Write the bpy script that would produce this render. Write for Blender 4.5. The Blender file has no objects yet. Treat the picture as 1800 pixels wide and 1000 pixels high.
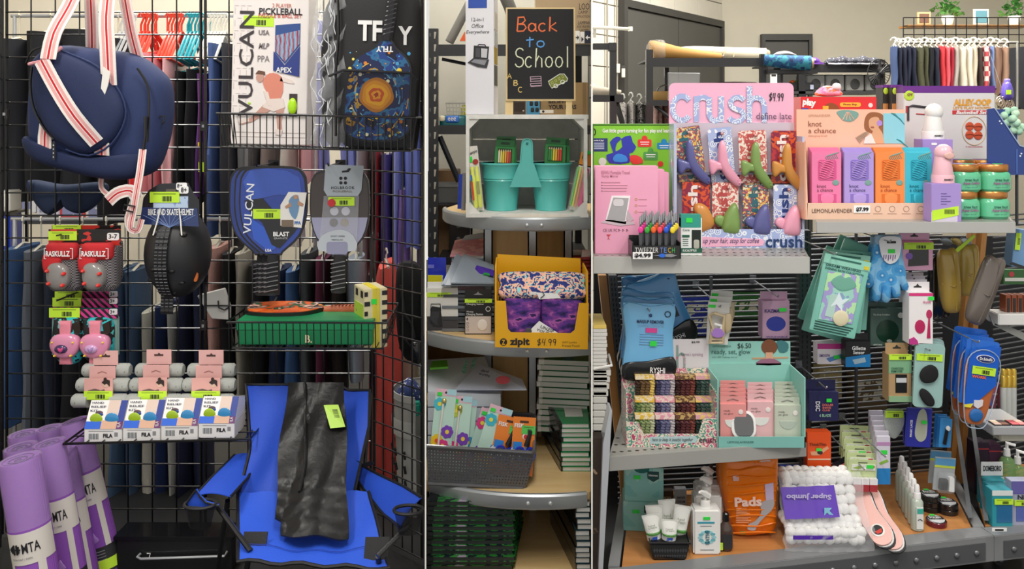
import bpy,bmesh,math,random
from mathutils import Vector,Matrix,Euler
R=random.Random(7)
sc=bpy.context.scene
COL=sc.collection
F,H0,CZ=1500.0,200.0,1.3      # focal length and horizon in pixels, eye height in metres

# ---------------------------------------------------------------- camera, world, lights, exposure
cam=bpy.data.objects.new('camera',bpy.data.cameras.new('camera'))
COL.objects.link(cam)
cam.location=(0,0,CZ)
cam.rotation_euler=(math.radians(90),0,0)
cam.data.sensor_width=36
cam.data.lens=30
cam.data.shift_y=-1/6
cam.data.clip_start=0.05
sc.camera=cam
w=bpy.data.worlds.new('world')
sc.world=w
w.use_nodes=True
w.node_tree.nodes['Background'].inputs[0].default_value=(1,0.97,0.93,1)
w.node_tree.nodes['Background'].inputs[1].default_value=0.6
def area(name,loc,sx,sy,power,rot=(0,0,0),col=(1,0.96,0.9)):
    d=bpy.data.lights.new(name,'AREA')
    d.shape='RECTANGLE'; d.size=sx; d.size_y=sy; d.energy=power; d.color=col
    o=bpy.data.objects.new(name,d); COL.objects.link(o)
    o.location=loc; o.rotation_euler=rot
for x in (-1.5,0.1,1.6):
    area('ceiling_tube_light',(x,0.75,3.0),0.3,1.5,34)
for x,y,p in ((-1.9,3.9,30),(-1.0,3.3,26),(-0.15,3.9,26),(1.5,4.4,74),(2.6,4.2,62)):
    area('ceiling_tube_light',(x,y,3.0),0.3,1.5,p)
sc.view_settings.view_transform='Standard'
sc.view_settings.look='None'
sc.view_settings.gamma=1
sc.view_settings.use_curve_mapping=False
sc.view_settings.exposure=0.38

# ---------------------------------------------------------------- materials
def lin(h):
    h=h.lstrip('#')
    c=[int(h[i:i+2],16)/255 for i in (0,2,4)]
    return [x/12.92 if x <= 0.04045 else ((x+0.055)/1.055) ** 2.4 for x in c]+[1]
_M={}
def _base(key):
    mt=bpy.data.materials.new(key); mt.use_nodes=True
    nt=mt.node_tree
    return mt,nt,nt.nodes['Principled BSDF']
def _coord(nt,sc_=(1,1,1),rot=(0,0,0)):
    tc=nt.nodes.new('ShaderNodeTexCoord'); mp=nt.nodes.new('ShaderNodeMapping')
    mp.inputs['Scale'].default_value=sc_; mp.inputs['Rotation'].default_value=rot
    nt.links.new(tc.outputs['Object'],mp.inputs[0])
    return mp.outputs[0]
def m(h,k='',r=None):
    """plain material; k: '' card, f fabric, g glossy plastic, m metal, w wood, film clear film, t tinted clear, c crinkled"""
    key='%s_%s_%s' % (h,k,r)
    if key in _M: return _M[key]
    mt,nt,b=_base(key); _M[key]=mt
    N,Lk=nt.nodes.new,nt.links.new
    c=lin(h)
    b.inputs['Roughness'].default_value=r if r is not None else {'': .5,'f': .85,'g': .22,'m': .32,'w': .45,'film': .12,'t': .12,'c': .3}[k]
    if k in ('film','t'):
        b.inputs['Base Color'].default_value=c
        b.inputs['Alpha'].default_value=.16 if k == 'film' else .5
        n=N('ShaderNodeTexNoise'); n.inputs['Scale'].default_value=60
        Lk(_coord(nt),n.inputs[0])
        bu=N('ShaderNodeBump'); bu.inputs['Strength'].default_value=.5; bu.inputs['Distance'].default_value=.003
        Lk(n.outputs[0],bu.inputs['Height']); Lk(bu.outputs[0],b.inputs['Normal'])
        return mt
    n=N('ShaderNodeTexNoise'); mix=N('ShaderNodeMix'); mix.data_type='RGBA'
    sc_={'f': (350,350,350),'w': (60,8,60)}.get(k,(9,9,9))
    Lk(_coord(nt,sc_),n.inputs[0]); n.inputs['Scale'].default_value=1; n.inputs['Detail'].default_value=3 if k != 'w' else 5
    v={'f': .16,'w': .2,'m': .06}.get(k,.05)
    mix.inputs[6].default_value=[x*(1-v) for x in c[:3]]+[1]
    mix.inputs[7].default_value=[min(1,x*(1+v)) for x in c[:3]]+[1]
    Lk(n.outputs[0],mix.inputs[0]); Lk(mix.outputs[2],b.inputs['Base Color'])
    if k == 'm': b.inputs['Metallic'].default_value=.6
    if k == 'g': b.inputs['Coat Weight'].default_value=.3
    if k in ('f','c'):
        n2=N('ShaderNodeTexNoise'); n2.inputs['Scale'].default_value=420 if k == 'f' else 28
        n2.inputs['Detail'].default_value=2 if k == 'f' else 6
        Lk(_coord(nt),n2.inputs[0])
        bu=N('ShaderNodeBump'); bu.inputs['Strength'].default_value=.35 if k == 'f' else .5
        bu.inputs['Distance'].default_value=.001 if k == 'f' else .006
        Lk(n2.outputs[0],bu.inputs['Height']); Lk(bu.outputs[0],b.inputs['Normal'])
    return mt
def pat(cols,s=40,kind='noise',st=(1,1,1),k='f',pos=None,rot=(0,0,0),dist=0,r=None):
    """printed pattern: colour bands over a procedural texture"""
    key='print_%s_%s_%s_%s' % ('-'.join(cols),s,kind,st)
    if key in _M: return _M[key]
    mt,nt,b=_base(key[:60]); _M[key]=mt
    N,Lk=nt.nodes.new,nt.links.new
    if kind == 'noise': n=N('ShaderNodeTexNoise'); out=n.outputs[0]; n.inputs['Detail'].default_value=3
    elif kind == 'vor': n=N('ShaderNodeTexVoronoi'); out=n.outputs['Distance']
    elif kind == 'cell': n=N('ShaderNodeTexVoronoi'); out=n.outputs['Color']
    elif kind == 'magic': n=N('ShaderNodeTexMagic'); out=n.outputs[1]
    elif kind == 'check': n=N('ShaderNodeTexChecker'); out=n.outputs[1]
    else:
        n=N('ShaderNodeTexWave'); out=n.outputs[1]
        n.wave_type='RINGS' if kind == 'rings' else 'BANDS'
        n.inputs['Distortion'].default_value=dist
        if kind == 'rings': n.rings_direction='Y'
    n.inputs['Scale'].default_value=s
    Lk(_coord(nt,st,rot),n.inputs[0])
    cr=N('ShaderNodeValToRGB'); cr.color_ramp.interpolation='CONSTANT'
    e=cr.color_ramp.elements
    if pos is None:
        L_=len(cols)
        pos=[0]+([.36+.28*i/max(1,L_-2) if L_ > 2 else .5 for i in range(L_-1)] if kind == 'noise' else [(i+1)/L_ for i in range(L_-1)])
    while len(e) < len(cols): e.new(.5)
    for i,c in enumerate(cols): e[i].position=pos[i]; 
    for i,c in enumerate(cols): e[i].color=lin(c)
    Lk(out,cr.inputs[0]); Lk(cr.outputs[0],b.inputs['Base Color'])
    b.inputs['Roughness'].default_value=r if r is not None else (.8 if k == 'f' else .3)
    return mt
def wood(h1,h2,sc_=(3,40,40),r=.4):
    key='wood'+h1+h2+str(sc_)
    if key in _M: return _M[key]
    mt,nt,b=_base(key); _M[key]=mt
    n=nt.nodes.new('ShaderNodeTexNoise'); n.inputs['Scale'].default_value=1; n.inputs['Detail'].default_value=6; n.inputs['Distortion'].default_value=.6
    nt.links.new(_coord(nt,sc_),n.inputs[0])
    cr=nt.nodes.new('ShaderNodeValToRGB'); cr.color_ramp.elements[0].position=.3; cr.color_ramp.elements[1].position=.7
    cr.color_ramp.elements[0].color=lin(h1); cr.color_ramp.elements[1].color=lin(h2)
    nt.links.new(n.outputs[0],cr.inputs[0]); nt.links.new(cr.outputs[0],b.inputs['Base Color'])
    b.inputs['Roughness'].default_value=r
    return mt
BLK=m('111214','g',.35); WIRE=m('0c0c0e','g',.3); WHT=m('f2f2f2'); LIME=m('c4ee3a'); GRN=m('35e04a'); STEEL=m('a9adb2','m'); GREY=m('9a9c98','',.4)
INK=m('1d1d22')

# ---------------------------------------------------------------- geometry helpers
def W(px,py,Y): return Vector(((px-900)*Y/F,Y,CZ-(py-H0)*Y/F))
def Yof(py,z): return F*(CZ-z)/(py-H0)
def setp(o,label=None,cat=None,group=None,kind=None):
    if label: o['label']=label
    if cat: o['category']=cat
    if group: o['group']=group
    if kind: o['kind']=kind
class T:
    """a thing: an Empty at its base; parts are given in photo pixels taken at depth Y"""
    def __init__(s,name,label,cat,px,py,Y=None,z=None,group=None,rz=0,rx=0,ry=0,kind=None,k=None):
        if Y is None: Y=Yof(py,z)
        s.bx,s.by,s.Y=px,py,Y
        s.k=k or Y/F
        s.o=bpy.data.objects.new(name,None); COL.objects.link(s.o)
        s.o.empty_display_size=.02
        s.o.location=W(px,py,Y)
        s.o.rotation_euler=[math.radians(a) for a in (rx,ry,rz)]
        setp(s.o,label,cat,group,kind)
    def L(s,p):
        if isinstance(p,Vector): return p
        return Vector(((p[0]-s.bx)*s.k,(p[2] if len(p) > 2 else 0)*s.k,(s.by-p[1])*s.k))
    def g(s,px,py,Y): return W(px,py,Y)-s.o.location
    def B(s): return B(s)
    # one-primitive parts
    def box(s,name,*a,bev=0,label=None,parent=None,**kw):
        b=B(s); b.box(*a,**kw); return b.end(name,label,parent,bev=bev)
    def prism(s,name,*a,bev=0,label=None,parent=None,**kw):
        b=B(s); b.prism(*a,**kw); return b.end(name,label,parent,bev=bev)
    def tube(s,name,*a,label=None,parent=None,**kw):
        b=B(s); b.tube(*a,**kw); return b.end(name,label,parent)
    def puff(s,name,*a,label=None,parent=None,**kw):
        b=B(s); b.puff(*a,**kw); return b.end(name,label,parent)
    def lathe(s,name,*a,label=None,parent=None,**kw):
        b=B(s); b.lathe(*a,**kw); return b.end(name,label,parent)
    def text(s,txt,x0,y0,x1,y1,mat,d=-.8,rot=0,shear=0,bold=0,bend=None,name='lettering',parent=None,sp=1):
        me0=glyphs(txt,shear,bold,sp)
        vs=[Vector(v.co) for v in me0.vertices]
        a=math.radians(rot); ca,sa=math.cos(a),math.sin(a)
        vs=[(v.x*ca-v.y*sa,v.x*sa+v.y*ca) for v in vs]
        if not vs: return
        xa,xb=min(v[0] for v in vs),max(v[0] for v in vs); ya,yb=min(v[1] for v in vs),max(v[1] for v in vs)
        out=[]
        for x,y in vs:
            px=x0+(x-xa)/max(1e-6,xb-xa)*(x1-x0); py=y1-(y-ya)/max(1e-6,yb-ya)*(y1-y0); dd=d
            if bend:
                cx,rr,dc=bend; an=(px-cx)/rr; px=cx+rr*math.sin(an); dd=dc-rr*math.cos(an)
            out.append(s.L((px,py,dd)))
        me=bpy.data.meshes.new(name); me.from_pydata(out,[],[list(p.vertices) for p in me0.polygons]); me.materials.append(mat)
        o=bpy.data.objects.new(name,me); COL.objects.link(o); o.parent=parent or s.o
        return o
    def sticker(s,x0,y0,x1,y1,d=-.7,mat=None,bars=True,parent=None,rot=0):
        b=B(s); mat=mat or LIME
        b.box(x0,y0,x1,y1,d,d+.5,mat)
        if bars:
            w_=x1-x0; h_=y1-y0
            if w_ >= h_*.8:
                for i in range(9):
                    xx=x0+w_*(.42+i*.035); b.box(xx,y0+h_*.4,xx+w_*(.014+.01*(i % 3)),y1-h_*.12,d-.3,d,INK)
                b.box(x0+w_*.12,y0+h_*.16,x1-w_*.12,y0+h_*.22,d-.3,d,m('5b6d20'))
            else:
                for i in range(9):
                    yy=y0+h_*(.3+i*.045); b.box(x0+w_*.4,yy,x1-w_*.12,yy+h_*.02,d-.3,d,INK)
        return b.end('price_sticker',parent=parent)
_G={}
def glyphs(txt,shear,bold,sp=1):
    key=(txt,shear,bold,sp)
    if key in _G: return _G[key]
    cu=bpy.data.curves.new('t','FONT'); cu.body=txt; cu.shear=shear; cu.offset=bold; cu.resolution_u=2; cu.space_character=sp; cu.space_line=.9
    o=bpy.data.objects.new('t',cu); COL.objects.link(o)
    bpy.context.view_layer.update()
    me=bpy.data.meshes.new_from_object(o.evaluated_get(bpy.context.evaluated_depsgraph_get()))
    bpy.data.objects.remove(o)
    _G[key]=me
    return me
class B:
    def __init__(s,t): s.t=t; s.v=[]; s.f=[]; s.fm=[]; s.ms=[]
    def mi(s,mat):
        if mat not in s.ms: s.ms.append(mat)
        return s.ms.index(mat)
    def add(s,vs,fs,mat):
        n=len(s.v); L=s.t.L
        s.v += [L(p) for p in vs]; i=s.mi(mat)
        for f in fs: s.f.append([a+n for a in f]); s.fm.append(i)
        return s
    def box(s,x0,y0,x1,y1,d0,d1,mat,tp=1,lean=0,sh=0,back=None):
        """front face x0..x1, y0 (top)..y1, from depth d0 to d1; tp top width factor, lean pushes the top back, sh shifts the top sideways"""
        c=(x0+x1)/2; h=(x1-x0)/2*tp
        v=[(x0,y1,d0),(x1,y1,d0),(x1,y1,d1),(x0,y1,d1),(c-h+sh,y0,d0+lean),(c+h+sh,y0,d0+lean),(c+h+sh,y0,d1+lean),(c-h+sh,y0,d1+lean)]
        return s.add(v,[(0,1,5,4),(1,2,6,5),(2,3,7,6),(3,0,4,7),(4,5,6,7),(3,2,1,0)],mat)
    def prism(s,pts,d0,d1,mat):
        n=len(pts); a=sum(pts[i-1][0]*pts[i][1]-pts[i][0]*pts[i-1][1] for i in range(n))
        if a > 0: pts=pts[::-1]
        v=[(p[0],p[1],d0) for p in pts]+[(p[0],p[1],d1) for p in pts]
        return s.add(v,[tuple(range(n)),tuple(range(2*n-1,n-1,-1))]+[(i,i+n,(i+1) % n+n,(i+1) % n) for i in range(n)],mat)
    def hexa(s,v,mat):  # 8 points: bottom quad ccw seen from above, then top quad
        return s.add(v,[(0,1,5,4),(1,2,6,5),(2,3,7,6),(3,0,4,7),(4,5,6,7),(3,2,1,0)],mat)
    def tube(s,pts,r,mat,n=6,closed=False,flat=1):
        P=[s.t.L(p) for p in pts]; k=s.t.k; N=len(P)
        rs=[x*k for x in r] if isinstance(r,(list,tuple)) else [r*k]*N
        nr=None; vs=[]
        for i in range(N):
            a=P[i-1] if (i or closed) else P[0]; b=P[(i+1) % N] if (i < N-1 or closed) else P[-1]
            t=(b-a); t=t.normalized() if t.length > 1e-9 else Vector((0,0,1))
            if nr is None: nr=t.orthogonal().normalized() if abs(t.y) > .9 else t.cross(Vector((0,1,0))).normalized()
            nr=(nr-t*nr.dot(t)).normalized(); bn=t.cross(nr)
            for j in range(n):
                an=2*math.pi*j/n
                vs.append(P[i]+(nr*math.cos(an)+bn*math.sin(an)*flat)*rs[i])
        fs=[]
        for i in range(N if closed else N-1):
            for j in range(n):
                a,b=i*n+j,i*n+(j+1) % n; c,d=((i+1) % N)*n+(j+1) % n,((i+1) % N)*n+j
                fs.append((a,b,c,d))
        if not closed: fs += [tuple(range(n-1,-1,-1)),tuple(range((N-1)*n,N*n))]
        return s.add(vs,fs,mat)
    def lathe(s,cx,dc,prof,mat,n=20,a0=0,a1=360,sq=0):
        """revolve (radius, py) about the vertical through cx, dc; sq>0 squares the section"""
        full=a1-a0 >= 360; m_=n if full else n+1; vs=[]; fs=[]
        for r,py in prof:
            for j in range(m_):
                an=math.radians(a0+(a1-a0)*j/n); ca,sa=math.cos(an),math.sin(an)
                if sq: q=(abs(ca) ** sq+abs(sa) ** sq) ** (1/sq); ca/=q; sa/=q
                vs.append((cx+r*ca,py,dc+r*sa))
        for i in range(len(prof)-1):
            for j in range(n if full else n):
                j2=(j+1) % m_
                fs.append((i*m_+j,i*m_+j2,(i+1)*m_+j2,(i+1)*m_+j))
        if full:
            if prof[0][0] > .01: fs.append(tuple(range(m_-1,-1,-1)))
            if prof[-1][0] > .01: fs.append(tuple(range((len(prof)-1)*m_,len(prof)*m_)))
        fs=[tuple(reversed(f)) for f in fs]
        return s.add(vs,fs,mat)
    def ell(s,cx,cy,d,rx,ry,rd,mat,n=12,q=8):
        P=[(max(.001,math.sin(math.pi*i/q)),-math.cos(math.pi*i/q)) for i in range(q+1)]
        vs=[]
        for a,b in P:
            for j in range(n):
                an=2*math.pi*j/n
                vs.append((cx+rx*a*math.cos(an),cy+ry*b,d+rd*a*math.sin(an)))
        fs=[(i*n+j,(i+1)*n+j,(i+1)*n+(j+1) % n,i*n+(j+1) % n) for i in range(q) for j in range(n)]
        return s.add(vs,fs,mat)
    def puff(s,out,d0,d1,mat,p=4,n=5,back=True):
        """an outline swollen into a body between depths d0 and d1; larger p gives flatter faces"""
        N=len(out); cx=sum(q[0] for q in out)/N; cy=sum(q[1] for q in out)/N
        a=sum(out[i-1][0]*out[i][1]-out[i][0]*out[i-1][1] for i in range(N))
        if a > 0: out=out[::-1]
        mid=(d0+d1)/2; hf=(d1-d0)/2
        def ring(th,sg):
            sc_=math.cos(th) ** (2/p); h=math.sin(th) ** (2/p)
            return [(cx+(q[0]-cx)*sc_,cy+(q[1]-cy)*sc_,mid-sg*hf*h) for q in out]
        ths=[math.pi/2*i/n for i in range(n)]
        rings=[ring(t,-1) for t in reversed(ths[1:])] if back else []
        rings += [ring(t,1) for t in ths]
        vs=[q for r_ in rings for q in r_]; K=len(rings)
        fs=[(i*N+j,i*N+(j+1) % N,(i+1)*N+(j+1) % N,(i+1)*N+j) for i in range(K-1) for j in range(N)]
        fs=[tuple(reversed(f)) for f in fs]
        vs.append((cx,cy,d0)); c=len(vs)-1
        fs += [((K-1)*N+j,c,(K-1)*N+(j+1) % N) for j in range(N)]
        fs=[tuple(f) for f in fs]
        vs.append((cx,cy,d1 if back else mid)); c=len(vs)-1
        fs += [(j,(j+1) % N,c) for j in range(N)]
        return s.add(vs,fs,mat)
    def grid(s,fn,nu,nv,mat,th=0,mats=None):
        """sheet fn(u,v) -> point; th gives it thickness away from the viewer; mats(u index) may vary the material"""
        vs=[s.t.L(fn(i/nu,j/nv)) for j in range(nv+1) for i in range(nu+1)]; W_=nu+1
        fs=[(j*W_+i,(j+1)*W_+i,(j+1)*W_+i+1,j*W_+i+1) for j in range(nv) for i in range(nu)]
        nn=len(vs)
        if th:
            T_=th*s.t.k; nor=[Vector((0,0,0)) for _ in vs]
            for f in fs:
                q=(vs[f[2]]-vs[f[0]]).cross(vs[f[3]]-vs[f[1]])
                for a in f: nor[a] += q
            vs=vs+[v-(q.normalized() if q.length > 1e-12 else Vector((0,-1,0)))*T_ for v,q in zip(vs,nor)]
            bf=[tuple(reversed([a+nn for a in f])) for f in fs]
            ed=[(i,i+1) for i in range(nu)]+[(nv*W_+i+1,nv*W_+i) for i in range(nu)]+[((j+1)*W_,j*W_) for j in range(nv)]+[(j*W_+nu,(j+1)*W_+nu) for j in range(nv)]
            sf=[(a,b,b+nn,a+nn) for a,b in ed]
        else: bf=sf=[]
        n0=len(s.f)
        s.add(vs,fs+bf+sf,mat)
        if mats:
            for q in range(len(fs)):
                s.fm[n0+q]=s.mi(mats(q % nu,q // nu))
        return s
    def ribbon(s,pts,wd,bands,th=1.5):
        """flat strap along pts facing the viewer; bands = [(fraction, material)...] across its width"""
        P=[s.t.L(p) for p in pts]; k=s.t.k; N=len(P); lo=[]
        for i in range(N):
            t=(P[min(N-1,i+1)]-P[max(0,i-1)]).normalized(); sd=t.cross(Vector((0,-1,0)))
            if sd.length < .05: sd=Vector((1,0,0))
            sd.normalize(); ww=(wd[i] if isinstance(wd,(list,tuple)) else wd)*k/2; lo.append((sd*ww,t.cross(sd).normalized()*th*k))
        f0=-1
        for fr,mat in bands:
            f1=f0+2*fr; vs=[]
            for i in range(N):
                sd,nn=lo[i]
                vs += [P[i]+sd*f0,P[i]+sd*f1,P[i]+sd*f1-nn,P[i]+sd*f0-nn]
            fs=[(i*4+j,i*4+(j+1) % 4,(i+1)*4+(j+1) % 4,(i+1)*4+j) for i in range(N-1) for j in range(4)]
            fs += [(3,2,1,0),tuple(range((N-1)*4,N*4))]
            s.add(vs,fs,mat); f0=f1
        return s
    def end(s,name,label=None,parent=None,bev=0,ang=38,kind=None,fix=True):
        me=bpy.data.meshes.new(name); me.from_pydata(s.v,[],s.f)
        for q in s.ms: me.materials.append(q)
        me.polygons.foreach_set('material_index',s.fm)
        bm=bmesh.new(); bm.from_mesh(me)
        if bev: bmesh.ops.bevel(bm,geom=bm.edges[:],offset=bev*s.t.k,segments=2,affect='EDGES',clamp_overlap=True)
        if fix: bmesh.ops.recalc_face_normals(bm,faces=bm.faces[:])
        bm.to_mesh(me); bm.free()
        me.polygons.foreach_set('use_smooth',[True]*len(me.polygons))
        me.set_sharp_from_angle(angle=math.radians(ang))
        o=bpy.data.objects.new(name,me); COL.objects.link(o); o.parent=parent or s.t.o
        if label: o['label']=label
        if kind: o['kind']=kind
        return o
def copy_tree(o,parent=None):
    c=o.copy(); COL.objects.link(c); c.parent=parent
    for ch in o.children: copy_tree(ch,c)
    return c
def dup(t,px,py,label,Y=None,z=None,rot=None,scale=1):
    if Y is None: Y=Yof(py,z)
    c=copy_tree(t.o); c.location=W(px,py,Y); c['label']=label
    if rot: c.rotation_euler=[math.radians(a) for a in rot]
    c.scale=(scale,)*3
    return c
def rr(x0,y0,x1,y1,r,n=4):
    o=[]
    for cx,cy,a in ((x1-r,y0+r,-90),(x1-r,y1-r,0),(x0+r,y1-r,90),(x0+r,y0+r,180)):
        for i in range(n+1):
            an=math.radians(a+90*i/n); o.append((cx+r*math.cos(an),cy+r*math.sin(an)))
    return o
def circ(cx,cy,rx,ry=None,n=20): 
    ry=ry or rx
    return [(cx+rx*math.cos(2*math.pi*i/n),cy+ry*math.sin(2*math.pi*i/n)) for i in range(n)]
def sp(pts,n=4,closed=True):
    N=len(pts); o=[]
    for i in range(N if closed else N-1):
        g=lambda j: pts[j % N] if closed else pts[max(0,min(N-1,j))]
        a,b,c,d=g(i-1),g(i),g(i+1),g(i+2)
        for q in range(n):
            t=q/n
            o.append(tuple(.5*(2*b[e]+(c[e]-a[e])*t+(2*a[e]-5*b[e]+4*c[e]-d[e])*t*t+(3*b[e]-a[e]-3*c[e]+d[e])*t ** 3) for e in range(len(b))))
    if not closed: o.append(tuple(pts[-1]))
    return o
def arc(cx,cy,rx,ry,a0,a1,n=8): return [(cx+rx*math.cos(math.radians(a0+(a1-a0)*i/n)),cy+ry*math.sin(math.radians(a0+(a1-a0)*i/n))) for i in range(n+1)]
# handwritten strokes in a unit box, y up
ST={'B': [[(0,0),(.05,1)],[(0,.95),(.5,.98),(.62,.75),(.4,.55),(.05,.5)],[(.05,.5),(.55,.48),(.72,.25),(.5,.02),(0,0)]],
 'a': [arc(.32,.28,.28,.28,20,340),[(.6,.55),(.62,.1),(.75,0)]],'c': [arc(.32,.28,.3,.28,45,320)],
 'k': [[(.05,0),(.05,1)],[(.55,.6),(.07,.3),(.65,0)]],'t': [[(.3,.9),(.28,0)],[(0,.6),(.62,.68)]],'o': [arc(.32,.28,.3,.28,90,450)],
 'S': [arc(.38,.76,.34,.24,30,270,7)+arc(.36,.27,.36,.26,90,-160,7)],'h': [[(.05,0),(.08,1)],[(.06,.3),(.3,.6),(.55,.45),(.58,0)]],
 'l': [[(.2,0),(.15,1.1)]],'A': [[(0,0),(.35,1),(.7,0)],[(.15,.4),(.58,.4)]],'C': [arc(.4,.5,.38,.5,50,310)],
 '$': [arc(.35,.68,.3,.2,30,270,6)+arc(.33,.3,.3,.2,90,-150,6),[(.28,-.05),(.42,1.05)]],'4': [[(.2,1),(.05,.45),(.6,.45)],[(.6,1),(.48,0)]],
 '9': [arc(.32,.7,.26,.24,0,360),[(.58,.75),(.45,0)]],'6': [[(.5,1),(.15,.5)]+arc(.34,.26,.26,.25,150,500)],'5': [[(.6,.95),(.15,.95),(.1,.6),(.5,.55),(.55,.2),(.3,0),(.05,.08)]],
 '0': [arc(.35,.5,.3,.48,90,450)],'r': [[(.1,0),(.1,.6)],[(.1,.35),(.25,.55),(.45,.6)]],'n': [[(.05,0),(.05,.6)],[(.06,.35),(.3,.6),(.52,.45),(.54,0)]],
 'u': [[(.05,.6),(.05,.2),(.25,0),(.45,.1),(.5,.6)],[(.5,.6),(.54,0)]],'s': [arc(.28,.45,.22,.15,30,270,6)+arc(.27,.15,.23,.15,90,-150,6)],'.': [[(.1,0),(.14,.03)]]}
def hand(t,txt,x0,y0,x1,y1,mat,r=1.2,d=-1,name='lettering',slant=0,flat=.4,adv=.85):
    b=B(t); N=len(txt); tot=sum(.35 if c in ' .l' else adv for c in txt); x=0
    for c in txt:
        for stq in ST.get(c,[]):
            b.tube([(x0+(x+p[0]+slant*p[1])/tot*(x1-x0),y1-p[1]*(y1-y0),d) for p in stq],r,mat,n=6,flat=flat)
        x += .35 if c in ' .l' else adv
    return b.end(name)
ORD=['first','second','third','fourth','fifth','sixth','seventh','eighth','ninth','tenth','eleventh','twelfth','thirteenth','fourteenth','fifteenth','sixteenth','seventeenth','eighteenth','nineteenth','twentieth']
# ---------------------------------------------------------------- the setting
def slab(name,vs,mat,kind='structure',label=None):
    """eight world corners: bottom quad then top quad"""
    me=bpy.data.meshes.new(name)
    me.from_pydata(vs,[],[(0,1,5,4),(1,2,6,5),(2,3,7,6),(3,0,4,7),(4,5,6,7),(3,2,1,0)])
    me.materials.append(mat)
    bm=bmesh.new(); bm.from_mesh(me); bmesh.ops.recalc_face_normals(bm,faces=bm.faces[:]); bm.to_mesh(me); bm.free()
    o=bpy.data.objects.new(name,me); COL.objects.link(o)
    if kind: o['kind']=kind
    if label: o['label']=label
    return o
def wbox(name,x0,x1,y0,y1,z0,z1,mat,kind='structure',label=None):
    return slab(name,[(x0,y0,z0),(x1,y0,z0),(x1,y1,z0),(x0,y1,z0),(x0,y0,z1),(x1,y0,z1),(x1,y1,z1),(x0,y1,z1)],mat,kind,label)
BEIGE=m('c9c1ae','',.7); CEIL=3.15
wbox('floor',-3.6,5.0,-.6,7.6,-.05,0,m('222326','',.6))
wbox('ceiling',-3.6,5.0,-.6,7.6,CEIL,CEIL+.05,m('d9d6cc'))
def ray(px,Y): return (px-900)*Y/F
def divider(name,px,Y0,Y1):
    a,b=ray(px,Y0),ray(px,Y1); t=.0016
    slab(name,[(a-t,Y0,0),(a+t,Y0,0),(b+t,Y1,0),(b-t,Y1,0),(a-t,Y0,CEIL),(a+t,Y0,CEIL),(b+t,Y1,CEIL),(b-t,Y1,CEIL)],m('e6e5e0'))
divider('wall_middle_left',748,1.8,5.0)
divider('wall_middle_right',1040.5,1.8,7.4)
wbox('wall_left',-3.6,-3.5,-.6,5.1,0,CEIL,BEIGE)
wbox('wall_back_left',-3.5,ray(748,5)-.01,5.0,5.1,0,CEIL,m('d8d1bf','',.7))
wbox('wall_back_middle',ray(748,4.4)+.02,ray(1040,4.4)-.02,4.4,4.5,0,CEIL,m('b8b5ab','',.7))
wbox('wall_right',4.9,5.0,-.6,7.6,0,CEIL,BEIGE)
# right bay: block wall recedes to the corner at px 1267, smooth wall beyond it
XC=ray(1267,7.0)
wbox('wall_back_right',XC,4.9,7.0,7.1,0,CEIL,m('c0baa8','',.7))
A=Vector((ray(1036,5.3)-.0,5.3,0)); Bv=Vector((XC,7.0,0)); D=(Bv-A); LW=D.length; D.normalize(); Nn=Vector((D.y,-D.x,0))
mort=m('8f8c84','',.8)
def onw(s_,off,z): q=A+D*s_+Nn*off; return (q.x,q.y,z)
bw=slab('wall_block',[onw(0,0,0),onw(LW,0,0),onw(LW,-.1,0),onw(0,-.1,0),onw(0,0,CEIL),onw(LW,0,CEIL),onw(LW,-.1,CEIL),onw(0,-.1,CEIL)],mort)
DS0,DS1,DZ=.30,LW-.05,2.0
def s_at(px):  # distance along the block wall seen at px
    lo,hi=0,LW
    for _ in range(40):
        q=(lo+hi)/2; p=A+D*q
        if 900+F*p.x/p.y < px: lo=q
        else: hi=q
    return lo
DS0,DS1=s_at(1090),s_at(1258)
bwhite=m('cdc8ba','',.6)
row=0; z=0
while z < 2.9:
    x=-.2*(row % 2)
    while x < LW:
        a,b=max(0,x+.004),min(LW,x+.396)
        segs=[(a,b)]
        if z < DZ-.05:
            segs=[(a,min(b,DS0-.02)),(max(a,DS1+.02),b)]
        for p,q in segs:
            if q-p > .02:
                slab('concrete_block',[onw(p,.012,z+.004),onw(q,.012,z+.004),onw(q,-.01,z+.004),onw(p,-.01,z+.004),onw(p,.012,z+.196),onw(q,.012,z+.196),onw(q,-.01,z+.196),onw(p,-.01,z+.196)],bwhite,kind=None).parent=bw
        x += .4
    z += .2; row += 1
dm=m('4b4a46','',.5)
def door_on(s0,s1,z1,nm):
    d=slab(nm,[onw(s0,.03,0),onw(s1,.03,0),onw(s1,-.02,0),onw(s0,-.02,0),onw(s0,.03,z1),onw(s1,.03,z1),onw(s1,-.02,z1),onw(s0,-.02,z1)],dm)
    def sub(n,a,b,z0,zz,off,mat):
        q=slab(n,[onw(a,off,z0),onw(b,off,z0),onw(b,0,z0),onw(a,0,z0),onw(a,off,zz),onw(b,off,zz),onw(b,0,zz),onw(a,0,zz)],mat,kind=None); q.parent=d
    fr=m('3b3a37','',.5)
    sub('door_frame',s0-.05,s0,0,z1+.05,.06,fr); sub('door_frame',s1,s1+.04,0,z1+.05,.06,fr); sub('door_frame',s0,s1,z1,z1+.05,.06,fr)
    mid=(s0+s1)/2
    sub('door_leaf',s0+.01,mid-.006,0.01,z1-.01,.045,dm); sub('door_leaf',mid+.006,s1-.01,0.01,z1-.01,.045,dm)
    sub('door_handle',s0+.05,s0+.09,.95,1.15,.09,m('2a2a2a','m'))
door_on(DS0,DS1,DZ,'door_1')
d2=wbox('door_2',ray(1342,7),ray(1420,7),6.97,7.03,0,1.93,dm)
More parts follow.
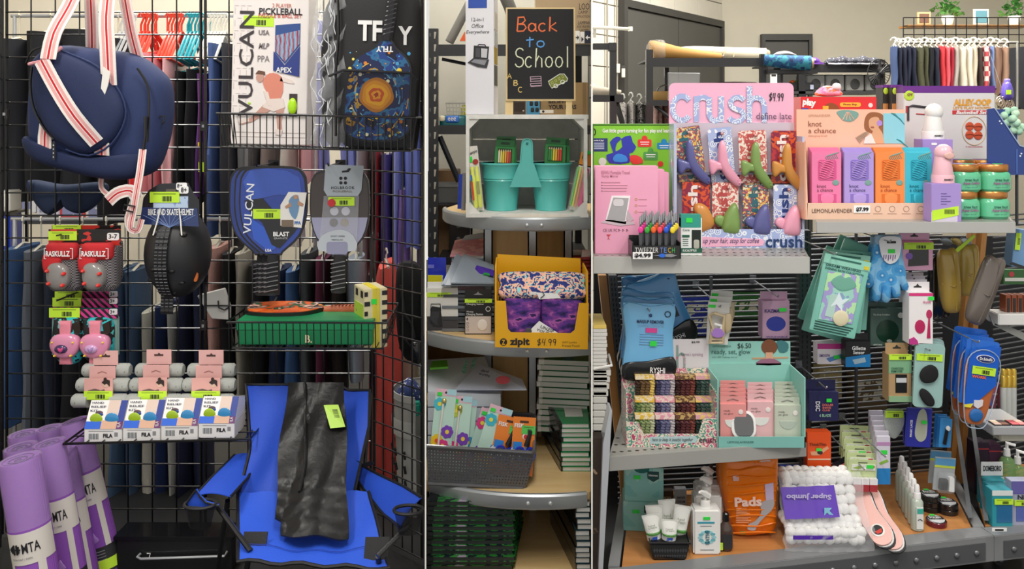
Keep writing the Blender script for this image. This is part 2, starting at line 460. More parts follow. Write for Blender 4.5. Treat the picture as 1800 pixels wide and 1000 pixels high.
for n,a,b,z0,z1 in (('door_frame',1336,1342,0,1.95),('door_frame',1418,1424,0,1.95),('door_frame',1342,1418,1.90,1.95)):
    wbox(n,ray(a,7),ray(b,7),6.94,7.0,z0,z1,m('3b3a37','',.5),kind=None).parent=d2
wbox('door_handle',ray(1412,7),ray(1414,7),6.93,6.97,1.2,1.5,m('a0a0a0','m'),kind=None).parent=d2
# conduit pipes on the block wall
for i,px in enumerate((1060,1077)):
    s_=s_at(px); q=A+D*s_+Nn*.03
    me=T('trim_%d' % (i+1),None,None,px,600,q.y,kind='structure')
    b=B(me); b.tube([me.g(900+F*q.x/q.y,600,q.y),me.g(900+F*q.x/q.y,-150,q.y)],1.6,m('8d887c'),n=6); b.end('pipe')
s_=s_at(1076); q=A+D*s_+Nn*.05
t=T('wall_switch_box','small white switch box on the block wall beside the dark double door','switch',900+F*q.x/q.y,128,q.y)
t.box('housing',t.bx-6,112,t.bx+2,128,0,5,m('d8d5c8'),bev=.5); t.box('housing',t.bx+5,120,t.bx+11,136,0,5,m('d8d5c8'),bev=.5); t.box('cover',t.bx+5,115,t.bx+10,120,0,4,m('3a3a3a'))
# ================================================================ LEFT BAY
def gridwall(name,label,a,b,zt,zb,nv,nh,r=.0024):
    """wire grid panel standing between two floor points a and b; every wire a part"""
    t=T(name,label,'grid panel',0,0,1); t.o.location=(a[0],a[1],0); t.k=1; D_=Vector((b[0]-a[0],b[1]-a[1],0)); off=Vector(t.o.location)
    def w_(n,p,q,rad):
        bb=B(t); bb.tube([p,q],rad,WIRE,n=6); return bb
    proto=None
    for i in range(nv+1):
        p=D_*(i/nv); fr=i in (0,nv)
        if fr: w_('f',p+Vector((0,0,zb)),p+Vector((0,0,zt)),r*2).end('frame_tube')
        else:
            if proto is None: proto=w_('w',Vector((0,0,zb)),Vector((0,0,zt)),r).end('wire'); proto.location=p
            else: c=proto.copy(); COL.objects.link(c); c.location=p
    proto=None
    for j in range(nh+1):
        z=zb+(zt-zb)*j/nh
        if proto is None: proto=w_('w',Vector((0,-.005,0)),D_+Vector((0,-.005,0)),r).end('wire'); proto.location=(0,0,z)
        else: c=proto.copy(); COL.objects.link(c); c.location=(0,0,z)
    return t
def zz(py,Y): return CZ-(py-H0)*Y/F
YG=2.62
gridwall('wire_gridwall','black wire grid panel behind the navy bag and helmet',(ray(12,YG),YG),(ray(353,YG),YG),1.75,.02,8,25)
gridwall('wire_gridwall','black wire grid panel behind the paddles and blue camp chair',(ray(361,YG),YG),(ray(652,YG),YG),1.75,.02,7,25)
gridwall('wire_gridwall','black wire side grid panel right of the camp chair in front of the coral dress',(ray(658,2.6),2.6),(ray(742,2.46),2.46),1.75,.02,5,25)
gridwall('wire_gridwall','black wire side grid panel at the far left edge by the yoga mats',(ray(4,2.6),2.6),(ray(-12,2.2),2.2),1.75,.02,5,25)
# joint clamps
for i,(px,py,lb) in enumerate(((357,221,'beside the clothes hangers above the paddles'),(357,572,'right of the helmet'),(655,545,'at the corner by the checked box'),(8,200,'at the left edge of the navy bag'))):
    t=T('grid_clamp','small steel clamp joining two black grid panels '+lb,'clamp',px,py+9,YG-.02,group='grid panel clamps')
    t.box('plate',px-6,py-8,px+6,py+9,0,6,BLK,bev=1); t.lathe('bolt',px,-1,[(2.5,py-2),(2.5,py+3)],STEEL,n=8)

# ---- clothes behind the grid
def garment(x0,x1,top,bot,Y,mat,hm,label,group,cat='clothes',hang=22,waves=2,flare=0,name='hanging_garment',dep=60,hook=True,ph=None,shoulder=0):
    cx=(x0+x1)/2; t=T(name,label,cat,cx,bot,Y,group=group); h=bot-top; wd=(x1-x0)/2*.9; ph=ph if ph is not None else R.random()*6
    def ring(v):
        e=1+flare*v; y=top+h*v; sh=1-shoulder*max(0,.08-v)/.08; o=[]
        for q in range(24):
            a=2*math.pi*q/24; wv=1+.16*(.3+v)*math.sin(waves*a*2+ph+v)+.05*math.sin(9*v+a*3+ph)
            o.append((cx+wd*e*sh*wv*math.cos(a)+2*math.sin(v*5+ph)*v,y+(3*math.sin(a*3+ph) if v == 1 else 0),dep*wv*math.sin(a)))
        return o
    b=B(t); K=7; vs=[q for i in range(K+1) for q in ring(i/K)]
    fs=[(i*24+j,i*24+(j+1) % 24,(i+1)*24+(j+1) % 24,(i+1)*24+j) for i in range(K) for j in range(24)]+[tuple(range(24)),tuple(range((K+1)*24-1,K*24-1,-1))]
    b.add(vs,fs,mat); b.end('cloth')
    if hook and hm:
        b=B(t); hk=top-hang
        b.tube([(cx,top+3,0),(cx,hk+8,0)]+[(cx+3,hk+8-5+q*0,-3) for q in (0,)]+[(cx+7*math.cos(math.radians(a))*.4,hk+3-7*math.sin(math.radians(a)),-7*math.cos(math.radians(a))) for a in range(0,200,40)],1.5,hm,n=5)
        b.tube([(cx-wd*.4,top+1,dep*.7),(cx,top-5,0),(cx+wd*.4,top+1,-dep*.7)],2.6 if dep > 30 else 1.2,hm,n=5)
        b.end('hanger')
    return t
def rail(label,x0,x1,py,Y,mat,z0=0):
    t=T('clothes_rail',label,'clothes rail',x0,999,Y); b=B(t)
    b.tube([t.g(x0,py,Y),t.g(x1,py,Y)],3.2,mat,n=8); b.end('rail')
    for x in (x0+6,x1-6):
        b=B(t); b.tube([W(x,py,Y)-t.o.location,Vector((W(x,py,Y).x,Y,.0))-t.o.location],3.4,mat,n=8); b.end('post')
    return t
chrome=m('c9ccd0','m',.25); YR=3.25
rail('chrome clothes rail behind the top of the grid at left',20,560,28,YR,chrome)
rail('chrome clothes rail low behind the grid holding jeans',20,640,385,3.0,chrome)
rail('chrome clothes rail behind the side grid holding the coral dress',600,742,60,3.5,chrome)
blackm,navy,denim=m('15161a','f'),m('1d2547','f'),m('35486d','f')
ga='clothes on the upper rail behind the grid'
cream=m('e3dcc2','g')
up=[  # x0,x1,top,bot,mat,hanger,label
 (8,60,72,350,m('23252b','f'),cream,'charcoal trousers clipped to a cream hanger, leftmost behind the navy bag'),
 (60,118,60,330,blackm,cream,'black trousers clipped to a cream hanger behind the striped bag strap'),
 (122,182,56,340,m('1b1c22','f'),cream,'black skirt on a cream hanger between the two bag straps'),
 (184,232,70,390,blackm,cream,'long black garment hanging behind the right bag strap'),
 (244,268,108,330,m('f3474a','f'),m('f0432f','g'),'coral red top on an orange hanger, left of the pink satin ones'),
 (266,284,96,335,m('f0a9ae','g'),m('f0432f','g'),'pale pink satin slip, left one of the pair beside the orange hangers'),
 (284,304,100,345,m('e98d97','g'),m('f0432f','g'),'rose pink satin slip beside the orange hangers'),
 (302,322,104,352,m('f4bcc0','g'),m('f0432f','g'),'light pink satin slip, rightmost of the satin ones'),
 (322,344,128,360,blackm,m('18a7b0','g'),'black top on a teal hanger right of the pink satin slips'),
 (344,360,124,352,m('202024','f'),m('18a7b0','g'),'black sports top with a lime tag behind the panel joint'),
 (362,378,132,340,m('6d3f8b','f'),m('18a7b0','g'),'purple top on a teal hanger left of the white boxed set'),
 (378,400,80,410,m('4f68a4','f'),m('e8e6da','g'),'blue chambray garment on a white hanger left of the boxed set'),
 (402,424,80,440,m('3b3d46','f'),m('e8e6da','g'),'dark grey garment behind the boxed paddle set'),
 (426,462,80,400,m('77777a','f'),m('e8e6da','g'),'mid grey garment behind the boxed paddle set, below the basket'),
 (462,500,80,415,m('8a7b78','f'),m('e8e6da','g'),'taupe garment showing below the upper basket'),
 (500,530,80,430,m('d9d4cf','f'),m('e8e6da','g'),'off white garment showing below the upper basket'),
 (533,548,62,320,m('d8a0a4','f'),m('e8e6da','g'),'dusty pink garment between the boxed set and the backpack'),
]
for x0,x1,tp,bt,mt,hm,lb in up:
    garment(x0,x1,tp,bt,YR,mt,hm,lb,ga,hang=tp-24)
# coloured hangers clustered on the rail
def hangers(xs,mat,lab,grp,top=28,Y=YR-.03,w=14,drop=60):
    n=len(xs)
    for i,x in enumerate(xs):
        t=T('clothes_hanger',lab % ORD[i],'hanger',x,top+drop+20,Y,group=grp); b=B(t)
        b.tube([(x+5*math.cos(math.radians(a)),top+2-6*math.sin(math.radians(a)),0) for a in range(180,-40,-30)]+[(x,top+16,0),(x,top+drop*.45,0)],2,mat,n=5)
        b.end('hook')
        b=B(t); b.tube([(x-w*.3,top+drop*1.3,-40),(x-1,top+drop*.62,-8),(x,top+drop*.45,0),(x+w*.5,top+drop*.75,20),(x+w*.6,top+drop*1.25,40),(x,top+drop*1.45,0)],2.8,mat,n=6,closed=True); b.end('shoulder')
hangers([248,254,260,267,272],m('f0432f','g'),'orange plastic hanger, %s from left in the cluster on the upper rail','orange hangers left')
hangers([296,302,308,314,319],m('ee4a35','g'),'orange plastic hanger, %s from left in the right cluster by the teal ones','orange hangers right')
hangers([330,336,343,349,356],m('19a5b4','g'),'teal plastic hanger, %s from left on the upper rail','teal hangers')
hangers([366,372,378,384,390,396],m('f1f0e6','g'),'white plastic hanger, %s from left beside the boxed paddle set','white hangers beside the boxed set')
hangers([536,541,547],m('f1f0e6','g'),'white plastic hanger, %s from left between box and backpack','white hangers between box and backpack')
hangers([212,219,226,234],m('d9dde0','t'),'clear plastic hanger, %s from left behind the right bag strap','clear hangers')
t=T('swing_tag','yellow and lime swing tag on the black top behind the grid','tag',355,300,YR-.16)
t.box('card',349,250,357,300,0,1,m('3a3a3c')); t.box('card',349,285,362,302,-1,0,LIME); t.box('card',348,250,355,257,-1,0,m('f5d90a'))
# lower row of jeans
low=[
 (24,56,432,735,m('32507c','f'),'mid blue jeans, leftmost on the low rail behind the grid'),
 (56,88,436,745,m('565c66','f'),'grey denim jeans, second from the left on the low rail'),
 (88,122,440,770,m('1c2336','f'),'dark navy jeans behind the red knee pads'),
 (122,168,440,780,m('14161d','f'),'black trousers behind the pink knee pads'),
 (168,205,430,760,m('171a24','f'),'black jeans left of the helmet behind the grid'),
 (208,232,470,900,m('46607f','f'),'faded blue jeans left of the helmet reaching low'),
 (232,256,470,935,m('3a516f','f'),'washed blue jeans below the helmet, long leg'),
 (262,286,540,872,m('c3c1b4','f'),'off white jeans hanging below the helmet'),
 (286,306,530,900,m('172a58','f'),'deep blue trousers right of the off white jeans'),
 (306,324,540,895,m('b9bab4','f'),'pale grey jeans, thin strip right of the deep blue trousers'),
 (324,348,500,870,m('1a2040','f'),'navy trousers beside the panel joint'),
 (350,372,480,850,m('232c4b','f'),'dark blue jeans right of the panel joint'),
 (374,398,430,690,m('c79a92','f'),'dusty pink trousers left of the green box'),
 (398,420,440,690,m('17181c','f'),'black trousers behind the blue paddle handles'),
 (422,440,440,690,m('b8b3a6','f'),'beige trousers behind the paddle handles'),
 (442,478,460,690,m('1a1b20','f'),'black trousers above the camp chair, left'),
 (480,508,470,690,m('253452','f'),'navy jeans between the paddles'),
 (508,532,470,690,m('3d5f8f','f'),'blue jeans between the paddles'),
 (534,556,440,690,m('3f4448','f'),'slate trousers left of the clear packed paddle handle'),
 (558,582,450,690,m('5c1f3d','f'),'plum trousers behind the clear packed paddle handle'),
 (584,612,440,690,m('241d1a','f'),'dark brown trousers right of the packed paddle handle'),
 (614,640,450,660,m('8b96a4','f'),'pale blue trousers by the checked box'),
]
for x0,x1,tp,bt,mt,lb in low:
    garment(x0,x1,tp,bt,3.0,mt,m('cfcdc0','g'),lb,'trousers on the low rail behind the grid',hang=tp-384,waves=1,dep=50,name='hanging_trousers')
right=[
 (553,575,40,420,m('8b8fd4','f'),'lilac top, leftmost behind the backpack'),
 (600,632,60,330,m('7d86c9','f'),'periwinkle garment behind the backpack'),
 (628,650,90,500,m('9c9aa2','f'),'grey lilac garment behind the grey paddle'),
 (652,672,250,480,pat(['e9e2e0','b0343c','4a4350'],30),'red and white patterned top behind the side grid'),
 (672,692,270,560,m('4b3f7d','f'),'violet garment behind the side grid'),
 (690,716,80,470,m('8d97dc','f'),'long lilac blue dress at the right behind the side grid'),
 (712,741,60,430,m('7280cf','f'),'blue lilac dress, rightmost beside the divider'),
 (700,722,330,520,pat(['c9a6d8','8a6fc0','e7d4ea'],14),'purple tie dye shirt behind the side grid'),
]
for x0,x1,tp,bt,mt,lb in right:
    garment(x0,x1,tp,bt,3.45,mt,m('e8e6da','g'),lb,'clothes behind the side grid',hang=max(16,tp-60) if tp < 120 else 20,dep=45)
garment(652,706,462,860,3.1,m('f0655c','f'),m('e8e6da','g'),'coral red long dress flaring behind the side grid',None,cat='dress',name='coral_dress',flare=.12,waves=3,dep=60,shoulder=.6)
garment(702,734,560,700,3.35,m('cfc7b4','f'),None,'beige garment hanging beside the coral dress',None,name='beige_garment',waves=2,dep=30)

# black mesh bag at the right
t=T('mesh_bag','black mesh sports bag hanging at the right above the grey laundry basket','bag',716,640,2.74)
t.puff('body',sp([(694,480),(716,462),(738,478),(740,560),(735,625),(715,640),(697,600)],4),0,45,m('17181b','f'),p=3)
t.tube('strap',[(705,500,-6),(712,550,-8),(724,566,-8),(730,590,-8),(722,606,-8),(712,592,-8)],2.2,m('2c2d31','f'))
t.box('mesh_pocket',702,560,732,615,-3,6,m('0d0d0f','f'),bev=2)
# laundry tub against the divider
t=T('laundry_tub','light grey plastic laundry tub with slots, right of the camp chair','tub',742,1000,2.72)
b=B(t)
b.lathe(741,62,[(58,700),(60,700),(60,712),(57,714),(46,1000),(44,1000),(54,714),(56,704)],m('d8d9d4','g',.35),n=16,a0=92,a1=258,); b.end('shell')
b=B(t); b.lathe(741,62,[(60.5,745),(61,752),(60,775),(58,776)],m('e2e3de','g',.35),n=16,a0=92,a1=258); b.end('rim')
for r_ in range(7):
    for c_ in range(5):
        a=math.radians(238-c_*26); ra=58-r_*1.35; y=800+r_*26
        b=B(t); b.box(741+ra*math.cos(a)-2,y,741+ra*math.cos(a)+2,y+13,62+ra*math.sin(a)-1.5,62+ra*math.sin(a)+3,m('2b2c2c'),sh=-2); b.end('slot')
t.box('teal_lining',708,716,738,740,20,40,m('2fae97','f'),bev=4)
t=T('folded_fabric','blue and white patterned fabric heaped in the laundry tub','fabric',716,716,2.8)
t.puff('heap',sp([(694,716),(698,690),(714,672),(730,682),(740,700),(738,718)],4),0,50,pat(['e6e8ee','3a4a83','c9cddc'],60),p=2)

# toy boxes glimpsed past the left edge
for i,(y0,y1,c,lb) in enumerate(((335,372,'d9d7d0','white box on the far shelf behind the jeans, topmost at the left edge'),(378,440,'2443b8','blue toy package at the left edge, below the white box'),(445,520,'d9541e','orange toy package at the left edge'),(525,590,'e6d32a','yellow toy package at the left edge'),(600,690,'d98a62','peach coloured toy at the left edge, lowest'))):
    t=T('toy_box',lb,'toy',6,y1,3.1-.0,group=None)
    t.box('carton',-22,y0,17,y1,0,40,m(c,'g'),bev=2); t.box('print',-16,y0+6,12,y1-8,-1,0,pat([c,'f0ede2','333a8a'],30,'noise'))
t=T('far_shelf','black metal shelf holding toys behind the left edge','shelf',0,700,3.1)
for y in (373,441,521,591,691): t.box('shelf_board',-30,y,20,y+4,-3,50,BLK)
for x in (-28,18): t.box('post',x,330,x+4,1000,45,50,BLK)
# white bags glimpsed behind through the grid
for i,(x0,x1,y0,y1,c) in enumerate(((20,62,335,375,'dfe0e2'),(64,104,345,380,'d0d3e0'),(104,150,352,385,'c64452'),(150,180,345,390,'e5e2dc'))):
    t=T('boxed_goods','%s boxed goods on the far table behind the grid, %s from left' % (('white','pale blue','red','cream')[i],ORD[i]),'box',x0,y1,4.2)
    t.box('carton',x0,y0,x1,y1,0,40,m(c,'g'),bev=1.5); t.box('print',x0+6,y0+8,x1-6,y1-8,-1,0,pat([c,'8a90b8','ffffff'],25))
t=T('far_table','dark display table behind the grid under the boxed goods','table',100,430,4.15)
t.box('tabletop',10,386,200,394,0,60,m('3a3b40')); 
for x in (16,190): t.box('leg',x,394,x+5,H0+1500*CZ/4.15,20,26,m('3a3b40'))

# ---- navy duffel bag
nv,nv2=m('24335f','f',.75),m('1c294f','f',.75)
wst,pst,rst=m('efe7e2','f'),m('e6aaa8','f'),m('c9202e','f')
BAND=[(.17,wst),(.2,pst),(.06,wst),(.14,rst),(.06,wst),(.2,pst),(.17,wst)]
t=T('duffel_bag','navy blue neoprene duffel bag with red, pink and white striped straps','bag',150,316,2.42)
t.puff('body',sp([(32,130),(42,96),(80,76),(150,82),(215,92),(258,122),(276,150),(278,205),(268,260),(246,306),(200,316),(120,300),(50,275),(28,230)],4),0,110,nv,p=3.2,n=7)
t.puff('round_pocket',sp([(66,112),(84,86),(130,96),(180,122),(214,165),(222,205),(200,248),(160,270),(120,258),(84,225),(64,170)],4),-26,30,nv2,p=3.4,n=6)
t.puff('base_panel',sp([(30,240),(90,262),(180,274),(246,270),(240,308),(190,318),(110,302),(44,278)],4),-6,60,nv2,p=3)
t.tube('piping',sp([(62,114,-2),(84,84,-6),(130,96,-10),(182,122,-10),(216,165,-8),(224,208,-8),(200,252,-8),(160,273,-8),(120,262,-8)],3,False),1.8,nv)
t.tube('zipper',sp([(62,118,-10),(60,150,-12),(66,190,-12),(84,226,-10),(100,244,-8)],3,False),2.6,BLK)
t.tube('zipper',sp([(243,120,-4),(258,150,2),(262,190,0),(258,250,2)],3,False),2.2,BLK)
t.tube('zipper',sp([(40,110,10),(56,88,4),(88,78,4)],3,False),1.8,BLK)
t.tube('piping',[(62,114,-20),(86,110,-28),(104,100,-28),(117,84,-16)],3,m('e4a0a8','f'))
b=B(t); b.ribbon(sp([(90,108,-30),(120,158,-36),(150,205,-36),(180,250,-20)],3,False),26,BAND,th=2); b.end('striped_strap')
b=B(t); b.ribbon([(78,215,8),(78,240,2),(79,262,0)],24,BAND); b.end('striped_strap')
b=B(t); b.ribbon([(183,250,-8),(182,262,-6),(181,272,-3)],26,BAND); b.end('striped_strap')
b=B(t); b.ribbon(sp([(102,106,-32),(106,60,-20),(116,10,10),(122,-30,30)],3,False),27,BAND); b.end('handle')
b=B(t); b.ribbon(sp([(128,82,70),(132,30,60),(134,-30,50)],3,False),24,BAND); b.end('handle')
b=B(t); b.ribbon(sp([(197,150,-10),(196,90,-14),(190,30,-6),(184,-30,20)],3,False),27,BAND); b.end('handle')
b=B(t); b.ribbon(sp([(216,98,60),(208,50,50),(198,-30,40)],3,False),22,BAND); b.end('handle')
b=B(t); b.ribbon(sp([(160,310,40),(164,332,30),(182,345,20),(196,350,10)],3,False),9,BAND); b.end('shoulder_strap')
b=B(t); b.ribbon(sp([(196,352,-10),(214,338,-14),(236,334,-14),(246,348,-10)],3,False),22,BAND); b.end('shoulder_strap')
b=B(t); b.ribbon(sp([(255,262,-8),(252,300,-12),(246,340,-14),(240,370,-12),(234,398,-10),(240,404,-6)],3,False),13,BAND); b.end('shoulder_strap')
b=B(t); b.ribbon(sp([(240,345,-4),(228,380,-4),(230,400,-4),(242,405,0),(249,385,0)],3,False),12,BAND); b.end('shoulder_strap')
t.tube('slide_buckle',[(226,358,-16),(244,361,-16),(241,371,-16),(224,367,-16)],1.6,BLK,closed=True)
t.tube('swivel_clip',[(258,205,-6),(259,240,-9),(256,262,-9)],[3.5,2.2,2.8],BLK)
t.tube('side_ring',[(272,205,20),(280,204,20),(280,214,20),(275,218,20)],1.8,BLK)
t.box('zipper_pull',98,248,103,280,-12,-9,m('26272c','g'),bev=1)
t.text('I I I I',99.4,254,101.6,276,WHT,d=-12.4,rot=90)
b=B(t); b.prism([(192,118),(204,128),(200,150),(193,172),(188,156)],-22,-20,m('e9e6e0','g')); b.end('swing_tag')
b=B(t)
for i in range(6):
    for j in range(3): b.ell(82+j*3+i*.6,135+i*6,-27,.7,.7,.6,m('121a36'),n=6,q=4)
b.end('vent_hole')
t=T('dark_shorts','pair of dark denim shorts hanging under the navy duffel bag','shorts',100,378,2.625)
t.puff('body',sp([(40,318),(100,326),(172,322),(176,345),(140,376),(112,370),(104,352),(78,380),(48,350)],4),0,40,m('23324f','f'),p=3)

# ---- wire baskets
def basket(label,x0,x1,yt,yb,Y,dep,slope=0,step=11.5,name='wire_basket',splay=8):
    t=T(name,label,'basket',(x0+x1)/2,yb,Y,ry=slope); b=B(t)
    top=[(x0-splay,yt,-4),(x1+splay,yt,-4),(x1+splay,yt,dep),(x0-splay,yt,dep)]; bot=[(x0,yb,0),(x1,yb,0),(x1,yb,dep),(x0,yb,dep)]
    b.tube(top,1.9,WIRE,n=6,closed=True); b.end('rim'); b=B(t); b.tube(bot,1.6,WIRE,n=6,closed=True); b.end('base_frame')
    pr=None; n=int((x1-x0)/step)
    for i in range(n+1):
        x=x0+(x1-x0)*i/n
        if pr is None: b=B(t); b.tube([(x,yt,-4),(x,yb,0),(x,yb,dep)],1,WIRE,n=5); pr=b.end('wire')
        else: c=pr.copy(); COL.objects.link(c); c.location.x=(x-x0)*t.k
    pr=None
    for j in range(6):
        d=dep*(j+.5)/6
        for (sx,tx) in ((x0,x0-splay),(x1,x1+splay)):
            b=B(t); b.tube([(tx,yt,d),(sx,yb,d)],1,WIRE,n=5); b.end('wire')
    for hx in (x0+30,x1-60): b=B(t); b.tube([(hx,yt,dep),(hx,yt-2,(2.6-Y)/t.k),(hx,yt-6,(2.61-Y)/t.k)],2.2,WIRE,n=6); b.end('mounting_hook')
    for j in (.33,.66): b=B(t); b.tube([(x0,yb,dep*j),(x1,yb,dep*j)],1,WIRE,n=5); b.end('wire')
    return t
basket('black wire basket holding the boxed paddle set and the backpack',388,722,203,262,2.25,95,slope=1.2)
basket('black wire basket holding the flat green box',408,672,566,612,2.34,150,slope=.3)
# wire shelf
t=T('wire_shelf','black wire shelf holding the four white hand kit boxes','shelf',275,780,2.27)
b=B(t); b.tube([(112,780,0),(440,772,0),(440,772,220),(112,780,220)],2.4,WIRE,closed=True); b.end('frame')
for i in range(6): b=B(t); b.tube([(112,780-0,35+i*32),(440,772,35+i*32)],1.3,WIRE,n=5); b.end('wire')
for i in range(12): x=122+i*28; b=B(t); b.tube([(x,779.6-i*.66,0),(x,779.6-i*.66,220)],1.3,WIRE,n=5); b.end('wire')

# ---- boxed pickleball set
t=T('pickleball_set_box','tall white boxed two player pickleball set standing in the upper wire basket','box',470,252,2.4,ry=1.2)
card=m('ece5e2','',.35)
t.box('carton',405,-16,538,254,0,70,card,bev=1)
t.prism('window',[(480,44),(524,40),(524,78),(498,112),(480,92)],-1,0,m('31508f','g'))
t.prism('paddle_print',[(481,62),(523,52),(523,76),(498,108),(481,90)],-1.6,-1,pat(['8fb6d8','6b2a45','b3c9de','9a3a58'],26,'wave',k='g',dist=4))
t.prism('label_panel',[(478,90),(498,114),(524,80),(524,134),(478,124)],-2,-1,m('2b3c86'))
t.text('APEX',483,118,511,127,WHT,d=-3,bold=.02)
t.text('VULCAN',417,20,443,205,m('3a3438'),d=-1.2,rot=90,bold=.01)
t.text('2 PLAYER',474,6,508,13,m('c97a6a'),d=-1.2,bold=.01)
t.text('PICKLEBALL',451,14,527,26,m('2d2a30'),d=-1.2,bold=.02)
t.text('PADDLE & BALL SET',450,23.5,526,31,m('d2675a'),d=-1.2,bold=.015)
t.text('USA',451,53,470,62,m('7b7377'),d=-1.2,bold=.03); t.text('MLP',451,76,470,86,m('7b7377'),d=-1.2,bold=.03,shear=.3); t.text('PPA',450,98,471,109,m('7b7377'),d=-1.2)
t.sticker(424,28,477,47)
b=B(t); b.box(507,164,521,204,-1,0,m('3c3034')); b.end('ball_window')
t.puff('pickleball',circ(513,186,8,15),-6,4,m('b4ec1c','g'),p=2)
# printed player: torso, arms, legs as flat shapes
pb=m('c99a8c'); pw=m('e8d9d2'); pr_=m('dd8a76')
b=B(t)
b.prism(sp([(466,132),(478,128),(492,134),(496,150),(492,172),(472,178),(466,160),(460,146)],2),-1.3,-.4,pr_)
b.prism(circ(455,136,7,9,12),-1.6,-.4,pb); b.prism([(447,130),(452,124),(463,126),(464,132),(456,131)],-1.9,-.4,m('6a4a3a'))
b.prism([(492,134),(512,140),(516,146),(508,146),(490,142)],-1.3,-.4,pw)
b.prism([(462,160),(470,185),(476,186),(470,162)],-1.9,-.4,pw)
b.prism([(470,174),(496,172),(500,188),(480,196),(460,188)],-1.6,-.4,pw)
b.prism([(462,184),(474,194),(444,214),(424,220),(422,214),(440,208)],-1.3,-.4,pb)
b.prism([(484,190),(499,186),(494,214),(496,232),(488,234),(486,212)],-1.3,-.4,pb)
b.prism([(418,213),(436,208),(438,214),(420,219)],-1.8,-.4,pw); b.prism([(484,226),(496,228),(494,238),(484,236)],-1.8,-.4,pw)
b.end('player_print')
b=B(t); b.ell(437,182,-1,2.5,2.5,.6,m('b6e04a')); b.end('ball_print')
b=B(t)
for i in range(9):
    y=10+i*22
    for j in range(3): b.box(408+j*11+(i % 2)*5,y,415+j*11+(i % 2)*5,y+1.3,-.5,0,m('d3cac8')); b.box(408+j*11,y+4,409.2+j*11,y+15,-.5,0,m('d3cac8'))
b.end('lattice_print')
b=B(t); b.box(408,232,536,233.5,-.6,0,m('c9bfbc')); b.box(408,240,536,241,-.6,0,m('c9bfbc')); b.end('stripe_print')

# ---- backpack with paddle
t=T('paddle_backpack','black backpack in clear plastic with a galaxy print paddle in its mesh pocket','backpack',655,268,2.28,ry=1)
bb=m('1d1d20','f',.6)
t.puff('body',sp([(584,-30),(650,-40),(722,-25),(734,40),(733,170),(724,250),(690,268),(610,262),(588,230),(580,100)],4),4,62,bb,p=5)
t.puff('side_pocket',sp([(556,30),(584,-20),(592,60),(592,250),(566,252),(556,200)],4),20,60,m('2a2a2d','f'),p=3)
t.tube('zipper',sp([(588,-20,0),(592,60,-2),(588,130,-2),(590,240,-2)],3,False),2.4,m('0a0a0b','g'))
t.text('TF',625,36,668,72,WHT,d=1,bold=.03); t.text('Y',696,45,721,78,WHT,d=1,bold=.03)
gal=pat(['0e1334','1f3f86','2a6a9a','17224f','b58a2a','0c0f24'],16,'noise',pos=[0,.38,.45,.5,.62,.66],k='g')
pd=sp([(668,70),(656,84),(630,98),(616,118),(607,160),(605,220),(614,240),(640,248),(690,248),(712,240),(722,220),(722,160),(722,118),(712,98),(696,84),(686,70)],3)
b=B(t); b.prism(pd,-12,-5,BLK); b.end('paddle_edge',bev=.8)
cx_,cy_=664,165
pd2=[(cx_+(x-cx_)*.95,cy_+(y-cy_)*.96) for x,y in pd]
b=B(t); b.prism(pd2,-13,-12,gal); b.end('paddle_face')
for i,(q,c) in enumerate(((30,'b8741c'),(25,'d9901c'),(19,'e8a91e'),(13,'c9541c'),(8,'e8a020'),(4,'a83a1a'))):
    b=B(t); b.prism([(662+(q+1.3*math.sin(a*5+i))*math.cos(a),167+(q+1.3*math.cos(a*4+i))*math.sin(a)*.98) for a in [2*math.pi*j/28 for j in range(28)]],-13.6-i*.25,-13,m(c)); b.end('galaxy_ring')
b=B(t)
for i in range(75):
    x,y=R.uniform(612,718),R.uniform(90,240)
    if (x-662) ** 2+(y-167) ** 2 > 900: r_=R.choice([.7,1,1.4,2.4,3.2]); b.prism(circ(x,y,r_,n=8),-13.5,-13,m(R.choice(['e8c81e','f0e06a','d9811e','4aa3d9','f4f4d0'])))
b.ell(701,124,-13.5,4.5,4.5,.8,m('f5cf2a')); b.end('star_print')
b=B(t)
for i in range(46):
    a=R.random()*6.28; q=R.uniform(36,62); st_=[(662+q*math.cos(a+j*.09)*.9,167+q*math.sin(a+j*.09)*1.15,-13.6) for j in range(4)]
    b.tube(st_,.8,m(R.choice(['3f86c9','2a5a9a','7fc0d9','d9a83a'])),n=4,flat=.3)
b.end('swirl_print')
b=B(t); b.tube([(678,72,-9),(684,30,-9),(690,-40,-9)],[9,10,10],m('26262a','f')); b.end('grip')
b=B(t)
for i in range(12): b.tube([(672+i*1,62-i*8,-17),(690+i*1,56-i*8,-17)],1.1,m('55565c','g'),n=4)
b.end('grip_wrap')
t.text('TFLY',660,82,690,92,WHT,d=-14,rot=180,bold=.03)
t.prism('mesh_pocket',[(590,132),(600,124),(722,128),(732,136),(728,258),(596,256)],-17,-16,m('10131c','film'))
t.tube('pocket_hem',[(578,136,-12),(604,125,-18),(720,128,-18),(733,140,-10)],2.2,m('26262a','f'))
b=B(t)
film=m('e8eaee','film',.08)
b.grid(lambda u,v: (541+60*u+4*math.sin(v*17+u*5),-20+280*v,28-22*u+5*math.sin(v*31+u*9)),10,26,film,th=1); b.end('plastic_wrap')
b=B(t)
for i in range(22):
    y=R.uniform(-20,220); x=R.uniform(544,584); b.tube(sp([(x,y,10),(x+R.uniform(-6,6),y+16,6),(x+R.uniform(-8,8),y+30,8),(x+R.uniform(-10,10),y+44,6)],3,False),[.3]+[.8]*8+[.3],m('dfe3e8','g',.1),n=4)
b.end('plastic_crease',kind='stuff')

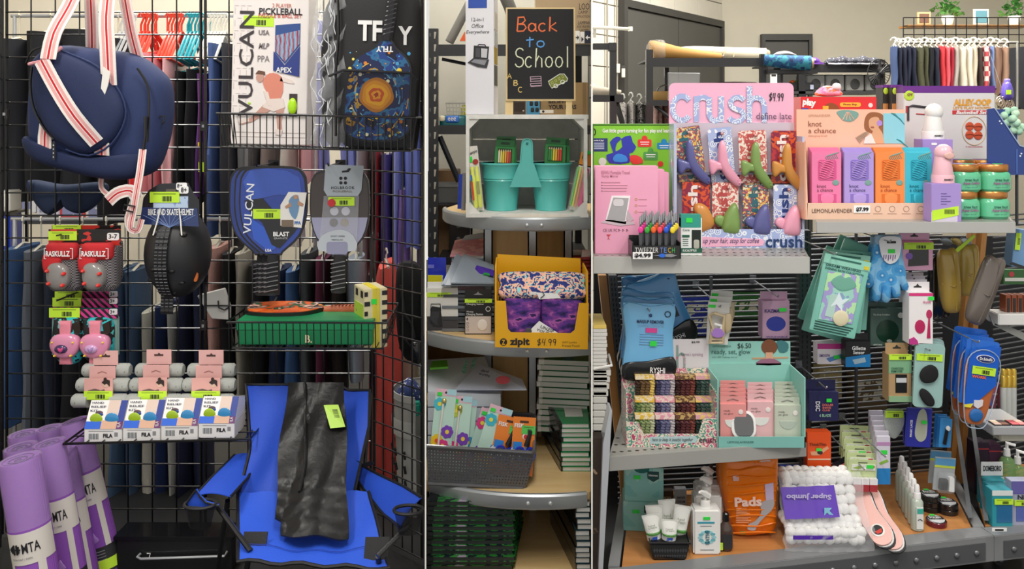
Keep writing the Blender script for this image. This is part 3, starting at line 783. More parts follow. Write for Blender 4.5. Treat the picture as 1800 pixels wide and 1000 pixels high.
# ---- hanging paddles
def paddle_outline(cx,top,w,h,neck):
    return sp([(cx-w*.3,top),(cx+w*.3,top),(cx+w*.46,top+h*.08),(cx+w*.5,top+h*.22),(cx+w*.5,top+h*.52),(cx+w*.4,top+h*.78),(cx+w*.14,top+h*.97),(cx+neck,top+h),(cx-neck,top+h),(cx-w*.14,top+h*.97),(cx-w*.4,top+h*.78),(cx-w*.5,top+h*.52),(cx-w*.5,top+h*.22),(cx-w*.46,top+h*.08)],3)
def blue_paddle(dx,dy,dY,label,full):
    t=T('pickleball_paddle',label,'paddle',480+dx,518+dy,2.44+dY,group='blue pickleball paddles')
    o=paddle_outline(480+dx,293+dy,118,156,13)
    t.prism('edge_guard',o,0,8,BLK,bev=1.5)
    sc_=lambda q: [(480+dx+(x-480-dx)*q,371+dy+(y-371-dy)*q) for x,y in o]
    t.prism('face',sc_(.95),-.8,0,m('26429a','g'))
    b=B(t); b.tube([(480+dx,448+dy,4),(479+dx,470+dy,4),(478+dx,518+dy,4)],[11,12,13],m('242428','f'),n=12)
    b.end('handle')
    b=B(t)
    for i in range(7): b.tube([(466+dx,464+dy+i*8,-8),(479+dx,461+dy+i*8,-10.5),(491+dx,459+dy+i*8,-8)],.9,m('77787c','g',.15),n=4)
    b.end('grip_wrap')
    if full:
        b=B(t); b.prism([(428,320),(440,300),(470,296),(505,300),(527,312),(531,345),(490,342),(440,352)],-1.6,-.8,m('3556b4','g')); b.end('face_print')
        b=B(t); b.prism([(430,352),(462,348),(500,392),(526,396),(518,408),(492,436),(478,430),(462,392),(440,372)],-2,-.8,m('15171c','g')); b.end('face_print')
        b=B(t); b.prism([(440,382),(466,400),(486,436),(474,442),(446,420)],-1.7,-.8,m('2c57c0','g')); b.end('face_print')
        t.text('VULCAN',428,322,448,410,m('dfe4ee'),d=-2.6,rot=85,bold=.01)
        t.text('BLAST',481,407,509,415,WHT,d=-2.6,bold=.03); t.text('GRAPHITE',482,417,506,420,m('c8c8cc'),d=-2.6); t.text('USA',467,437,478,442,WHT,d=-2.6,bold=.02)
        t.prism('header_card',[(508,337),(540,338),(531,400),(494,396),(494,360)],-4,-3,m('e9e7e2','g'))
        b=B(t); b.prism(sp([(517,343),(525,343),(527,360),(523,380),(518,384),(510,372),(509,352)],2),-4.8,-4,m('6f93b8')); b.prism(circ(521,346,4,4,10),-5.2,-4,m('b98f74')); b.prism([(512,355),(502,362),(504,366),(514,362)],-5,-4,m('b98f74')); b.prism([(525,352),(535,358),(533,362),(524,360)],-5,-4,m('b98f74')); b.end('player_print')
        t.box('card_foot',496,386,517,398,-5,-4,m('7b6a5c')); t.text('PPA',519,388,530,394,m('3568b8'),d=-5,bold=.03)
        t.sticker(446,367,494,384,d=-4)
    return t
blue_paddle(-18,0,.11,'blue and black pickleball paddle hanging rearmost in the stack of three',False)
blue_paddle(-9,0,.06,'blue and black pickleball paddle, middle one of the stack of three',False)
blue_paddle(0,0,0,'front blue and black pickleball paddle with white player card and lime sticker',True)
t=T('grey_paddle','black and grey lavender pickleball paddle in clear sleeve with hanging card','paddle',598,514,2.44)
o=paddle_outline(597,300,104,152,13)
t.prism('edge_guard',o,0,8,m('1a1716','g'),bev=1.5)
sc_=[(597+(x-597)*.95,376+(y-376)*.95) for x,y in o]
t.prism('face',[q for q in sc_],-.8,0,m('3d3432','g'))
t.prism('face_print',[(x,max(y,382)) for x,y in sc_ if y > 378] ,-1.4,-.6,m('9a9bb8','g'))
for x,y,c in ((588,371,'c9c8d6'),(608,371,'c9c8d6'),(587,391,'4a4342'),(606,391,'8f8472')): t.prism('dot_print',circ(x,y,7.5,n=14),-2,-1,m(c))
b=B(t); b.tube([(597,448,4),(596,470,4),(594,514,4)],[11,12,13],m('2b2a2c','f'),n=12); b.end('handle')
b=B(t)
for i in range(7): b.tube([(583,463+i*7.5,-8),(596,460+i*7.5,-10.5),(608,458+i*7.5,-8)],.9,m('808186','g',.15),n=4)
b.end('grip_wrap')
b=B(t); b.prism([(573,289),(640,291),(636,334),(630,344),(576,344),(570,334)],-4,-3,m('aab4bd','g')); b.end('header_card')
for dx in (-5,3):
    for dy in (0,8): t.puff('logo',circ(604+dx+1,313+dy,3,n=8),-4.8,-3.8,INK,p=3)
t.text('HOLBROOK',583,327,624,332,INK,d=-4.6,bold=.01,sp=1.2); t.text('PICKLEBALL',586,334,620,337.5,m('6b5a34'),d=-4.6)
t.prism('hang_hole',[(602,300),(610,299),(614,295),(618,296),(614,302),(602,303)],-4.6,-3.9,INK)
t.sticker(578,346,624,361,d=-4.6); t.prism('red_seal',circ(584,356,7,n=14),-6,-5,m('c9303a'))
t.prism('sleeve',[(570,344),(632,344),(627,440),(561,440)],-3.4,-3,m('dfe3ea','film'))
t.prism('sleeve_card',sp([(561,440),(566,414),(590,404),(606,404),(622,414),(626,440)],2),-4.4,-3.8,m('b9c0c8','g')); t.prism('sleeve_window',rr(575,424,612,446,5),-4.9,-4.3,m('8f90ad','g'))
t.text('SPORT SERIES',582,413,607,416,m('3c4654'),d=-5); t.text('FIBERGLASS',584,419.5,604,422,m('3c4654'),d=-5)
for (x,y,d) in ((480,286,'blue paddles'),(598,286,'grey paddle')):
    t=T('grid_hook','black hook on the grid above the %s' % d,'hook',x,y+8,2.60); t.tube('arm',[(x,y,6),(x,y,-95),(x,y-5,-100)],1.5,BLK); t.box('bracket',x-9,y-5,x+9,y+8,2,5,BLK)

# ---- lower basket goods
t=T('green_paddle_box','flat green cardboard paddle box with gold letter in the lower wire basket','box',530,606,2.37)
gm=m('0f7a4a','',.35)
t.box('carton',418,568,655,606,0,118,gm,bev=1); t.box('lid',416,563,657,580,-1.5,119,m('118350','',.35),bev=1)
t.text('B.',537,588,549,602,m('e8dcb4'),d=-2.4,bold=.02)
t=T('orange_paddle','orange, green and black patterned paddle with tan handle lying on the green box','paddle',530,563,2.42,rz=0)
zt=1.5
b=B(t)
def lay(o,h0,h1): # outline given as (px, depth px) laid flat
    n=len(o); vs=[(x,560-h0,d) for x,d in o]+[(x,560-h1,d) for x,d in o]
    return vs,[tuple(range(n-1,-1,-1)),tuple(range(n,2*n))]+[(i,(i+1) % n,(i+1) % n+n,i+n) for i in range(n)]
ol=sp([(422,30),(432,8),(470,-4),(530,2),(560,34),(560,52),(530,84),(470,90),(430,78),(420,56)],3)
b.add(*lay(ol,0,11),BLK); b.end('edge_guard',bev=1)
cam_=pat(['1a1614','e2571c','ef7028','e2571c','1c5a38','e8b0a0','14100e','e8903a'],11,'noise',k='g',pos=[0,.34,.42,.5,.54,.58,.62,.68])
b=B(t); b.add(*lay([(492+(x-492)*.95,43+(d-43)*.93) for x,d in ol],11,12),cam_); b.end('face')
b=B(t); b.tube([(556,556,43),(572,555,43),(626,554,43)],[8,9,11],m('b0572c','f',.5),n=12); b.end('handle')
b=B(t)
for i in range(8): b.tube([(574+i*6.5,546-i*.2,34),(577+i*6.5,544,43),(580+i*6.5,547,52)],.8,m('7d3a1c'),n=4)
b.end('grip_seam')
t=T('checked_box','cream box with black checks and yellow tape standing in the lower basket','box',660,610,2.40,rz=28)
t.box('carton',640,508,682,612,0,60,m('d8cfa8','',.4),bev=1)
b=B(t)
for i in range(6): b.box(640,512+i*17,650 if i % 2 else 646,520+i*17,-.6,0,INK)
for i in range(6): b.box(672,512+i*17,682,520+i*17,-.6,0,INK)
for i in range(4): b.box(639.4,512+i*24,640,524+i*24,8,20,INK); b.box(639.4,512+i*24,640,524+i*24,36,48,INK)
b.end('check_print'); b=B(t); b.box(655,507,660,612,-1,0,m('d9c81e')); b.box(662,507,667,612,-1,0,m('d9c81e')); b.box(655,507.3,667,508,0,60,m('d9c81e')); b.end('tape')
t.box('picture',639.2,535,640,600,6,54,pat(['3b4a2c','a8c43a','8a7f6a'],20)); t.box('price_dot',652,525,662,534,-1.6,-1,GRN)

# ---- helmet
t=T('skate_helmet','matt black bike and skate helmet hanging under its card','helmet',298,530,2.47)
hm_=m('26272a','',.45)
b=B(t); b.ell(298,450,40,57,80,62,hm_,n=28,q=18); b.end('shell')
for x,y,a in ((276,410,8),(323,412,8),(275,472,6),(308,474,6),(262,494,6),(320,497,6),(277,514,5),(303,516,5)):
    nx,ny=(x-298)/57,(y-450)/80; d=40-62*math.sqrt(max(.05,1-nx*nx-ny*ny))
    t.puff('vent_hole',circ(x,y,a,a*.62,14),d-2,d+8,m('060607'),p=3)
def hd(x,y): nx,ny=(x-298)/57,(y-450)/80; return 40-62*math.sqrt(max(.02,1-nx*nx-ny*ny))
for i,x in enumerate((286,294,302)):
    b=B(t); b.ribbon([(x+(2-i)*.5-(y-385)*(.03),y,(hd(x,y) if y < 520 else 14)-4-1.3*math.sin(y*.7)) for y in range(384,556,5)],7,[(1,m('141416','f',.5))]); b.end('chin_strap')
    b=B(t)
    for y in range(390,545,6): b.box(x-3+(2-i)*.5-(y-385)*.03,y,x+3-(y-385)*.03,y+1.4,(hd(x,y) if y < 520 else 14)-6.6,(hd(x,y) if y < 520 else 14)-5,m('606268','g'))
    b.end('strap_weave')
b=B(t); b.prism(sp([(339,476),(344,484),(342,496),(337,496),(338,486)],2),10,14,m('c9682a')); b.end('emblem')
t=T('helmet_card','black and blue header card reading bike and skate helmet','card',298,396,2.45)
t.prism('card',[(252,348),(262,334),(280,323),(330,321),(340,340),(350,352),(350,396),(246,392)],0,1.5,m('1a1d24','g'))
t.prism('blue_panel',[(250,364),(347,366),(350,398),(246,394)],-.8,0,m('273a6c','g'))
b=B(t)
for i in range(9): b.tube([(298,400,-1),(252+i*11.5,378,-1)],.5,m('7d95c9'),n=4)
b.end('ray_print')
t.text('BIKE AND SKATE HELMET',261,367,341,378,WHT,d=-1.4,bold=.02)
t.prism('age_label',rr(310,321,329,334,3),-1,0,WHT); t.text('8+',312,323,321,330,INK,d=-1.6,bold=.02)
t.prism('age_label',rr(315,327,332,340,3),-2,-1,WHT); t.text('8+',319,329,329,338,INK,d=-2.6,bold=.02)
t.box('picture',270,345,331,365,-1,0,pat(['5a7fc0','b8cce6','8a9fd0'],40)); t.sticker(264,337,316,356,d=-2)
t.box('hang_hole',292,332,309,337,-1,.5,m('5d564c'))
for x0,x1 in ((283,274),(316,324)): t.tube('tie',[(x0,366,-3),((x0+x1)/2,390,-6),(x1,412,-12)],1.3,m('eceae4'))

# ---- knee pad packs
def pads(label,card,capm,fab,y0,boxy):
    pass
t=T('knee_pad_pack','red and black checked knee pad set with grey caps on a header card','knee pads',145,515,2.47,group=None)
t.box('backing_card',82,404,209,432,6,8,pat(['1c1a1a','c8322a'],14,'noise',k='g',st=(1,1,2)))
chk=pat(['2b2729','8c878a'],260,'check')
for i,(cx) in enumerate((112,174)):
    t.puff('pad',rr(cx-29,428,cx+31,514,14),-10,30,chk,p=3)
    t.puff('pad_top',rr(cx-28,426,cx+28,456,8),-16,10,m('b8232a','f') if i == 0 else m('c0262c','f'),p=3)
    t.puff('pad_wedge',sp([(cx-30,446),(cx+4,448),(cx-8,470),(cx-28,478)],3),-16,0,m('c8282e','f'),p=3)
    t.puff('knee_cap',sp([(cx-18,464),(cx-2,459),(cx+14,468),(cx+18,490),(cx+8,505),(cx-10,505),(cx-21,488)],3),-25,0,m('8b8886','g'),p=3.4)
    for x,y in ((-16,472),(12,477),(-14,494),(10,497)): t.puff('rivet',circ(cx+x,y,3.6,n=10),-30,-14,m('e0403a','g'),p=2)
    t.text('RASKULLZ',cx-22,438,cx+20,448,WHT,d=-18,bold=.03)
    b=B(t)
    b.tube([(cx-22,434,-17),(cx-25,434,-17),(cx-25,452,-17),(cx-22,452,-17)],.7,WHT,n=4); b.end('bracket_print'); b=B(t); b.tube([(cx+20,434,-17),(cx+24,434,-17),(cx+24,452,-17),(cx+20,452,-17)],.7,WHT,n=4); b.end('bracket_print')
t.sticker(83,407,133,423,d=4); t.prism('age_label',rr(186,410,207,423,3),4.5,6,WHT); t.text('3-7',189,412,204,420,INK,d=4,bold=.02)
t=T('knee_pad_pack','second checked knee pad set, its card just showing above and behind the front one','knee pads',148,470,2.54)
t.box('backing_card',88,397,209,418,6,8,pat(['1c1a1a','c8322a'],14,'noise',k='g',st=(1,1,2))); t.sticker(90,396,140,410,d=4)
t.puff('pad',rr(86,420,145,500,12),9,26,chk,p=3); t.puff('pad',rr(150,420,208,500,12),9,26,chk,p=3)
pk=pat(['1d1a20','d03a8a'],22,'wave',k='g',st=(1,1,1),rot=(0,.8,0),dist=1)
for i,(dx,y,dY,lb) in enumerate(((10,514,.1,'rear pink child pad set, only its striped card showing at the back'),(6,526,.05,'middle pink child pad set, only its striped card showing'),(0,545,0,'front pink child knee pad set with teal backing and striped card'))):
    t=T('child_pad_pack',lb,'knee pads',145,647 if i == 2 else y+60,2.46+dY,group='pink child pad sets')
    t.box('header_card',84+dx,y,204,y+16,6,8,pk); t.sticker(84+dx,y-(2 if i < 2 else 3),138+dx*.4,y+14,d=4)
    t.prism('age_label',rr(190,y-1,204,y+9,2),4,6,m('d9d5d8')); t.text('3+',192,y+.5,200,y+7,INK,d=3.4,bold=.02)
    if i < 2: t.box('backing',88+dx,y+16,200,y+60,8,12,m('3d8f8c','g'))
    if i == 2:
        t.box('backing',86,558,204,628,8,16,m('7f9d97','g'),bev=2)
        for cx in (120,172):
            t.puff('pad',sp([(cx-26,566),(cx-20,560),(cx+22,562),(cx+26,600),(cx+22,632),(cx,642),(cx-22,630),(cx-28,600)],3),-10,20,pat(['1f8f9a','2ab0b8','17181c','5ac8c8'],26),p=3)
            t.puff('pad_strip',[(cx-11,562),(cx+10,562),(cx+9,590),(cx+10,638),(cx-10,638),(cx-9,590)],-13,0,m('e58a9c','f'),p=6)
            t.puff('knee_cap',sp([(cx-20,588),(cx,583),(cx+22,588),(cx+26,606),(cx+14,624),(cx-12,624),(cx-25,606)],3),-21,0,m('dd8fb0','g'),p=3.6)
            t.puff('emblem',circ(cx-2,608,12,8,14),-25.5,-10,m('40305c','g') if cx == 120 else m('c9a0cc','g'),p=3)
            t.puff('emblem_heart',sp([(cx-6,604),(cx-1,606),(cx+4,603),(cx+4,609),(cx-1,614),(cx-6,609)],2),-27.5,-12,m('e0508a','g') if cx == 120 else m('b090c4','g'),p=3)
            for x,y2 in ((-18,597),(18,597),(14,620),(-14,620)): t.puff('rivet',circ(cx+x,y2,2.4,n=8),-23,-8,m('f0d040','g'),p=2)
            t.prism('print',[(cx+12,568),(cx+24,562),(cx+26,582),(cx+16,590)],-9,0,m('2b2018','g'))
for (x,y,wh) in ((145,402,'knee pads'),(145,510,'pink pad sets'),(298,330,'helmet card')):
    t=T('grid_hook','thin black hook on the grid holding the %s' % wh,'hook',x,y+5,2.6); t.tube('arm',[(x,y,6),(x,y,-85)],1.4,BLK); t.box('bracket',x-8,y-4,x+8,y+5,2,5,BLK)

# ---- pink cards with rolled grey straps
g1=m('a7aaa6','f')
def rollset(cx,y0,label,sk=0):
    t=T('rolled_wrap_pack',label,'curler pack',cx,700,2.40,group='pink carded packs with grey rolls')
    for r_ in range(3):
        yy=650+r_*22+(0 if r_ < 2 else 2); dd=26-r_*13
        for s in (-1,1):
            b=B(t)
            xa,xb=cx+s*20,cx+s*(44+r_*2-(2 if r_ == 0 else 0))
            b.tube([(xa,yy+8,dd),((xa+xb)/2,yy+8,dd),(xb-s*4,yy+8,dd),(xb,yy+8,dd)],[12,12,12,9],g1,n=14); b.end('grey_roll')
            b=B(t); b.tube([((xa+xb)/2+s*6,yy-3.8,dd-2),((xa+xb)/2+s*5,yy+8,dd-12.5),((xa+xb)/2+s*6,yy+19,dd-4)],.7,m('7f827e','f'),n=4); b.end('seam')
    pm=m('dfa9a3','',.5)
    t.box('header_card',cx-22,y0,cx+22,y0+26,20,21.5,m('e6b4b0','',.5)); t.prism('hang_hole',[(cx-8,y0+8),(cx-2,y0+8),(cx,y0+5),(cx+3,y0+8),(cx+8,y0+8),(cx+8,y0+11),(cx-8,y0+11)],19.4,21,m('4a3430'))
    t.box('header_card',cx-23,y0+24,cx+23,y0+46,8,9.5,m('e2aeaa','',.5)); t.tube('hang_slot',[(cx-8,y0+36,7.8),(cx,y0+33,7.8),(cx+8,y0+36,7.8)],.8,m('9c6a64'),n=4)
    t.box('front_card',cx-25,y0+42,cx+25,696,-6,-4.5,pm)
    b=B(t); b.prism(circ(cx+13,672,6,7,12),-6.8,-6,m('d9b8a4')); b.prism([(cx+6,670),(cx+12,664),(cx+20,667),(cx+20,677),(cx+15,672),(cx+11,674)],-7.3,-6,m('2f2420')); b.prism(circ(cx+12,664,2.6,n=8),-7.5,-6,m('2f2420')); b.end('head_print')
    b=B(t); b.prism([(cx-18,684),(cx-6,681),(cx+4,684),(cx+10,682),(cx+12,686),(cx-18,687)],-6.8,-6,m('6a5a56')); b.end('hair_print')
    t.sticker(cx-25,685,cx+25,700,d=-7.5)
rollset(176,622,'pink carded pack with stacked grey rolls, left of three')
rollset(271,620,'pink carded pack with stacked grey rolls, middle of three')
rollset(364,621,'pink carded pack with stacked grey rolls, right of three, above the shelf end')

# ---- four hand relief kits
proto_=None
def kit(x0,x1,yt,yb,label):
    s=(x1-x0)/67.
    t=T('hand_kit_box',label,'box',(x0+x1)/2,yb,2.29,group='hand relief kit boxes')
    X=lambda q: x0+q*s; yf=yb-26; yt += 9; yk=yt+11
    b=B(t); b.box(x0,yf,x1,yb,0,62,m('e9e7e6','',.4)); b.end('carton',bev=.8)
    # sloping lid with the print
    P=lambda u,v,h=0: (X(67*u)+(2 if 0 else 0),yf-(yf-yt)*v-h*.2,26*v-h)
    def q(u0,v0,u1,v1,mat,nm,h=.5): b=B(t); b.hexa([P(u0,v0,0),P(u1,v0,0),P(u1,v1,0),P(u0,v1,0),P(u0,v0,h),P(u1,v0,h),P(u1,v1,h),P(u0,v1,h)],mat); return b.end(nm)
    b=B(t); b.add([(x0,yf,0),(x1,yf,0),(x1,yt,26),(x0,yt,26),(x0,yf,60),(x1,yf,60),(x1,yk,60),(x0,yk,60)],[(0,1,2,3),(4,7,6,5),(3,2,6,7),(0,3,7,4),(1,5,6,2)],m('f0eeec','',.4)); b.end('lid')
    q(.82,.25,1,1,m('2a3f93'),'blue_panel'); q(0,0,.42,.26,m('1f5fd0'),'blue_panel'); q(.84,0,1,.26,m('6a2a6a'),'plum_panel'); q(.42,.0,.84,.3,m('d3a88e'),'skin_print')
    q(.5,.3,.82,1,m('dcc5b8'),'face_print',.4)
    b=B(t)
    for cx,cy,a,c in ((.26,.34,.17,'a2c226'),(.68,.34,.19,'3c8fc8')):
        b.ell(X(67*cx),P(cx,cy)[1],P(cx,cy)[2]-1,67*a*s,11*(a/.18),2,m(c,'g'))
    b.end('ball_print')
    b=B(t); b.ell(X(20),P(.2,.56)[1],P(.2,.56)[2]-.6,7*s,4,1.2,m('6b5560')); b.ell(X(24),P(.2,.5)[1],P(.2,.5)[2]-.6,4*s,3,1.2,m('3a4fa0')); b.end('hand_print')
    for r_,wd in enumerate(('HAND','RELIEF','KIT')):
        v=.93-r_*.14; wq=(.36,.46,.24)[r_]; t.text(wd,X(4),P(0,v+.045)[1],X(4+58*wq),P(0,v-.045)[1],m('2b2f55'),d=P(0,v)[2]-2.6,bold=.02)
    t.text('FILA',X(58),P(0,.28)[1]-0,X(64),P(0,.02)[1],WHT,d=P(0,.15)[2]-3,rot=90,bold=.02)
    t.text('FILA',X(34),yf+8,X(51),yf+15,INK,d=-.8,bold=.04)
    b=B(t)
    for i in range(12): b.box(X(8+i*1.5),yf+8,X(8.6+i*1.5),yf+18,-.5,0,INK if i % 4 else m('9db8c8'))
    b.box(X(54),yf+6,X(60),yf+13,-.5,0,m('8d8d90')); b.box(X(8),yf+3,X(52),yf+4,-.5,0,m('9a9a9c')); b.end('small_print')
    return t
for i,(x0,x1,yt,yb) in enumerate(((148,214,703,780),(216,281,702,778),(283,347,699,774),(349,412,696,770))):
    kit(x0,x1,yt,yb,'white hand relief kit box with coloured balls, %s on the wire shelf' % ('leftmost of four','second from left','third from left','rightmost of four')[i])

# ---- yoga mats
pur,purd=m('8a4fb0','f',.6),m('73409a','f',.6)
def yoga(px,top,r,Yb,lean,yaw,band,full,label,dark=True,h=.61):
    """px, top: centre of the upper end on the photo; band: how far down the label sits"""
    t=T('yoga_mat',label,'yoga mat',px,top,Yb,rx=yaw,ry=-lean*1.5,group='rolled purple yoga mats')
    b=B(t); L_=h/t.k
    prof=[(.5,top+5),(r*.55,top+2),(r*.93,top),(r,top+4),(r,top+L_)]
    b.lathe(px,0,prof,pat(['8a4fb0','7a429e'],420,'wave',st=(1,1,1)),n=28); b.end('rolled_mat')
    b=B(t); sp_=[(px+(2+i*(r-4)/46)*math.cos(i*.42),top+2.2-(i/46)*2.2,(2+i*(r-4)/46)*math.sin(i*.42)) for i in range(46)]
    b.tube(sp_,.9,m('5b3080'),n=4); b.end('spiral_edge')
    b=B(t); b.lathe(px,0,[(r+.5,top-.5),(r+1.2,top+8),(r+1,top+band-4)],m('efe6f6','film',.08),n=24); b.end('plastic_wrap')
    y=top+band; lb=m('d9d3cc','',.5)
    b=B(t); b.lathe(px,0,[(r+.8,y),(r+.9,y+54)],lb,n=20,a0=170,a1=370); b.end('paper_band')
    b=B(t); b.lathe(px,0,[(r+.8,y+54),(r+.9,y+160)],lb,n=6,a0=196,a1=240); b.end('paper_band')
    b=B(t); b.lathe(px,0,[(r+.8,y+54),(r+.9,y+160)],lb,n=4,a0=308,a1=330); b.end('paper_band')
    if dark:
        b=B(t); b.lathe(px,0,[(r+1,y+128),(r+1.2,y+172)],m('2c2c2e'),n=20,a0=170,a1=370); b.end('dark_band')
        b=B(t)
        for q in range(6): b.lathe(px,0,[(r+1.6,y+134+q*5),(r+1.6,y+135.3+q*5)],m('8f8f90'),n=10,a0=200,a1=300)
        b.end('small_print')
        b=B(t); b.lathe(px,0,[(r+1.6,y+150),(r+1.8,y+168)],LIME,n=10,a0=265,a1=350); b.end('price_sticker')
    bend=(px,r+2,0)
    
    t.text('MTA',px+r*.06,y+17,px+r*.92,y+34,INK,bend=bend,bold=.01)
    b=B(t)
    def on(x,yy): an=(x-px)/(r+2); return (px+(r+2)*math.sin(an),yy,-(r+2)*math.cos(an))
    for i,(dx,hh) in enumerate(((-.54,4),(-.46,7),(-.37,10),(-.2,10),(-.11,7))):
        b.tube([on(px+dx*r,y+26-hh/1.2),on(px+dx*r,y+26+hh/1.2)],r*.045,INK,n=5)
    b.tube([on(px+q*r,y+26) for q in (-.66,-.5,-.3,-.02)],1.2,INK,n=5); b.end('dumbbell_logo')
    t.text('YOGA MAT | TAPIS',px-r*.6,y+42,px+r*.5,y+46,m('5a5a5a'),bend=bend)
    t.puff('figure_print',sp([(px,y+100),(px+4,y+108),(px+8,y+116),(px,y+120),(px-8,y+116),(px-4,y+108)],2),-r-1.2,-r+2,m('a97fc8'),p=3)
    return t
yoga(88,752,22,2.50,3,0,150,1,'rolled purple yoga mat, rearmost of the two short ones at back',False)
yoga(42,762,25,2.48,3,0,160,1,'rolled purple yoga mat at the back left corner',False)
yoga(130,740,24,2.44,9,0,90,1,'rolled purple yoga mat leaning under the wire shelf, rightmost')
yoga(110,790,22,2.38,7,0,90,1,'rolled purple yoga mat between the rightmost and the centre one')
yoga(36,785,27,2.36,5,0,110,1,'rolled purple yoga mat just behind the front left one')
yoga(86,778,26,2.28,6.5,0,95,1,'rolled purple yoga mat in the centre with its full label')
yoga(34,806,34,2.15,6,0,118,1,'largest rolled purple yoga mat, nearest at the front left')

# ---- black base cabinet with silver handle
t=T('base_cabinet','black low cabinet with silver handle behind the yoga mats','cabinet',300,1004,2.42)
t.box('body',205,948,408,1004,0,50,m('0f0f11','g',.5),bev=1); t.box('top',200,942,412,949,-3,52,m('161618','g'),bev=1)
t.tube('handle',[(248,972,-2),(245,974,-9),(252,977,-10),(398,972,-10),(400,968,-2)],2.2,m('d3d6d8','m'),n=8)
b=B(t); b.tube([(262,968,-9),(268,968,-9),(266,976,-9)],.8,WHT,n=4); b.end('hang_clip')

# ---- camp chair
t=T('camp_chair','royal blue folding camp chair with black trim standing before the grid','chair',560,1100,1.95)
t.o.location.z=0
bl=m('2350c8','f',.6); trim=m('131316','f',.6)
def lerp(a,b,q): return a+(b-a)*q
# back panel, top at Y 2.43, bottom at Y 2.2
def backf(u,v):
    xl=432+8*v+(10*math.sin(v*3.1))*.3-(0 if v < .6 else (v-.6)*50); xr=650-(12*max(0,v-.35)*3)-v*4
    x=lerp(xl,xr,u); y=676+(10 if u > .75 else 0)*(1-v)+190*v; Y=2.43-.24*v+.045*math.sin(math.pi*u)+.006*math.sin(u*17+v*5)
    return t.g(x,y,Y)
b=B(t); b.grid(backf,24,14,bl,th=2); b.end('back_panel')
b=B(t); b.tube([backf(0,1-i/14) for i in range(15)]+[backf(i/12,0) for i in range(1,13)]+[backf(1,i/14) for i in range(1,15)],3.4,trim); b.end('back_trim')
def seatf(u,v):
    x=lerp(418,lerp(648,684,v),u); y=862+128*v+14*v*(u-.3); Y=2.19-.27*v-.0*u
    sag=.05*math.sin(math.pi*u)*math.sin(math.pi*min(1,v*.9+.1)); p=t.g(x,y,Y); p.z -= sag*.5+.004*math.sin(u*20+v*9); return p
b=B(t); b.grid(seatf,22,12,m('2b5ad8','f',.6),th=2); b.end('seat')
b=B(t); b.tube([seatf(0,i/12) for i in range(13)]+[seatf(i/14,1) for i in range(1,15)]+[seatf(1,1-i/12) for i in range(1,13)],3.4,trim); b.end('seat_trim')
b=B(t); b.tube([seatf(i/14,.72)+Vector((0,-.003,.004)) for i in range(15)],.7,m('1b3a98','f'),n=4); b.end('stitching')
for (x,y,Y) in ((443,968,1.98),(660,978,1.95)):
    b=B(t); q=t.g(x,y,Y); h=.028
    b.add([q+Vector((-h,0,-.02)),q+Vector((h,0,-.02)),q+Vector((h,.03,.03)),q+Vector((-h,.03,.03)),q+Vector((-h,.004,-.022)),q+Vector((h,.004,-.022)),q+Vector((h,.034,.028)),q+Vector((-h,.034,.028))],[(0,1,2,3),(4,7,6,5),(0,4,5,1),(1,5,6,2),(2,6,7,3),(3,7,4,0)],trim); b.end('corner_patch')
def arm(pts,wds,nm='armrest'):
    def fn(u,v):
        i=v*(len(pts)-1); a=int(min(i,len(pts)-2)); f_=i-a; p,q=pts[a],pts[a+1]
        x,y,Y=[lerp(p[c],q[c],f_) for c in range(3)]; w_=lerp(wds[a],wds[a+1],f_)
        p0,p1=t.g(*pts[0]),t.g(*pts[-1]); dd_=(p1-p0).normalized(); cr_=dd_.cross(Vector((0,-.85,.5))).normalized(); cr_ *= 1 if cr_.x > 0 else-1
        g_=t.g(x,y,Y); return g_+cr_*((u*2-1)*w_*t.k)+Vector((0,-.3,.8))*(math.sin(math.pi*u)*w_*.28*t.k)
    b=B(t); b.grid(fn,8,10,bl,th=1.6); b.end(nm)
    for u in (0,1): b=B(t); b.tube([fn(u,i/10) for i in range(11)],3,trim); b.end('arm_trim')
arm([(432,800,2.33),(405,838,2.22),(374,872,2.08)],[24,36,34])
arm([(628,826,2.33),(655,850,2.22),(690,878,2.12),(722,900,2.0)],[12,20,30,30])
def cup(x,y,Y,r,lab):
    q=t.g(x,y,Y); b=B(t)
    b.tube([q+Vector((r*t.k*math.cos(a),r*t.k*.7*math.sin(a),0)) for a in [2*math.pi*i/18 for i in range(18)]],3,trim,closed=True); b.end('cup_rim')
    b=B(t); vs=[]; 
    for j in range(5):
        for i in range(16):
            a=2*math.pi*i/16; rr_=r*(1-.08*j)*t.k; vs.append(q+Vector((rr_*math.cos(a),rr_*.7*math.sin(a),-j*.013)))
    b.add(vs,[(j*16+i,j*16+(i+1) % 16,(j+1)*16+(i+1) % 16,(j+1)*16+i) for j in range(4) for i in range(16)]+[tuple(range(64,80))],m('0b0c0e','t',.4)); b.end('mesh_cup_holder')
cup(352,886,2.0,28,''); cup(718,896,1.97,26,'')
fl_=[t.g(x,y,2.0) for x,y in ((328,884),(345,860),(352,872),(362,882),(384,888),(380,893),(332,890))]; b=B(t); b.add(fl_+[p+Vector((0,.006,0)) for p in fl_],[tuple(range(7)),tuple(range(13,6,-1))]+[(i,(i+1) % 7,(i+1) % 7+7,i+7) for i in range(7)],bl); b.end('arm_flap'); b=B(t); b.tube([p+Vector((0,-.003,0)) for p in fl_],2,trim,closed=True); b.end('arm_trim')
def leg(a,c,r=5):
    b=B(t); b.tube([t.g(*a),t.g(*c)],r,m('141416','g',.3),n=8); return b.end('leg')
leg((384,892,2.02),(440,968,1.96)); leg((724,918,2.0),(664,978,1.93)); 
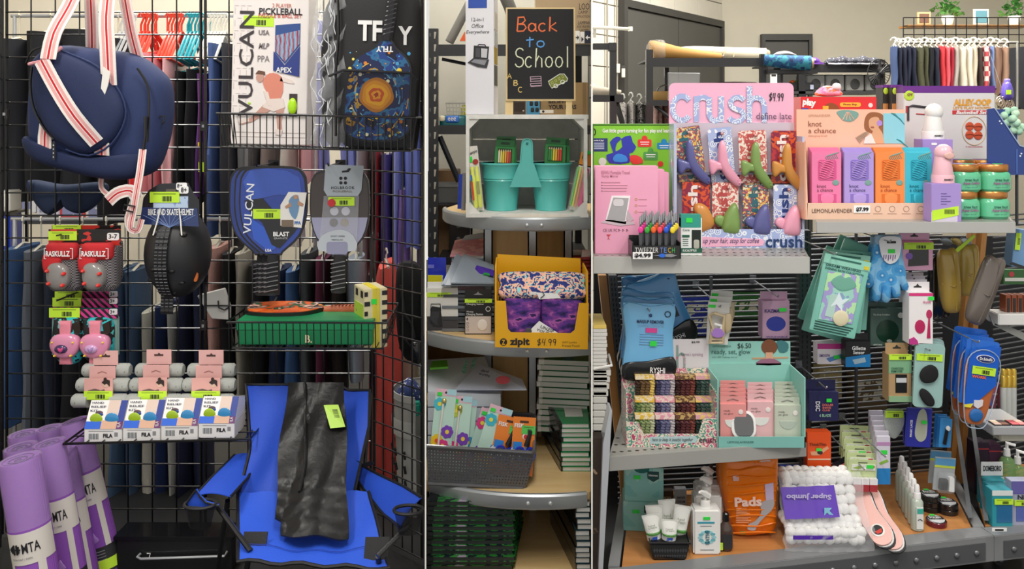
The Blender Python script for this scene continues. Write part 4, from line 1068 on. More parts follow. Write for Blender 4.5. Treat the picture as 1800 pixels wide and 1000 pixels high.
leg((440,965,1.97),(400,1180,2.05)); leg((664,978,1.94),(700,1170,2.05)); leg((400,880,2.2),(380,1020,2.4)); leg((630,850,2.3),(640,1030,2.4)); leg((640,830,2.38),(652,690,2.46),4); leg((440,860,2.38),(434,680,2.46),4)
b=B(t); b.ribbon([t.g(625,812,2.28),t.g(640,818,2.26),t.g(656,812,2.24)],9,[(1,trim)]); b.end('strap')
# carry bag draped over the chair
t2=T('carry_bag','black nylon carry bag draped down the blue camp chair with a lime sticker','bag',555,945,2.05)
def cb(u,v):
    xl=lerp(507,484,v)-6*math.sin(math.pi*v)+(12*v if v > .9 else 0); xr=lerp(606,612,v)
    x=lerp(xl,xr,u)+2*math.sin(v*11+u*4); y=672+268*v+6*u*v+(3*math.sin(u*9)*v)
    Y=2.40-.24*min(1,v/.7)-(.12*(v-.7)/.3 if v > .7 else 0)-.012*math.sin(u*math.pi)-.012*abs(math.sin(u*6+v*3))-(.004*math.sin(v*60+u*11)*math.sin(u*14-v*10) if v > .62 else .003*math.sin(v*20+u*14))
    return W(x,y,Y-.02)-t2.o.location
b=B(t2); b.grid(cb,26,44,m('111113','c',.4),th=3); b.end('nylon_body')
b=B(t2); b.tube([cb(.28+.12*math.sin(q*.2),q/20)+Vector((0,-.006,0)) for q in range(0,15)],3.2,m('141417','c'),n=6); b.end('drawcord_channel')
t2.o['label']='black nylon carry bag draped down the blue camp chair with a lime sticker'
q=cb(.8,.16); b=B(t2)
vv=[cb(.68,.135),cb(.92,.13),cb(1.0,.27),cb(.78,.28)]
vv=[p+Vector((0,-.016,0)) for p in vv]; b.add(vv+[p+Vector((0,.002,0)) for p in vv],[(0,1,2,3),(7,6,5,4),(0,4,5,1),(1,5,6,2),(2,6,7,3),(3,7,4,0)],m('b8e060')); b.end('price_sticker')
b=B(t2)
for i in range(8):
    f_=.2+i*.05; a=vv[0].lerp(vv[3],f_).lerp(vv[1].lerp(vv[2],f_),.5); c=vv[0].lerp(vv[3],f_).lerp(vv[1].lerp(vv[2],f_),.85); b.tube([a+Vector((0,-.002,0)),c+Vector((0,-.002,0))],.6,INK,n=4)
b.end('barcode')
# black shoe at right edge
t=T('black_shoe','black rubber clog hanging at the right by the divider','shoe',730,645,2.68)
t.puff('body',sp([(722,606),(734,602),(742,612),(743,632),(734,644),(722,636)],4),0,22,m('1b1c1f','g'),p=3)
# white gift bag at the centre
t=T('white_carrier','white and black paper carrier corner peeking between helmet and green box','bag',385,560,2.62)
t.prism('panel',[(346,520),(392,508),(402,540),(402,562),(372,560)],0,14,m('c9c8c4'),bev=1); t.tube('handle',[(384,528,-2),(386,540,-4),(396,544,-4),(402,540,-2)],1.3,INK)
# ================================================================ MIDDLE BAY
XL,XR=749.5,1038.5      # clear width between the dividers, in pixels
mapl=wood('d9b67c','e6c995',(4,30,60),.35)
mapw=wood('c79f68','d4b07c',(40,40,5),.4)
steel=m('b3b8bd','m',.35)
# stock rack at the back
t=T('stock_rack','dark blue black steel stock rack with slotted uprights behind the round shelf unit','rack',760,520,3.4)
rk=m('20242c','g',.45)
zfl=H0+1500*CZ/3.4
for x0 in (753,):
    t.box('upright',x0,50,x0+17,zfl,0,14,rk)
    for i in range(34):
        y=56+i*22
        b=B(t); b.prism([(x0+10,y),(x0+14,y),(x0+12,y+12),(x0+10,y+12)],-.6,0,m('b7b4aa')); b.end('slot')
        if i % 2 == 0: b=B(t); b.box(x0+2,y+2,x0+4,y+8,-.6,0,m('6a6b70')); b.end('slot')
t.box('beam',770,78,1038,98,2,12,rk); t.box('beam',770,220,1038,236,2,12,rk)
t.box('shelf_board',770,80,1038,84,12,190,m('39393a')); t.box('shelf_board',770,222,1038,226,12,190,m('39393a'))
t.box('beam',770,452,1038,466,2,12,rk); t.box('shelf_board',770,454,1038,458,12,190,m('39393a'))
b=B(t); b.tube([(772,240,8),(806,320,8)],5,rk,n=4); b.end('brace')
b=B(t); b.tube([(772,100,60),(830,112,60)],3,rk,n=4); b.end('brace')
t.box('upright',810,236,822,zfl,180,192,rk)
t.box('upright',1024,50,1037,zfl,176,190,rk)
t=T('grey_tube','slanted dark grey tube leaning between the stock rack and the wall','tube',790,78,3.65)
t.tube('tube',[(790,74,0),(822,10,10),(838,-25,14)],8,m('6f6d6a'),n=14)
t=T('orange_marker','small orange triangular tip beside the white office box','marker',815,78,3.52)
t.prism('tip',[(808,72),(817,55),(818,72)],0,8,m('f0622a','g'))
t=T('grey_tube','dark slanted grey tube behind the top of the chalkboard','tube',890,78,3.7)
t.tube('tube',[(882,-20,0),(896,12,0),(912,60,0)],11,m('5b5a58'),n=14)
t=T('wire_basket_small','small white wire basket on the lower beam of the stock rack','basket',800,220,3.44)
b=B(t)
for i in range(7): b.tube([(784+i*6,180,0),(786+i*5.6,204,0)],.7,m('b9b8b2'),n=4)
for j in range(4): b.tube([(784,182+j*7,0),(820,182+j*7,0)],.7,m('b9b8b2'),n=4)
b.end('wire_mesh'); b=B(t); b.tube([(783,180,-.5),(822,180,-.5),(822,180,60),(783,180,60)],1.2,m('c9c8c2'),closed=True); b.end('rim')
b=B(t)
for j in range(5): b.tube([(784+j*9,204,0),(784+j*9,204,50)],.7,m('b9b8b2'),n=4)
b.end('base_wire'); t.puff('yellow_bottle',rr(810,184,818,206,3),4,20,m('e6dc3a','g'),p=3)
t=T('blue_pack','pack in teal plastic with blue and white label on the lower rack beam','packet',795,224,3.42)
t.puff('pack',rr(771,202,822,226,6),-6,40,m('1f6b74','g'),p=3.4); t.puff('label',rr(783,203,808,216,4),-9,5,m('2a6fd0','g'),p=4); t.text('eee',788,206,802,212,WHT,d=-10); t.puff('label',rr(773,203,783,213,3),-8,5,m('e4dcc0','g'),p=4)
t=T('file_tray','grey embossed cardboard storage tray on the rack left of the crate','tray',790,356,3.42)
zt_=320
t.box('tray',766,327,815,357,0,60,pat(['4d4f50','626466'],160,'wave',dist=6),bev=1); t.box('rim',764,324,817,329,-2,62,m('6c6e70'),bev=.6)
t.box('support_board',766,357,1036,361,0,150,rk); 
t=T('black_speaker','small black device with round knobs under the rack at left','device',800,452,3.5)
t.box('case',790,392,826,452,0,40,m('1c1c1e'),bev=1.5); t.puff('knob',circ(806,398,4,n=10),-3,3,m('6a6a6c'),p=3); t.puff('knob',circ(806,420,4,n=10),-3,3,m('6a6a6c'),p=3)
t=T('cardboard_box','brown cardboard box low on the left behind the round shelf','box',765,452,3.62)
t.box('carton',752,300,806,452,0,60,m('8a6a48'),bev=1)
# boxes on the rack seen behind the easel
t=T('cardboard_box','large kraft cardboard lamp box on the upper rack beam','box',990,80,3.44)
kr=m('b39b7c','',.6)
t.box('carton',942,-30,1037,80,0,90,kr,bev=1)
t.text('LOO',1018,6,1036,17,INK,d=-.8); t.text('LAMP',1017,19,1033,24,m('3c342c'),d=-.8); t.text('STRUCTION',1014,27,1037,31,m('3c342c'),d=-.8)
t.text('LAMPAR',1016,37,1037,43,m('3c342c'),d=-.8); t.text('ASE INSTR',1014,45,1037,49,m('3c342c'),d=-.8); t.text('LAMP',1018,51,1034,55,m('3c342c'),d=-.8)
t=T('arrow_sign','dark navy card with white arrow beside two white arrow cards at right of chalkboard','card',1026,79,3.38)
t.box('white_card',1011,54,1019,76,0,2,WHT); t.box('white_card',1020,56,1027,76,0,2,WHT); t.box('navy_card',1028,54,1038,76,0,2,m('14203c'))
t.prism('arrow',[(1029,66),(1033,62),(1033,65),(1037,65),(1037,67),(1033,67),(1033,70)],-1,0,WHT); t.prism('arrow',[(1012,65),(1015,65),(1015,62),(1018,66),(1015,70),(1015,67),(1012,67)],-1,0,INK); t.prism('arrow',[(1022,65),(1026,69),(1022,74)],-1,0,INK)
t=T('cardboard_box','kraft box printed BELIEVE YOUR EARS behind the easel legs','box',985,222,3.42)
t.box('carton',950,145,1034,222,0,80,m('a98c62','',.6),bev=1); t.box('side_tape',1024,145,1030,222,-.6,0,m('8f7550'))
t.text('BELIEVE',964,176,997,181.5,INK,d=-1.2,bold=.03); t.text('YOUR EARS',964,184,1013,192,INK,d=-1.2,bold=.03)
t=T('product_box','small brown picture box behind the easel left leg','box',913,222,3.4)
t.box('carton',902,176,924,222,0,40,m('4a3f38'),bev=.6); t.box('picture',904,180,922,196,-.8,0,pat(['8d7a6c','3a2f2a','c9b8a8'],40)); 
t=T('product_box','light blue box with black cameras printed behind the easel','box',937,222,3.4)
t.box('carton',926,176,949,222,0,40,m('4fa0cf'),bev=.6)
for x,y in ((931,182),(940,182),(933,193),(941,193)): t.puff('camera_print',rr(x,y-4,x+6,y+4,2),-2,1,m('22262b'),p=4)
t=T('label_card','small white label card with a round badge standing on the crate behind the easel','card',961,199,2.66)
t.box('card',949,193,973,199,0,2,WHT); t.puff('badge',circ(955,196,2.2,n=10),-1,1,INK,p=4)

# round tiered shelf unit (three tiers in view), cut by the dividers
CX,CY=.07,2.76
def tier_poly(r,z0,z1,t,mat,n=64,inner=0):
    pts=[]
    for i in range(n+1):
        a=math.pi+math.pi*i/n   # front half
        x,y=CX+r*math.cos(a),CY+r*math.sin(a)
        lo,hi=ray(XL,y),ray(XR,y); pts.append((min(max(x,lo),hi),y))
    for (x,y) in ((ray(XR,CY+r*.5),CY+r*.5),(ray(XL,CY+r*.5),CY+r*.5)):
        if r < .35: x=min(max(x,CX-r*.86),CX+r*.86)
        pts.append((x,y))
    o=t.o.location; n_=len(pts)
    b=B(t); vs=[Vector((x,y,z0))-o for x,y in pts]+[Vector((x,y,z1))-o for x,y in pts]
    b.add(vs,[tuple(range(n_-1,-1,-1)),tuple(range(n_,2*n_))]+[(i,(i+1) % n_,(i+1) % n_+n_,i+n_) for i in range(n_)],mat)
    return b
ZT=[CZ-185*2.47/1500,CZ-405*2.31/1500,CZ-672*2.21/1500,.10]
t=T('round_shelf','round tiered wooden display shelf with steel rims and uprights','shelf',935,1000,2.76); t.o.location=(CX,CY,0); 
t.k=1
for r,z in ((.29,ZT[0]),(.45,ZT[1]),(.55,ZT[2]),(.6,ZT[3])):
    tier_poly(r-.006,z-.03,z,t,mapl).end('shelf_board')
    # steel rim as an arc
    a0,a1=180,360
    b=B(t); o=t.o.location; arcp=[]
    for i in range(97):
        a=math.radians(a0+(a1-a0)*i/96); x,y=CX+r*math.cos(a),CY+r*math.sin(a)
        if ray(XL,y) < x < ray(XR,y): arcp.append((a,x,y))
    vs=[]
    for a,x,y in arcp:
        for rad,zz_ in ((r-.008,z+.004),(r,z+.004),(r+.004,z-.001),(r+.004,z-.03),(r,z-.036),(r-.008,z-.036)):
            vs.append(Vector((CX+rad*math.cos(a),CY+rad*math.sin(a),zz_))-o)
    fs=[(i*6+j,i*6+(j+1) % 6,(i+1)*6+(j+1) % 6,(i+1)*6+j) for i in range(len(arcp)-1) for j in range(6)]
    b.add(vs,fs,steel); b.end('steel_rim')
    for da in (-8.2,0):
        a=math.radians(273+da*(.29/r) ** .5-0); x,y=CX+(r+.004)*math.cos(a),CY+(r+.004)*math.sin(a)
        b=B(t); b.ell(t.bx,t.by,0,1,1,1,m('c9ccce','m'),n=10,q=6); q=b.end('rim_bolt'); q.location=Vector((x,y,z-.018))-o; q.scale=(.006,.004,.006)
# uprights and infill panels between the tiers
def upr(px,z0,z1,Y,w_=.014):
    x=ray(px,Y); o=t.o.location; b=B(t)
    def bx(xa,xb,ya,yb,mt): b.hexa([Vector(p)-o for p in ((xa,ya,z0),(xb,ya,z0),(xb,yb,z0),(xa,yb,z0),(xa,ya,z1),(xb,ya,z1),(xb,yb,z1),(xa,yb,z1))],mt)
    bx(x-w_,x+w_,Y,Y+.004,steel); bx(x-w_,x-w_+.004,Y,Y+.04,steel); bx(x+w_-.004,x+w_,Y,Y+.04,steel); b.end('steel_upright')
def infill(pa,pb,Ya,Yb,z0,z1):
    xa,xb=ray(pa,Ya),ray(pb,Yb); o=t.o.location; b=B(t)
    b.hexa([Vector(p)-o for p in ((xa,Ya,z0),(xb,Yb,z0),(xb,Yb+.015,z0),(xa,Ya+.015,z0),(xa,Ya,z1),(xb,Yb,z1),(xb,Yb+.015,z1),(xa,Ya+.015,z1))],mapw); b.end('wood_panel')
for (za,zb) in ((ZT[1],ZT[0]-.03),(ZT[2],ZT[1]-.03),(ZT[3],ZT[2]-.03)):
    infill(862,934,2.66,2.60,za,zb); infill(938,992,2.60,2.68,za,zb)
    upr(858,za,zb,2.64); upr(936,za,zb,2.58); upr(999,za,zb,2.66)
infill(752,852,2.9,2.72,ZT[2],ZT[1]-.03)

# white crate on top
t=T('white_crate','white painted wooden crate lying on its side on the top tier','crate',928,385,2.47,z=None); t.o.location.z=ZT[0]
zc=ZT[0]
cw=wood('d8d8d4','eceae6',(30,30,30),.6)
def crate_box(nm,px0,px1,z0,z1,Y0,Y1,mat=cw,bev=0):
    o=t.o.location; b=B(t); xa,xb=ray(px0,2.47),ray(px1,2.47)
    b.hexa([Vector(p)-o for p in ((xa,Y0,z0),(xb,Y0,z0),(xb,Y1,z0),(xa,Y1,z0),(xa,Y0,z1),(xb,Y0,z1),(xb,Y1,z1),(xa,Y1,z1))],mat); return b.end(nm,bev=bev)
HC=.302
crate_box('bottom_board',818,1036,zc+.001,zc+.013,2.50,2.73); crate_box('top_board',818,1036,zc+HC-.012,zc+HC,2.50,2.73)
crate_box('side_board',818,824,zc+.013,zc+HC-.012,2.50,2.73); crate_box('side_board',1028,1034,zc+.013,zc+HC-.012,2.50,2.73)
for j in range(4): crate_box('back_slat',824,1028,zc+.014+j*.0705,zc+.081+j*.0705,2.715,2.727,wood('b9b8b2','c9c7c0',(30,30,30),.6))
for px,s in ((824,1),(1028,-1)):
    for (za,sg) in ((zc+.013,1),(zc+HC-.012,-1)):
        o=t.o.location; x=ray(px,2.47); b=B(t); v=[(x,2.505,za),(x+s*.03,2.505,za),(x,2.505,za+sg*.03),(x,2.72,za),(x+s*.03,2.72,za),(x,2.72,za+sg*.03)]
        b.add([Vector(p)-o for p in v],[(0,1,2),(5,4,3),(0,3,4,1),(1,4,5,2),(2,5,3,0)],cw); b.end('corner_block')
ztop=zc+HC
# office box and chalkboard on top of the crate: their Y from the crate top
def T2(name,label,cat,px,py,Y,z,**kw):
    """thing standing at height z; py is where the photo shows its foot, so pixel rows stay those of the photo"""
    tt=T(name,label,cat,px,py,Y,**kw); return tt
yc=H0-F*(ztop-CZ)/2.53
t=T('office_box','tall white carton with a blue top and briefcase picture standing on the crate','box',842,yc,2.53,rz=-6)
wc=m('e9e8f0','',.4)
t.box('carton',818,-8,868,yc,0,60,wc,bev=.8)
t.box('blue_print',823,-4,856,14,-.6,0,m('2f52b0'))
t.text('12-in-1',829,31,850,37.5,INK,d=-.7); t.text('Office',829,42,850,49,INK,d=-.7,shear=.25); t.text('Everywhere',819,53,860,61,INK,d=-.7,shear=.25)
t.prism('case_print',[(833,80),(860,82),(858,104),(832,102)],-.8,0,m('28282c')); t.prism('case_print',[(836,84),(844,85),(844,101),(836,100)],-1.2,0,m('4a4a50')); t.prism('case_print',[(846,85),(857,86),(856,102),(846,101)],-1.2,0,m('c9c9d2'))
t.prism('case_print',[(822,110),(832,102),(860,105),(856,120),(840,118)],-1.6,0,m('3b3b42')); t.prism('case_print',[(828,109),(834,104),(856,106),(852,115)],-2,0,m('8f8f98')); t.tube('handle_print',[(840,80,-.6),(842,78,-.6),(853,79,-.6),(854,82,-.6)],.8,INK,n=4)
b=B(t)
for (y0,y1,c) in ((20,50,'d6d0c8'),(55,80,'c9ccd0'),(82,112,'b79a2e'),(114,150,'55564f')): b.box(868,y0,868.8,y1,8,50,m(c))
b.end('side_print')
t=T('chalkboard_sign','framed chalkboard easel sign reading Back to School on the crate','sign',948,199,2.58,rx=-4)
pn=wood('d8bd86','e4cd9c',(40,40,6),.5)
yb_=199
t.box('frame',889,11,1012,177,0,8,pn,bev=.6,tp=1); t.box('slate',892,14,1009,174,-.8,0,m('1f2023','',.8))
t.box('leg',888,176,902,203,4,10,pn); t.box('leg',996,176,1006,203,4,10,pn)
b=B(t); b.tube([(894,30,14),(894,120,60),(894,201,92)],2.5,pn,n=4); b.end('rear_leg'); b=B(t); b.tube([(1002,30,14),(1002,120,60),(1002,201,92)],2.5,pn,n=4); b.end('rear_leg')
t.tube('cord',[(895,150,12),(895,165,66)],.5,m('d8d4c8'),n=4)
hand(t,'Back',909,28,984,54,m('e8764a','',.9),r=1.3,slant=.05)
hand(t,'to',925,62,962,82,m('5fa0e4','',.9),r=1.2)
hand(t,'School',905,84,1001,118,m('e2e6c8','',.9),r=1.1,slant=.05)
for c,x,y in (('A',892,129),('B',903,141),('C',911,153)): hand(t,c,x,y,x+8.5,y+9,m('e4c67a','',.9),r=.8)
b=B(t); pkc=m('d9b9cc','',.9)
for y in (135,139,143,147,151): b.tube([(932,y,-1),(951,y-1,-1)],.6,pkc,n=4)
b.tube([(951,134,-1),(952,151,-1),(934,152,-1),(932,147,-1)],.6,pkc,n=4); b.tube([(932,135,-1),(933,144,-1)],.6,pkc,n=4); b.end('book_drawing')
b=B(t); cy=m('e4e2a8','',.9); cwh=m('eceee8','',.9)
b.prism([(966,148),(964,143),(985,130),(993,132),(998,138),(997,142),(970,155)],-1,-.6,m('7f8a3c','',.9))
b.tube([(966,148,-1.4),(964,143,-1.4),(984,130,-1.4),(992,130,-1.4),(998,138,-1.4),(997,142,-1.4),(970,155,-1.4)],.8,cwh,n=4,closed=True)
for x,y in ((977,151),(989,144)): b.tube([(x+3.4*math.cos(a),y+3.4*math.sin(a),-1.6) for a in [2*math.pi*i/10 for i in range(10)]],.8,cwh,n=4,closed=True)
for i in range(4): x=969+i*6; y=145-i*3.6; b.tube([(x,y,-1.6),(x+3,y-2,-1.6),(x+4,y+1,-1.6),(x+1,y+3,-1.6)],.5,cy,n=4,closed=True)
b.end('bus_drawing')

# teal double bucket
zc2=zc+.013
Yb=2.6; pb_=H0+F*(CZ-zc2)/Yb
t=T('double_bucket','turquoise metal double bucket with centre handle inside the white crate','planter',926,pb_,Yb)
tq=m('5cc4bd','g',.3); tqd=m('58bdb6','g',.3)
top=286; bot=pb_
for cx,nm in ((882,1),(968,1)):
    b=B(t); H_=bot-top
    b.lathe(cx,0,[(35,top),(37.5,top-1),(38,top+2),(36.2,top+4),(33.4,top+24),(34.2,top+26),(32.8,top+28),(33.6,top+30),(32.2,top+32),(27,bot-3),(28,bot-1),(27,bot),(0.02,bot),],tq,n=30)
    b.end('bucket')
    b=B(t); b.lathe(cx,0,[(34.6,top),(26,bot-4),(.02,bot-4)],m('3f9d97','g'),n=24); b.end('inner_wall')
# the connecting plate and handle
t.prism('bridge_plate',[(912,286),(938,286),(951,326),(896,326)],-33,-30,tqd)
t.prism('handle',[(914,288),(917,252)]+arc(926,252,9,9,180,360,8)+[(936,288)],-30,-27,tqd)
t.tube('handle_edge',[(914,288,-31),(917,252,-31)]+[(x,y,-31) for x,y in arc(926,252,9,9,180,360,8)]+[(936,288,-31)],1.1,tq)
t.puff('handle_rivet',circ(926,251,2.2,n=8),-33,-29,m('2f7f7a','m'),p=3)
# pencil boxes
def pencilbox(x0,y0,x1,y1,d,ry,label,cols):
    tt=T('pencil_box',label,'box',(x0+x1)/2,y1,Yb-.012+d*.0016,ry=ry,group='green coloured pencil boxes')
    gg=m('2b8a42','',.4)
    tt.box('carton',x0,y0+12,x1,y1,0,10,gg,bev=.5); tt.box('hang_tab',x0+1,y0,x1-1,y0+12,4,5.5,m('23733a','',.4)); tt.prism('hang_hole',rr((x0+x1)/2-8,y0+4,(x0+x1)/2+8,y0+8,1.5),3,4,m('123a20'))
    n_=len(cols); w_=(x1-x0-12)/n_
    tt.box('window',x0+5,y0+15,x1-5,y0+41,-.5,0,m('14401f'))
    for i,c in enumerate(cols):
        x=x0+6+i*w_; b=B(tt); b.box(x,y0+20,x+w_*.75,y0+40,-2,0,m(c,'g')); b.prism([(x,y0+20),(x+w_*.75,y0+20),(x+w_*.38,y0+16)],-1.6,-.4,m('e0c79a')); b.end('pencil')
    return tt
PC=['e8e4c8','3f9a3a','f0d01e','f5a81e','ea5a1e','c8261e']
pencilbox(872,240,908,305,5,0,'green pencil box behind at the right inside the left bucket',PC)
pencilbox(868,246,903,308,-8,3,'green coloured pencil box in front inside the left bucket',['e8e4c8','f0e07a','f0d01e','f5a81e','ea5a1e','c8261e'])
pencilbox(966,243,1000,306,6,2,'green pencil box behind inside the right bucket',PC)
pencilbox(956,242,992,308,-8,3,'green coloured pencil box in front inside the right bucket',['2f7a34','3f9a3a','f0d01e','f5b81e','ea5a1e','d8341e'])
# highlighters
def fl(Y,z): return H0+F*(CZ-z)/Y
y_=fl(2.54,zc2)
t=T('highlighter_pack','carded pack of yellow highlighters leaning inside the crate at left','marker pack',844,y_,2.535,ry=-6)
t.box('card',832,256,851,y_-2,2,3,m('e4dfd8'),bev=.4); t.puff('blister',rr(834,290,852,y_-3,4),-9,2,m('eef0f0','film'),p=4)
hy=m('e8f01a','g')
for x in (838,846): 
    b=B(t); b.lathe(x,-3,[(2.6,292),(3.2,294),(3.2,308),(4,309),(4,y_-12),(3,y_-8)],hy,n=10); b.end('highlighter')
t.text('Sharpie',832,263,850,272,INK,d=.8,rot=12,bold=.01); t.sticker(832,274,840,284,d=.5,mat=GRN,bars=False); t.prism('red_badge',circ(845,284,5,n=10),.6,1.5,m('a8322a')); t.box('blue_strip',834,306,837,316,-10,-9,m('2a7ac8')); t.box('red_strip',834,318,837,350,-10,-9,m('d8482a'))
t.box('print',843,318,848,340,-8.5,-7.4,m('8a9018'))
y_=fl(2.54,zc2)
t=T('highlighter_pack','carded pack of pink, orange and green highlighters leaning at the crate right wall','marker pack',1008,y_,2.535,ry=12)
t.box('card',1000,266,1022,290,2,3,m('d9861e')); t.box('card',1000,288,1022,y_-3,2,3,m('e8e4de')); t.puff('blister',rr(996,292,1020,y_-4,4),-9,2,m('eef0f0','film'),p=4)
for x,c in ((1000,'4ac83a'),(1004,'e8e81a'),(1009,'f08a3a'),(1016,'ee2f8a')):
    b=B(t); b.lathe(x,-3-(1 if c == 'ee2f8a' else 0),[(1.4,292),(1.8+(2 if c == 'ee2f8a' else 0),294),(1.8+(2 if c == 'ee2f8a' else 0),y_-14),(1.2,y_-9)],m(c,'g'),n=9); b.end('highlighter')
t.text('EK',1003,272,1013,278,m('4a2a12'),d=.6,bold=.03); t.sticker(1008,262,1016,268,d=.5,mat=GRN,bars=False)
y_=fl(2.70,zc)
t=T('blue_notebook','blue booklet leaning on the outer left wall of the crate','notebook',809,y_,2.58,rz=-30)
t.box('cover',803,306,811,y_-2,0,3,m('2440b0','g'),lean=0,sh=3); t.box('cover_back',811,304,818,y_,0,3,m('8d8a88'),sh=2)

# ---------------- second tier goods
z2=ZT[1]
def on2(py): return Yof(py,z2)
def flat(tt,nm,pts,h,mat,zb=0,Z=None,**kw):
    """flat slab on a level surface: pts = photo pixels of its outline where it lies"""
    Z=z2 if Z is None else Z; o=tt.o.location; n_=len(pts)
    P=[W(x,y,Yof(y,Z+zb)) for x,y in pts]
    b=B(tt); vs=[p-o for p in P]+[p-o+Vector((0,0,h)) for p in P]
    b.add(vs,[tuple(range(n_-1,-1,-1)),tuple(range(n_,2*n_))]+[(i,(i+1) % n_,(i+1) % n_+n_,i+n_) for i in range(n_)],mat)
    return b.end(nm,**kw)
# stacks are given by base outline lifted by zb
def card(tt,P4,th,mat,nm):
    b=B(tt); o=tt.o.location; v=[Vector(p)-o for p in P4]; n_=(v[1]-v[0]).cross(v[3]-v[0]).normalized()*th
    b.add(v+[p+n_ for p in v],[(0,1,2,3),(7,6,5,4),(0,4,5,1),(1,5,6,2),(2,6,7,3),(3,7,4,0)],mat); return b.end(nm)
def slabw(tt,nm,pxa,pxb,Y0,Y1,z0,z1,mat,skew=0):
    o=tt.o.location; b=B(tt); a0,a1,b0,b1=ray(pxa,Y0),ray(pxb,Y0),ray(pxa+skew,Y1),ray(pxb+skew*.4,Y1)
    b.hexa([Vector(p)-o for p in ((a0,Y0,z0),(a1,Y0,z0),(b1,Y1,z0),(b0,Y1,z0),(a0,Y0,z1),(a1,Y0,z1),(b1,Y1,z1),(b0,Y1,z1))],mat); return b.end(nm)
t=T('folder_stack','stack of grey plastic folders with a purple label on the second tier','folders',820,560,2.44); t.o.location.z=z2
gf=m('8b98a6','g',.35)
for i in range(11): slabw(t,'folder',777+i % 2*2,869,2.44+i % 3*.004,2.60,z2+.002+i*.0108,z2+.010+i*.0108,m('3a3e44' if i % 2 else '6b727b','g'),8)
card(t,[W(776,503,2.42),W(868,503,2.42),W(868,476,2.58),W(802,448,2.62)],.004,m('7c8896','g',.35),'cover'); card(t,[W(792,499,2.415),W(869,500,2.415),W(869,468,2.58),W(815,448,2.62)],.004,gf,'cover')
card(t,[W(832,480,2.49),W(868,486,2.45),W(869,476,2.50),W(838,467,2.53)],.002,m('4a2aa0'),'purple_label'); card(t,[W(849,483,2.465),W(861,485,2.455),W(861,482,2.47),W(851,480.5,2.475)],.003,m('2aa04a'),'green_label')
b=B(t); b.tube([t.g(780,502,2.42),t.g(806,450,2.62)],3,m('a9b2bd','g')); b.end('folder_spine')
t=T('pink_folders','stack of pink patterned folders behind the grey ones','folders',820,548,Y=2.68); t.o.location.z=z2
for i in range(14): slabw(t,'folder',793+i % 3,851,2.66,2.82,z2+.002+i*.0125,z2+.011+i*.0125,m(('d9a3a8','b9c9e0','c98a92')[i % 3],'g'),6)
card(t,[W(791,452,2.65),W(852,449,2.65),W(851,412,2.82),W(800,424,2.80)],.003,pat(['d99aa0','e3b0b2','cf8e98','dba6ac'],16),'cover'); card(t,[W(812,424,2.79),W(852,420,2.78),W(852,410,2.82),W(818,416,2.82)],.004,m('a9c4e0','g'),'blue_edge')
yy2=fl(2.6,z2)
yb1=fl(2.66,z2)
t=T('blue_folder','royal blue folder standing at the left divider on the second tier','folder',767,yb1,Y=2.66)
t.box('cover',752,453,784,yb1,0,3,m('2638c4','g')); t.box('label',752,465,763,471,-1,0,m('7a7fe0'))
t=T('yellow_notebook','yellow notebook standing below the blue folder at the left','notebook',765,yy2,Y=2.60)
t.box('cover',752,484,777,yy2,0,3,m('e4dc26','g')); t.box('pages',754,486,778,yy2,3,10,m('e8e6da'))
# tablet stand box
yb1=583; Y1=on2(583)
t=T('stand_box','white box with black tablet stand picture and lime sticker on the second tier','box',778,yb1,Y1)
t.box('carton',750.5,506,805,yb1,0,20,m('dcdbd8','',.4),bev=.6); t.box('dark_print',750.8,556,805,yb1-2,-.5,0,m('3b3b40')); t.sticker(750.8,514,793,522,d=-1)
t.tube('handle_print',[(757,546,-.8),(758,534,-.8),(774,534,-.8),(775,546,-.8)],.8,INK,n=4)
t.prism('stand_print',[(757,542),(760,538),(774,540),(777,560),(778,574),(762,574),(756,566)],-1.4,-.5,m('1e2024')); t.prism('stand_print',[(760,546),(773,548),(768,572),(754,560)],-2,-1.4,m('34363c','g')); t.box('white_card',750.8,497,792,508,6,8,m('e6e6e6'))
t=T('charger_box','small black and white wireless charging station box with hang tab','box',842,588,z=z2)
t.box('carton',817,524,864,588,0,14,m('17181a','',.4),bev=.5); t.box('hang_tab',817,510,864,525,4,5.5,m('1b1b1c')); t.prism('hang_hole',[(832,519),(838,516),(840,513),(842,516),(849,519)],3,4,m('8a8a8c'))
t.sticker(817,525,865,532,d=-1); t.text('Charging Station',820,532.6,850,536.6,WHT,d=-.9); t.text('Wireless',820,546,832,549,WHT,d=-.9); t.text('Charging Station',820,550,849,555,WHT,d=-.9)
t.tube('badge_print',[(858+4*math.cos(a),543+4*math.sin(a),-.5) for a in [2*math.pi*i/12 for i in range(12)]],.5,WHT,n=4,closed=True)
t.box('picture_print',818,556,863,586,-.6,0,m('cfc3bd')); t.puff('puck_print',circ(848,571,9,10,14),-2,0,m('e8e2dc'),p=3); t.text('4',819,558,823,563,INK,d=-.8,bold=.02)
for q in range(3): t.tube('icon_print',[(822+2*math.cos(a),568+q*6+2*math.sin(a),-.8) for a in [2*math.pi*i/8 for i in range(8)]],.35,m('8a7f7a'),n=4,closed=True)
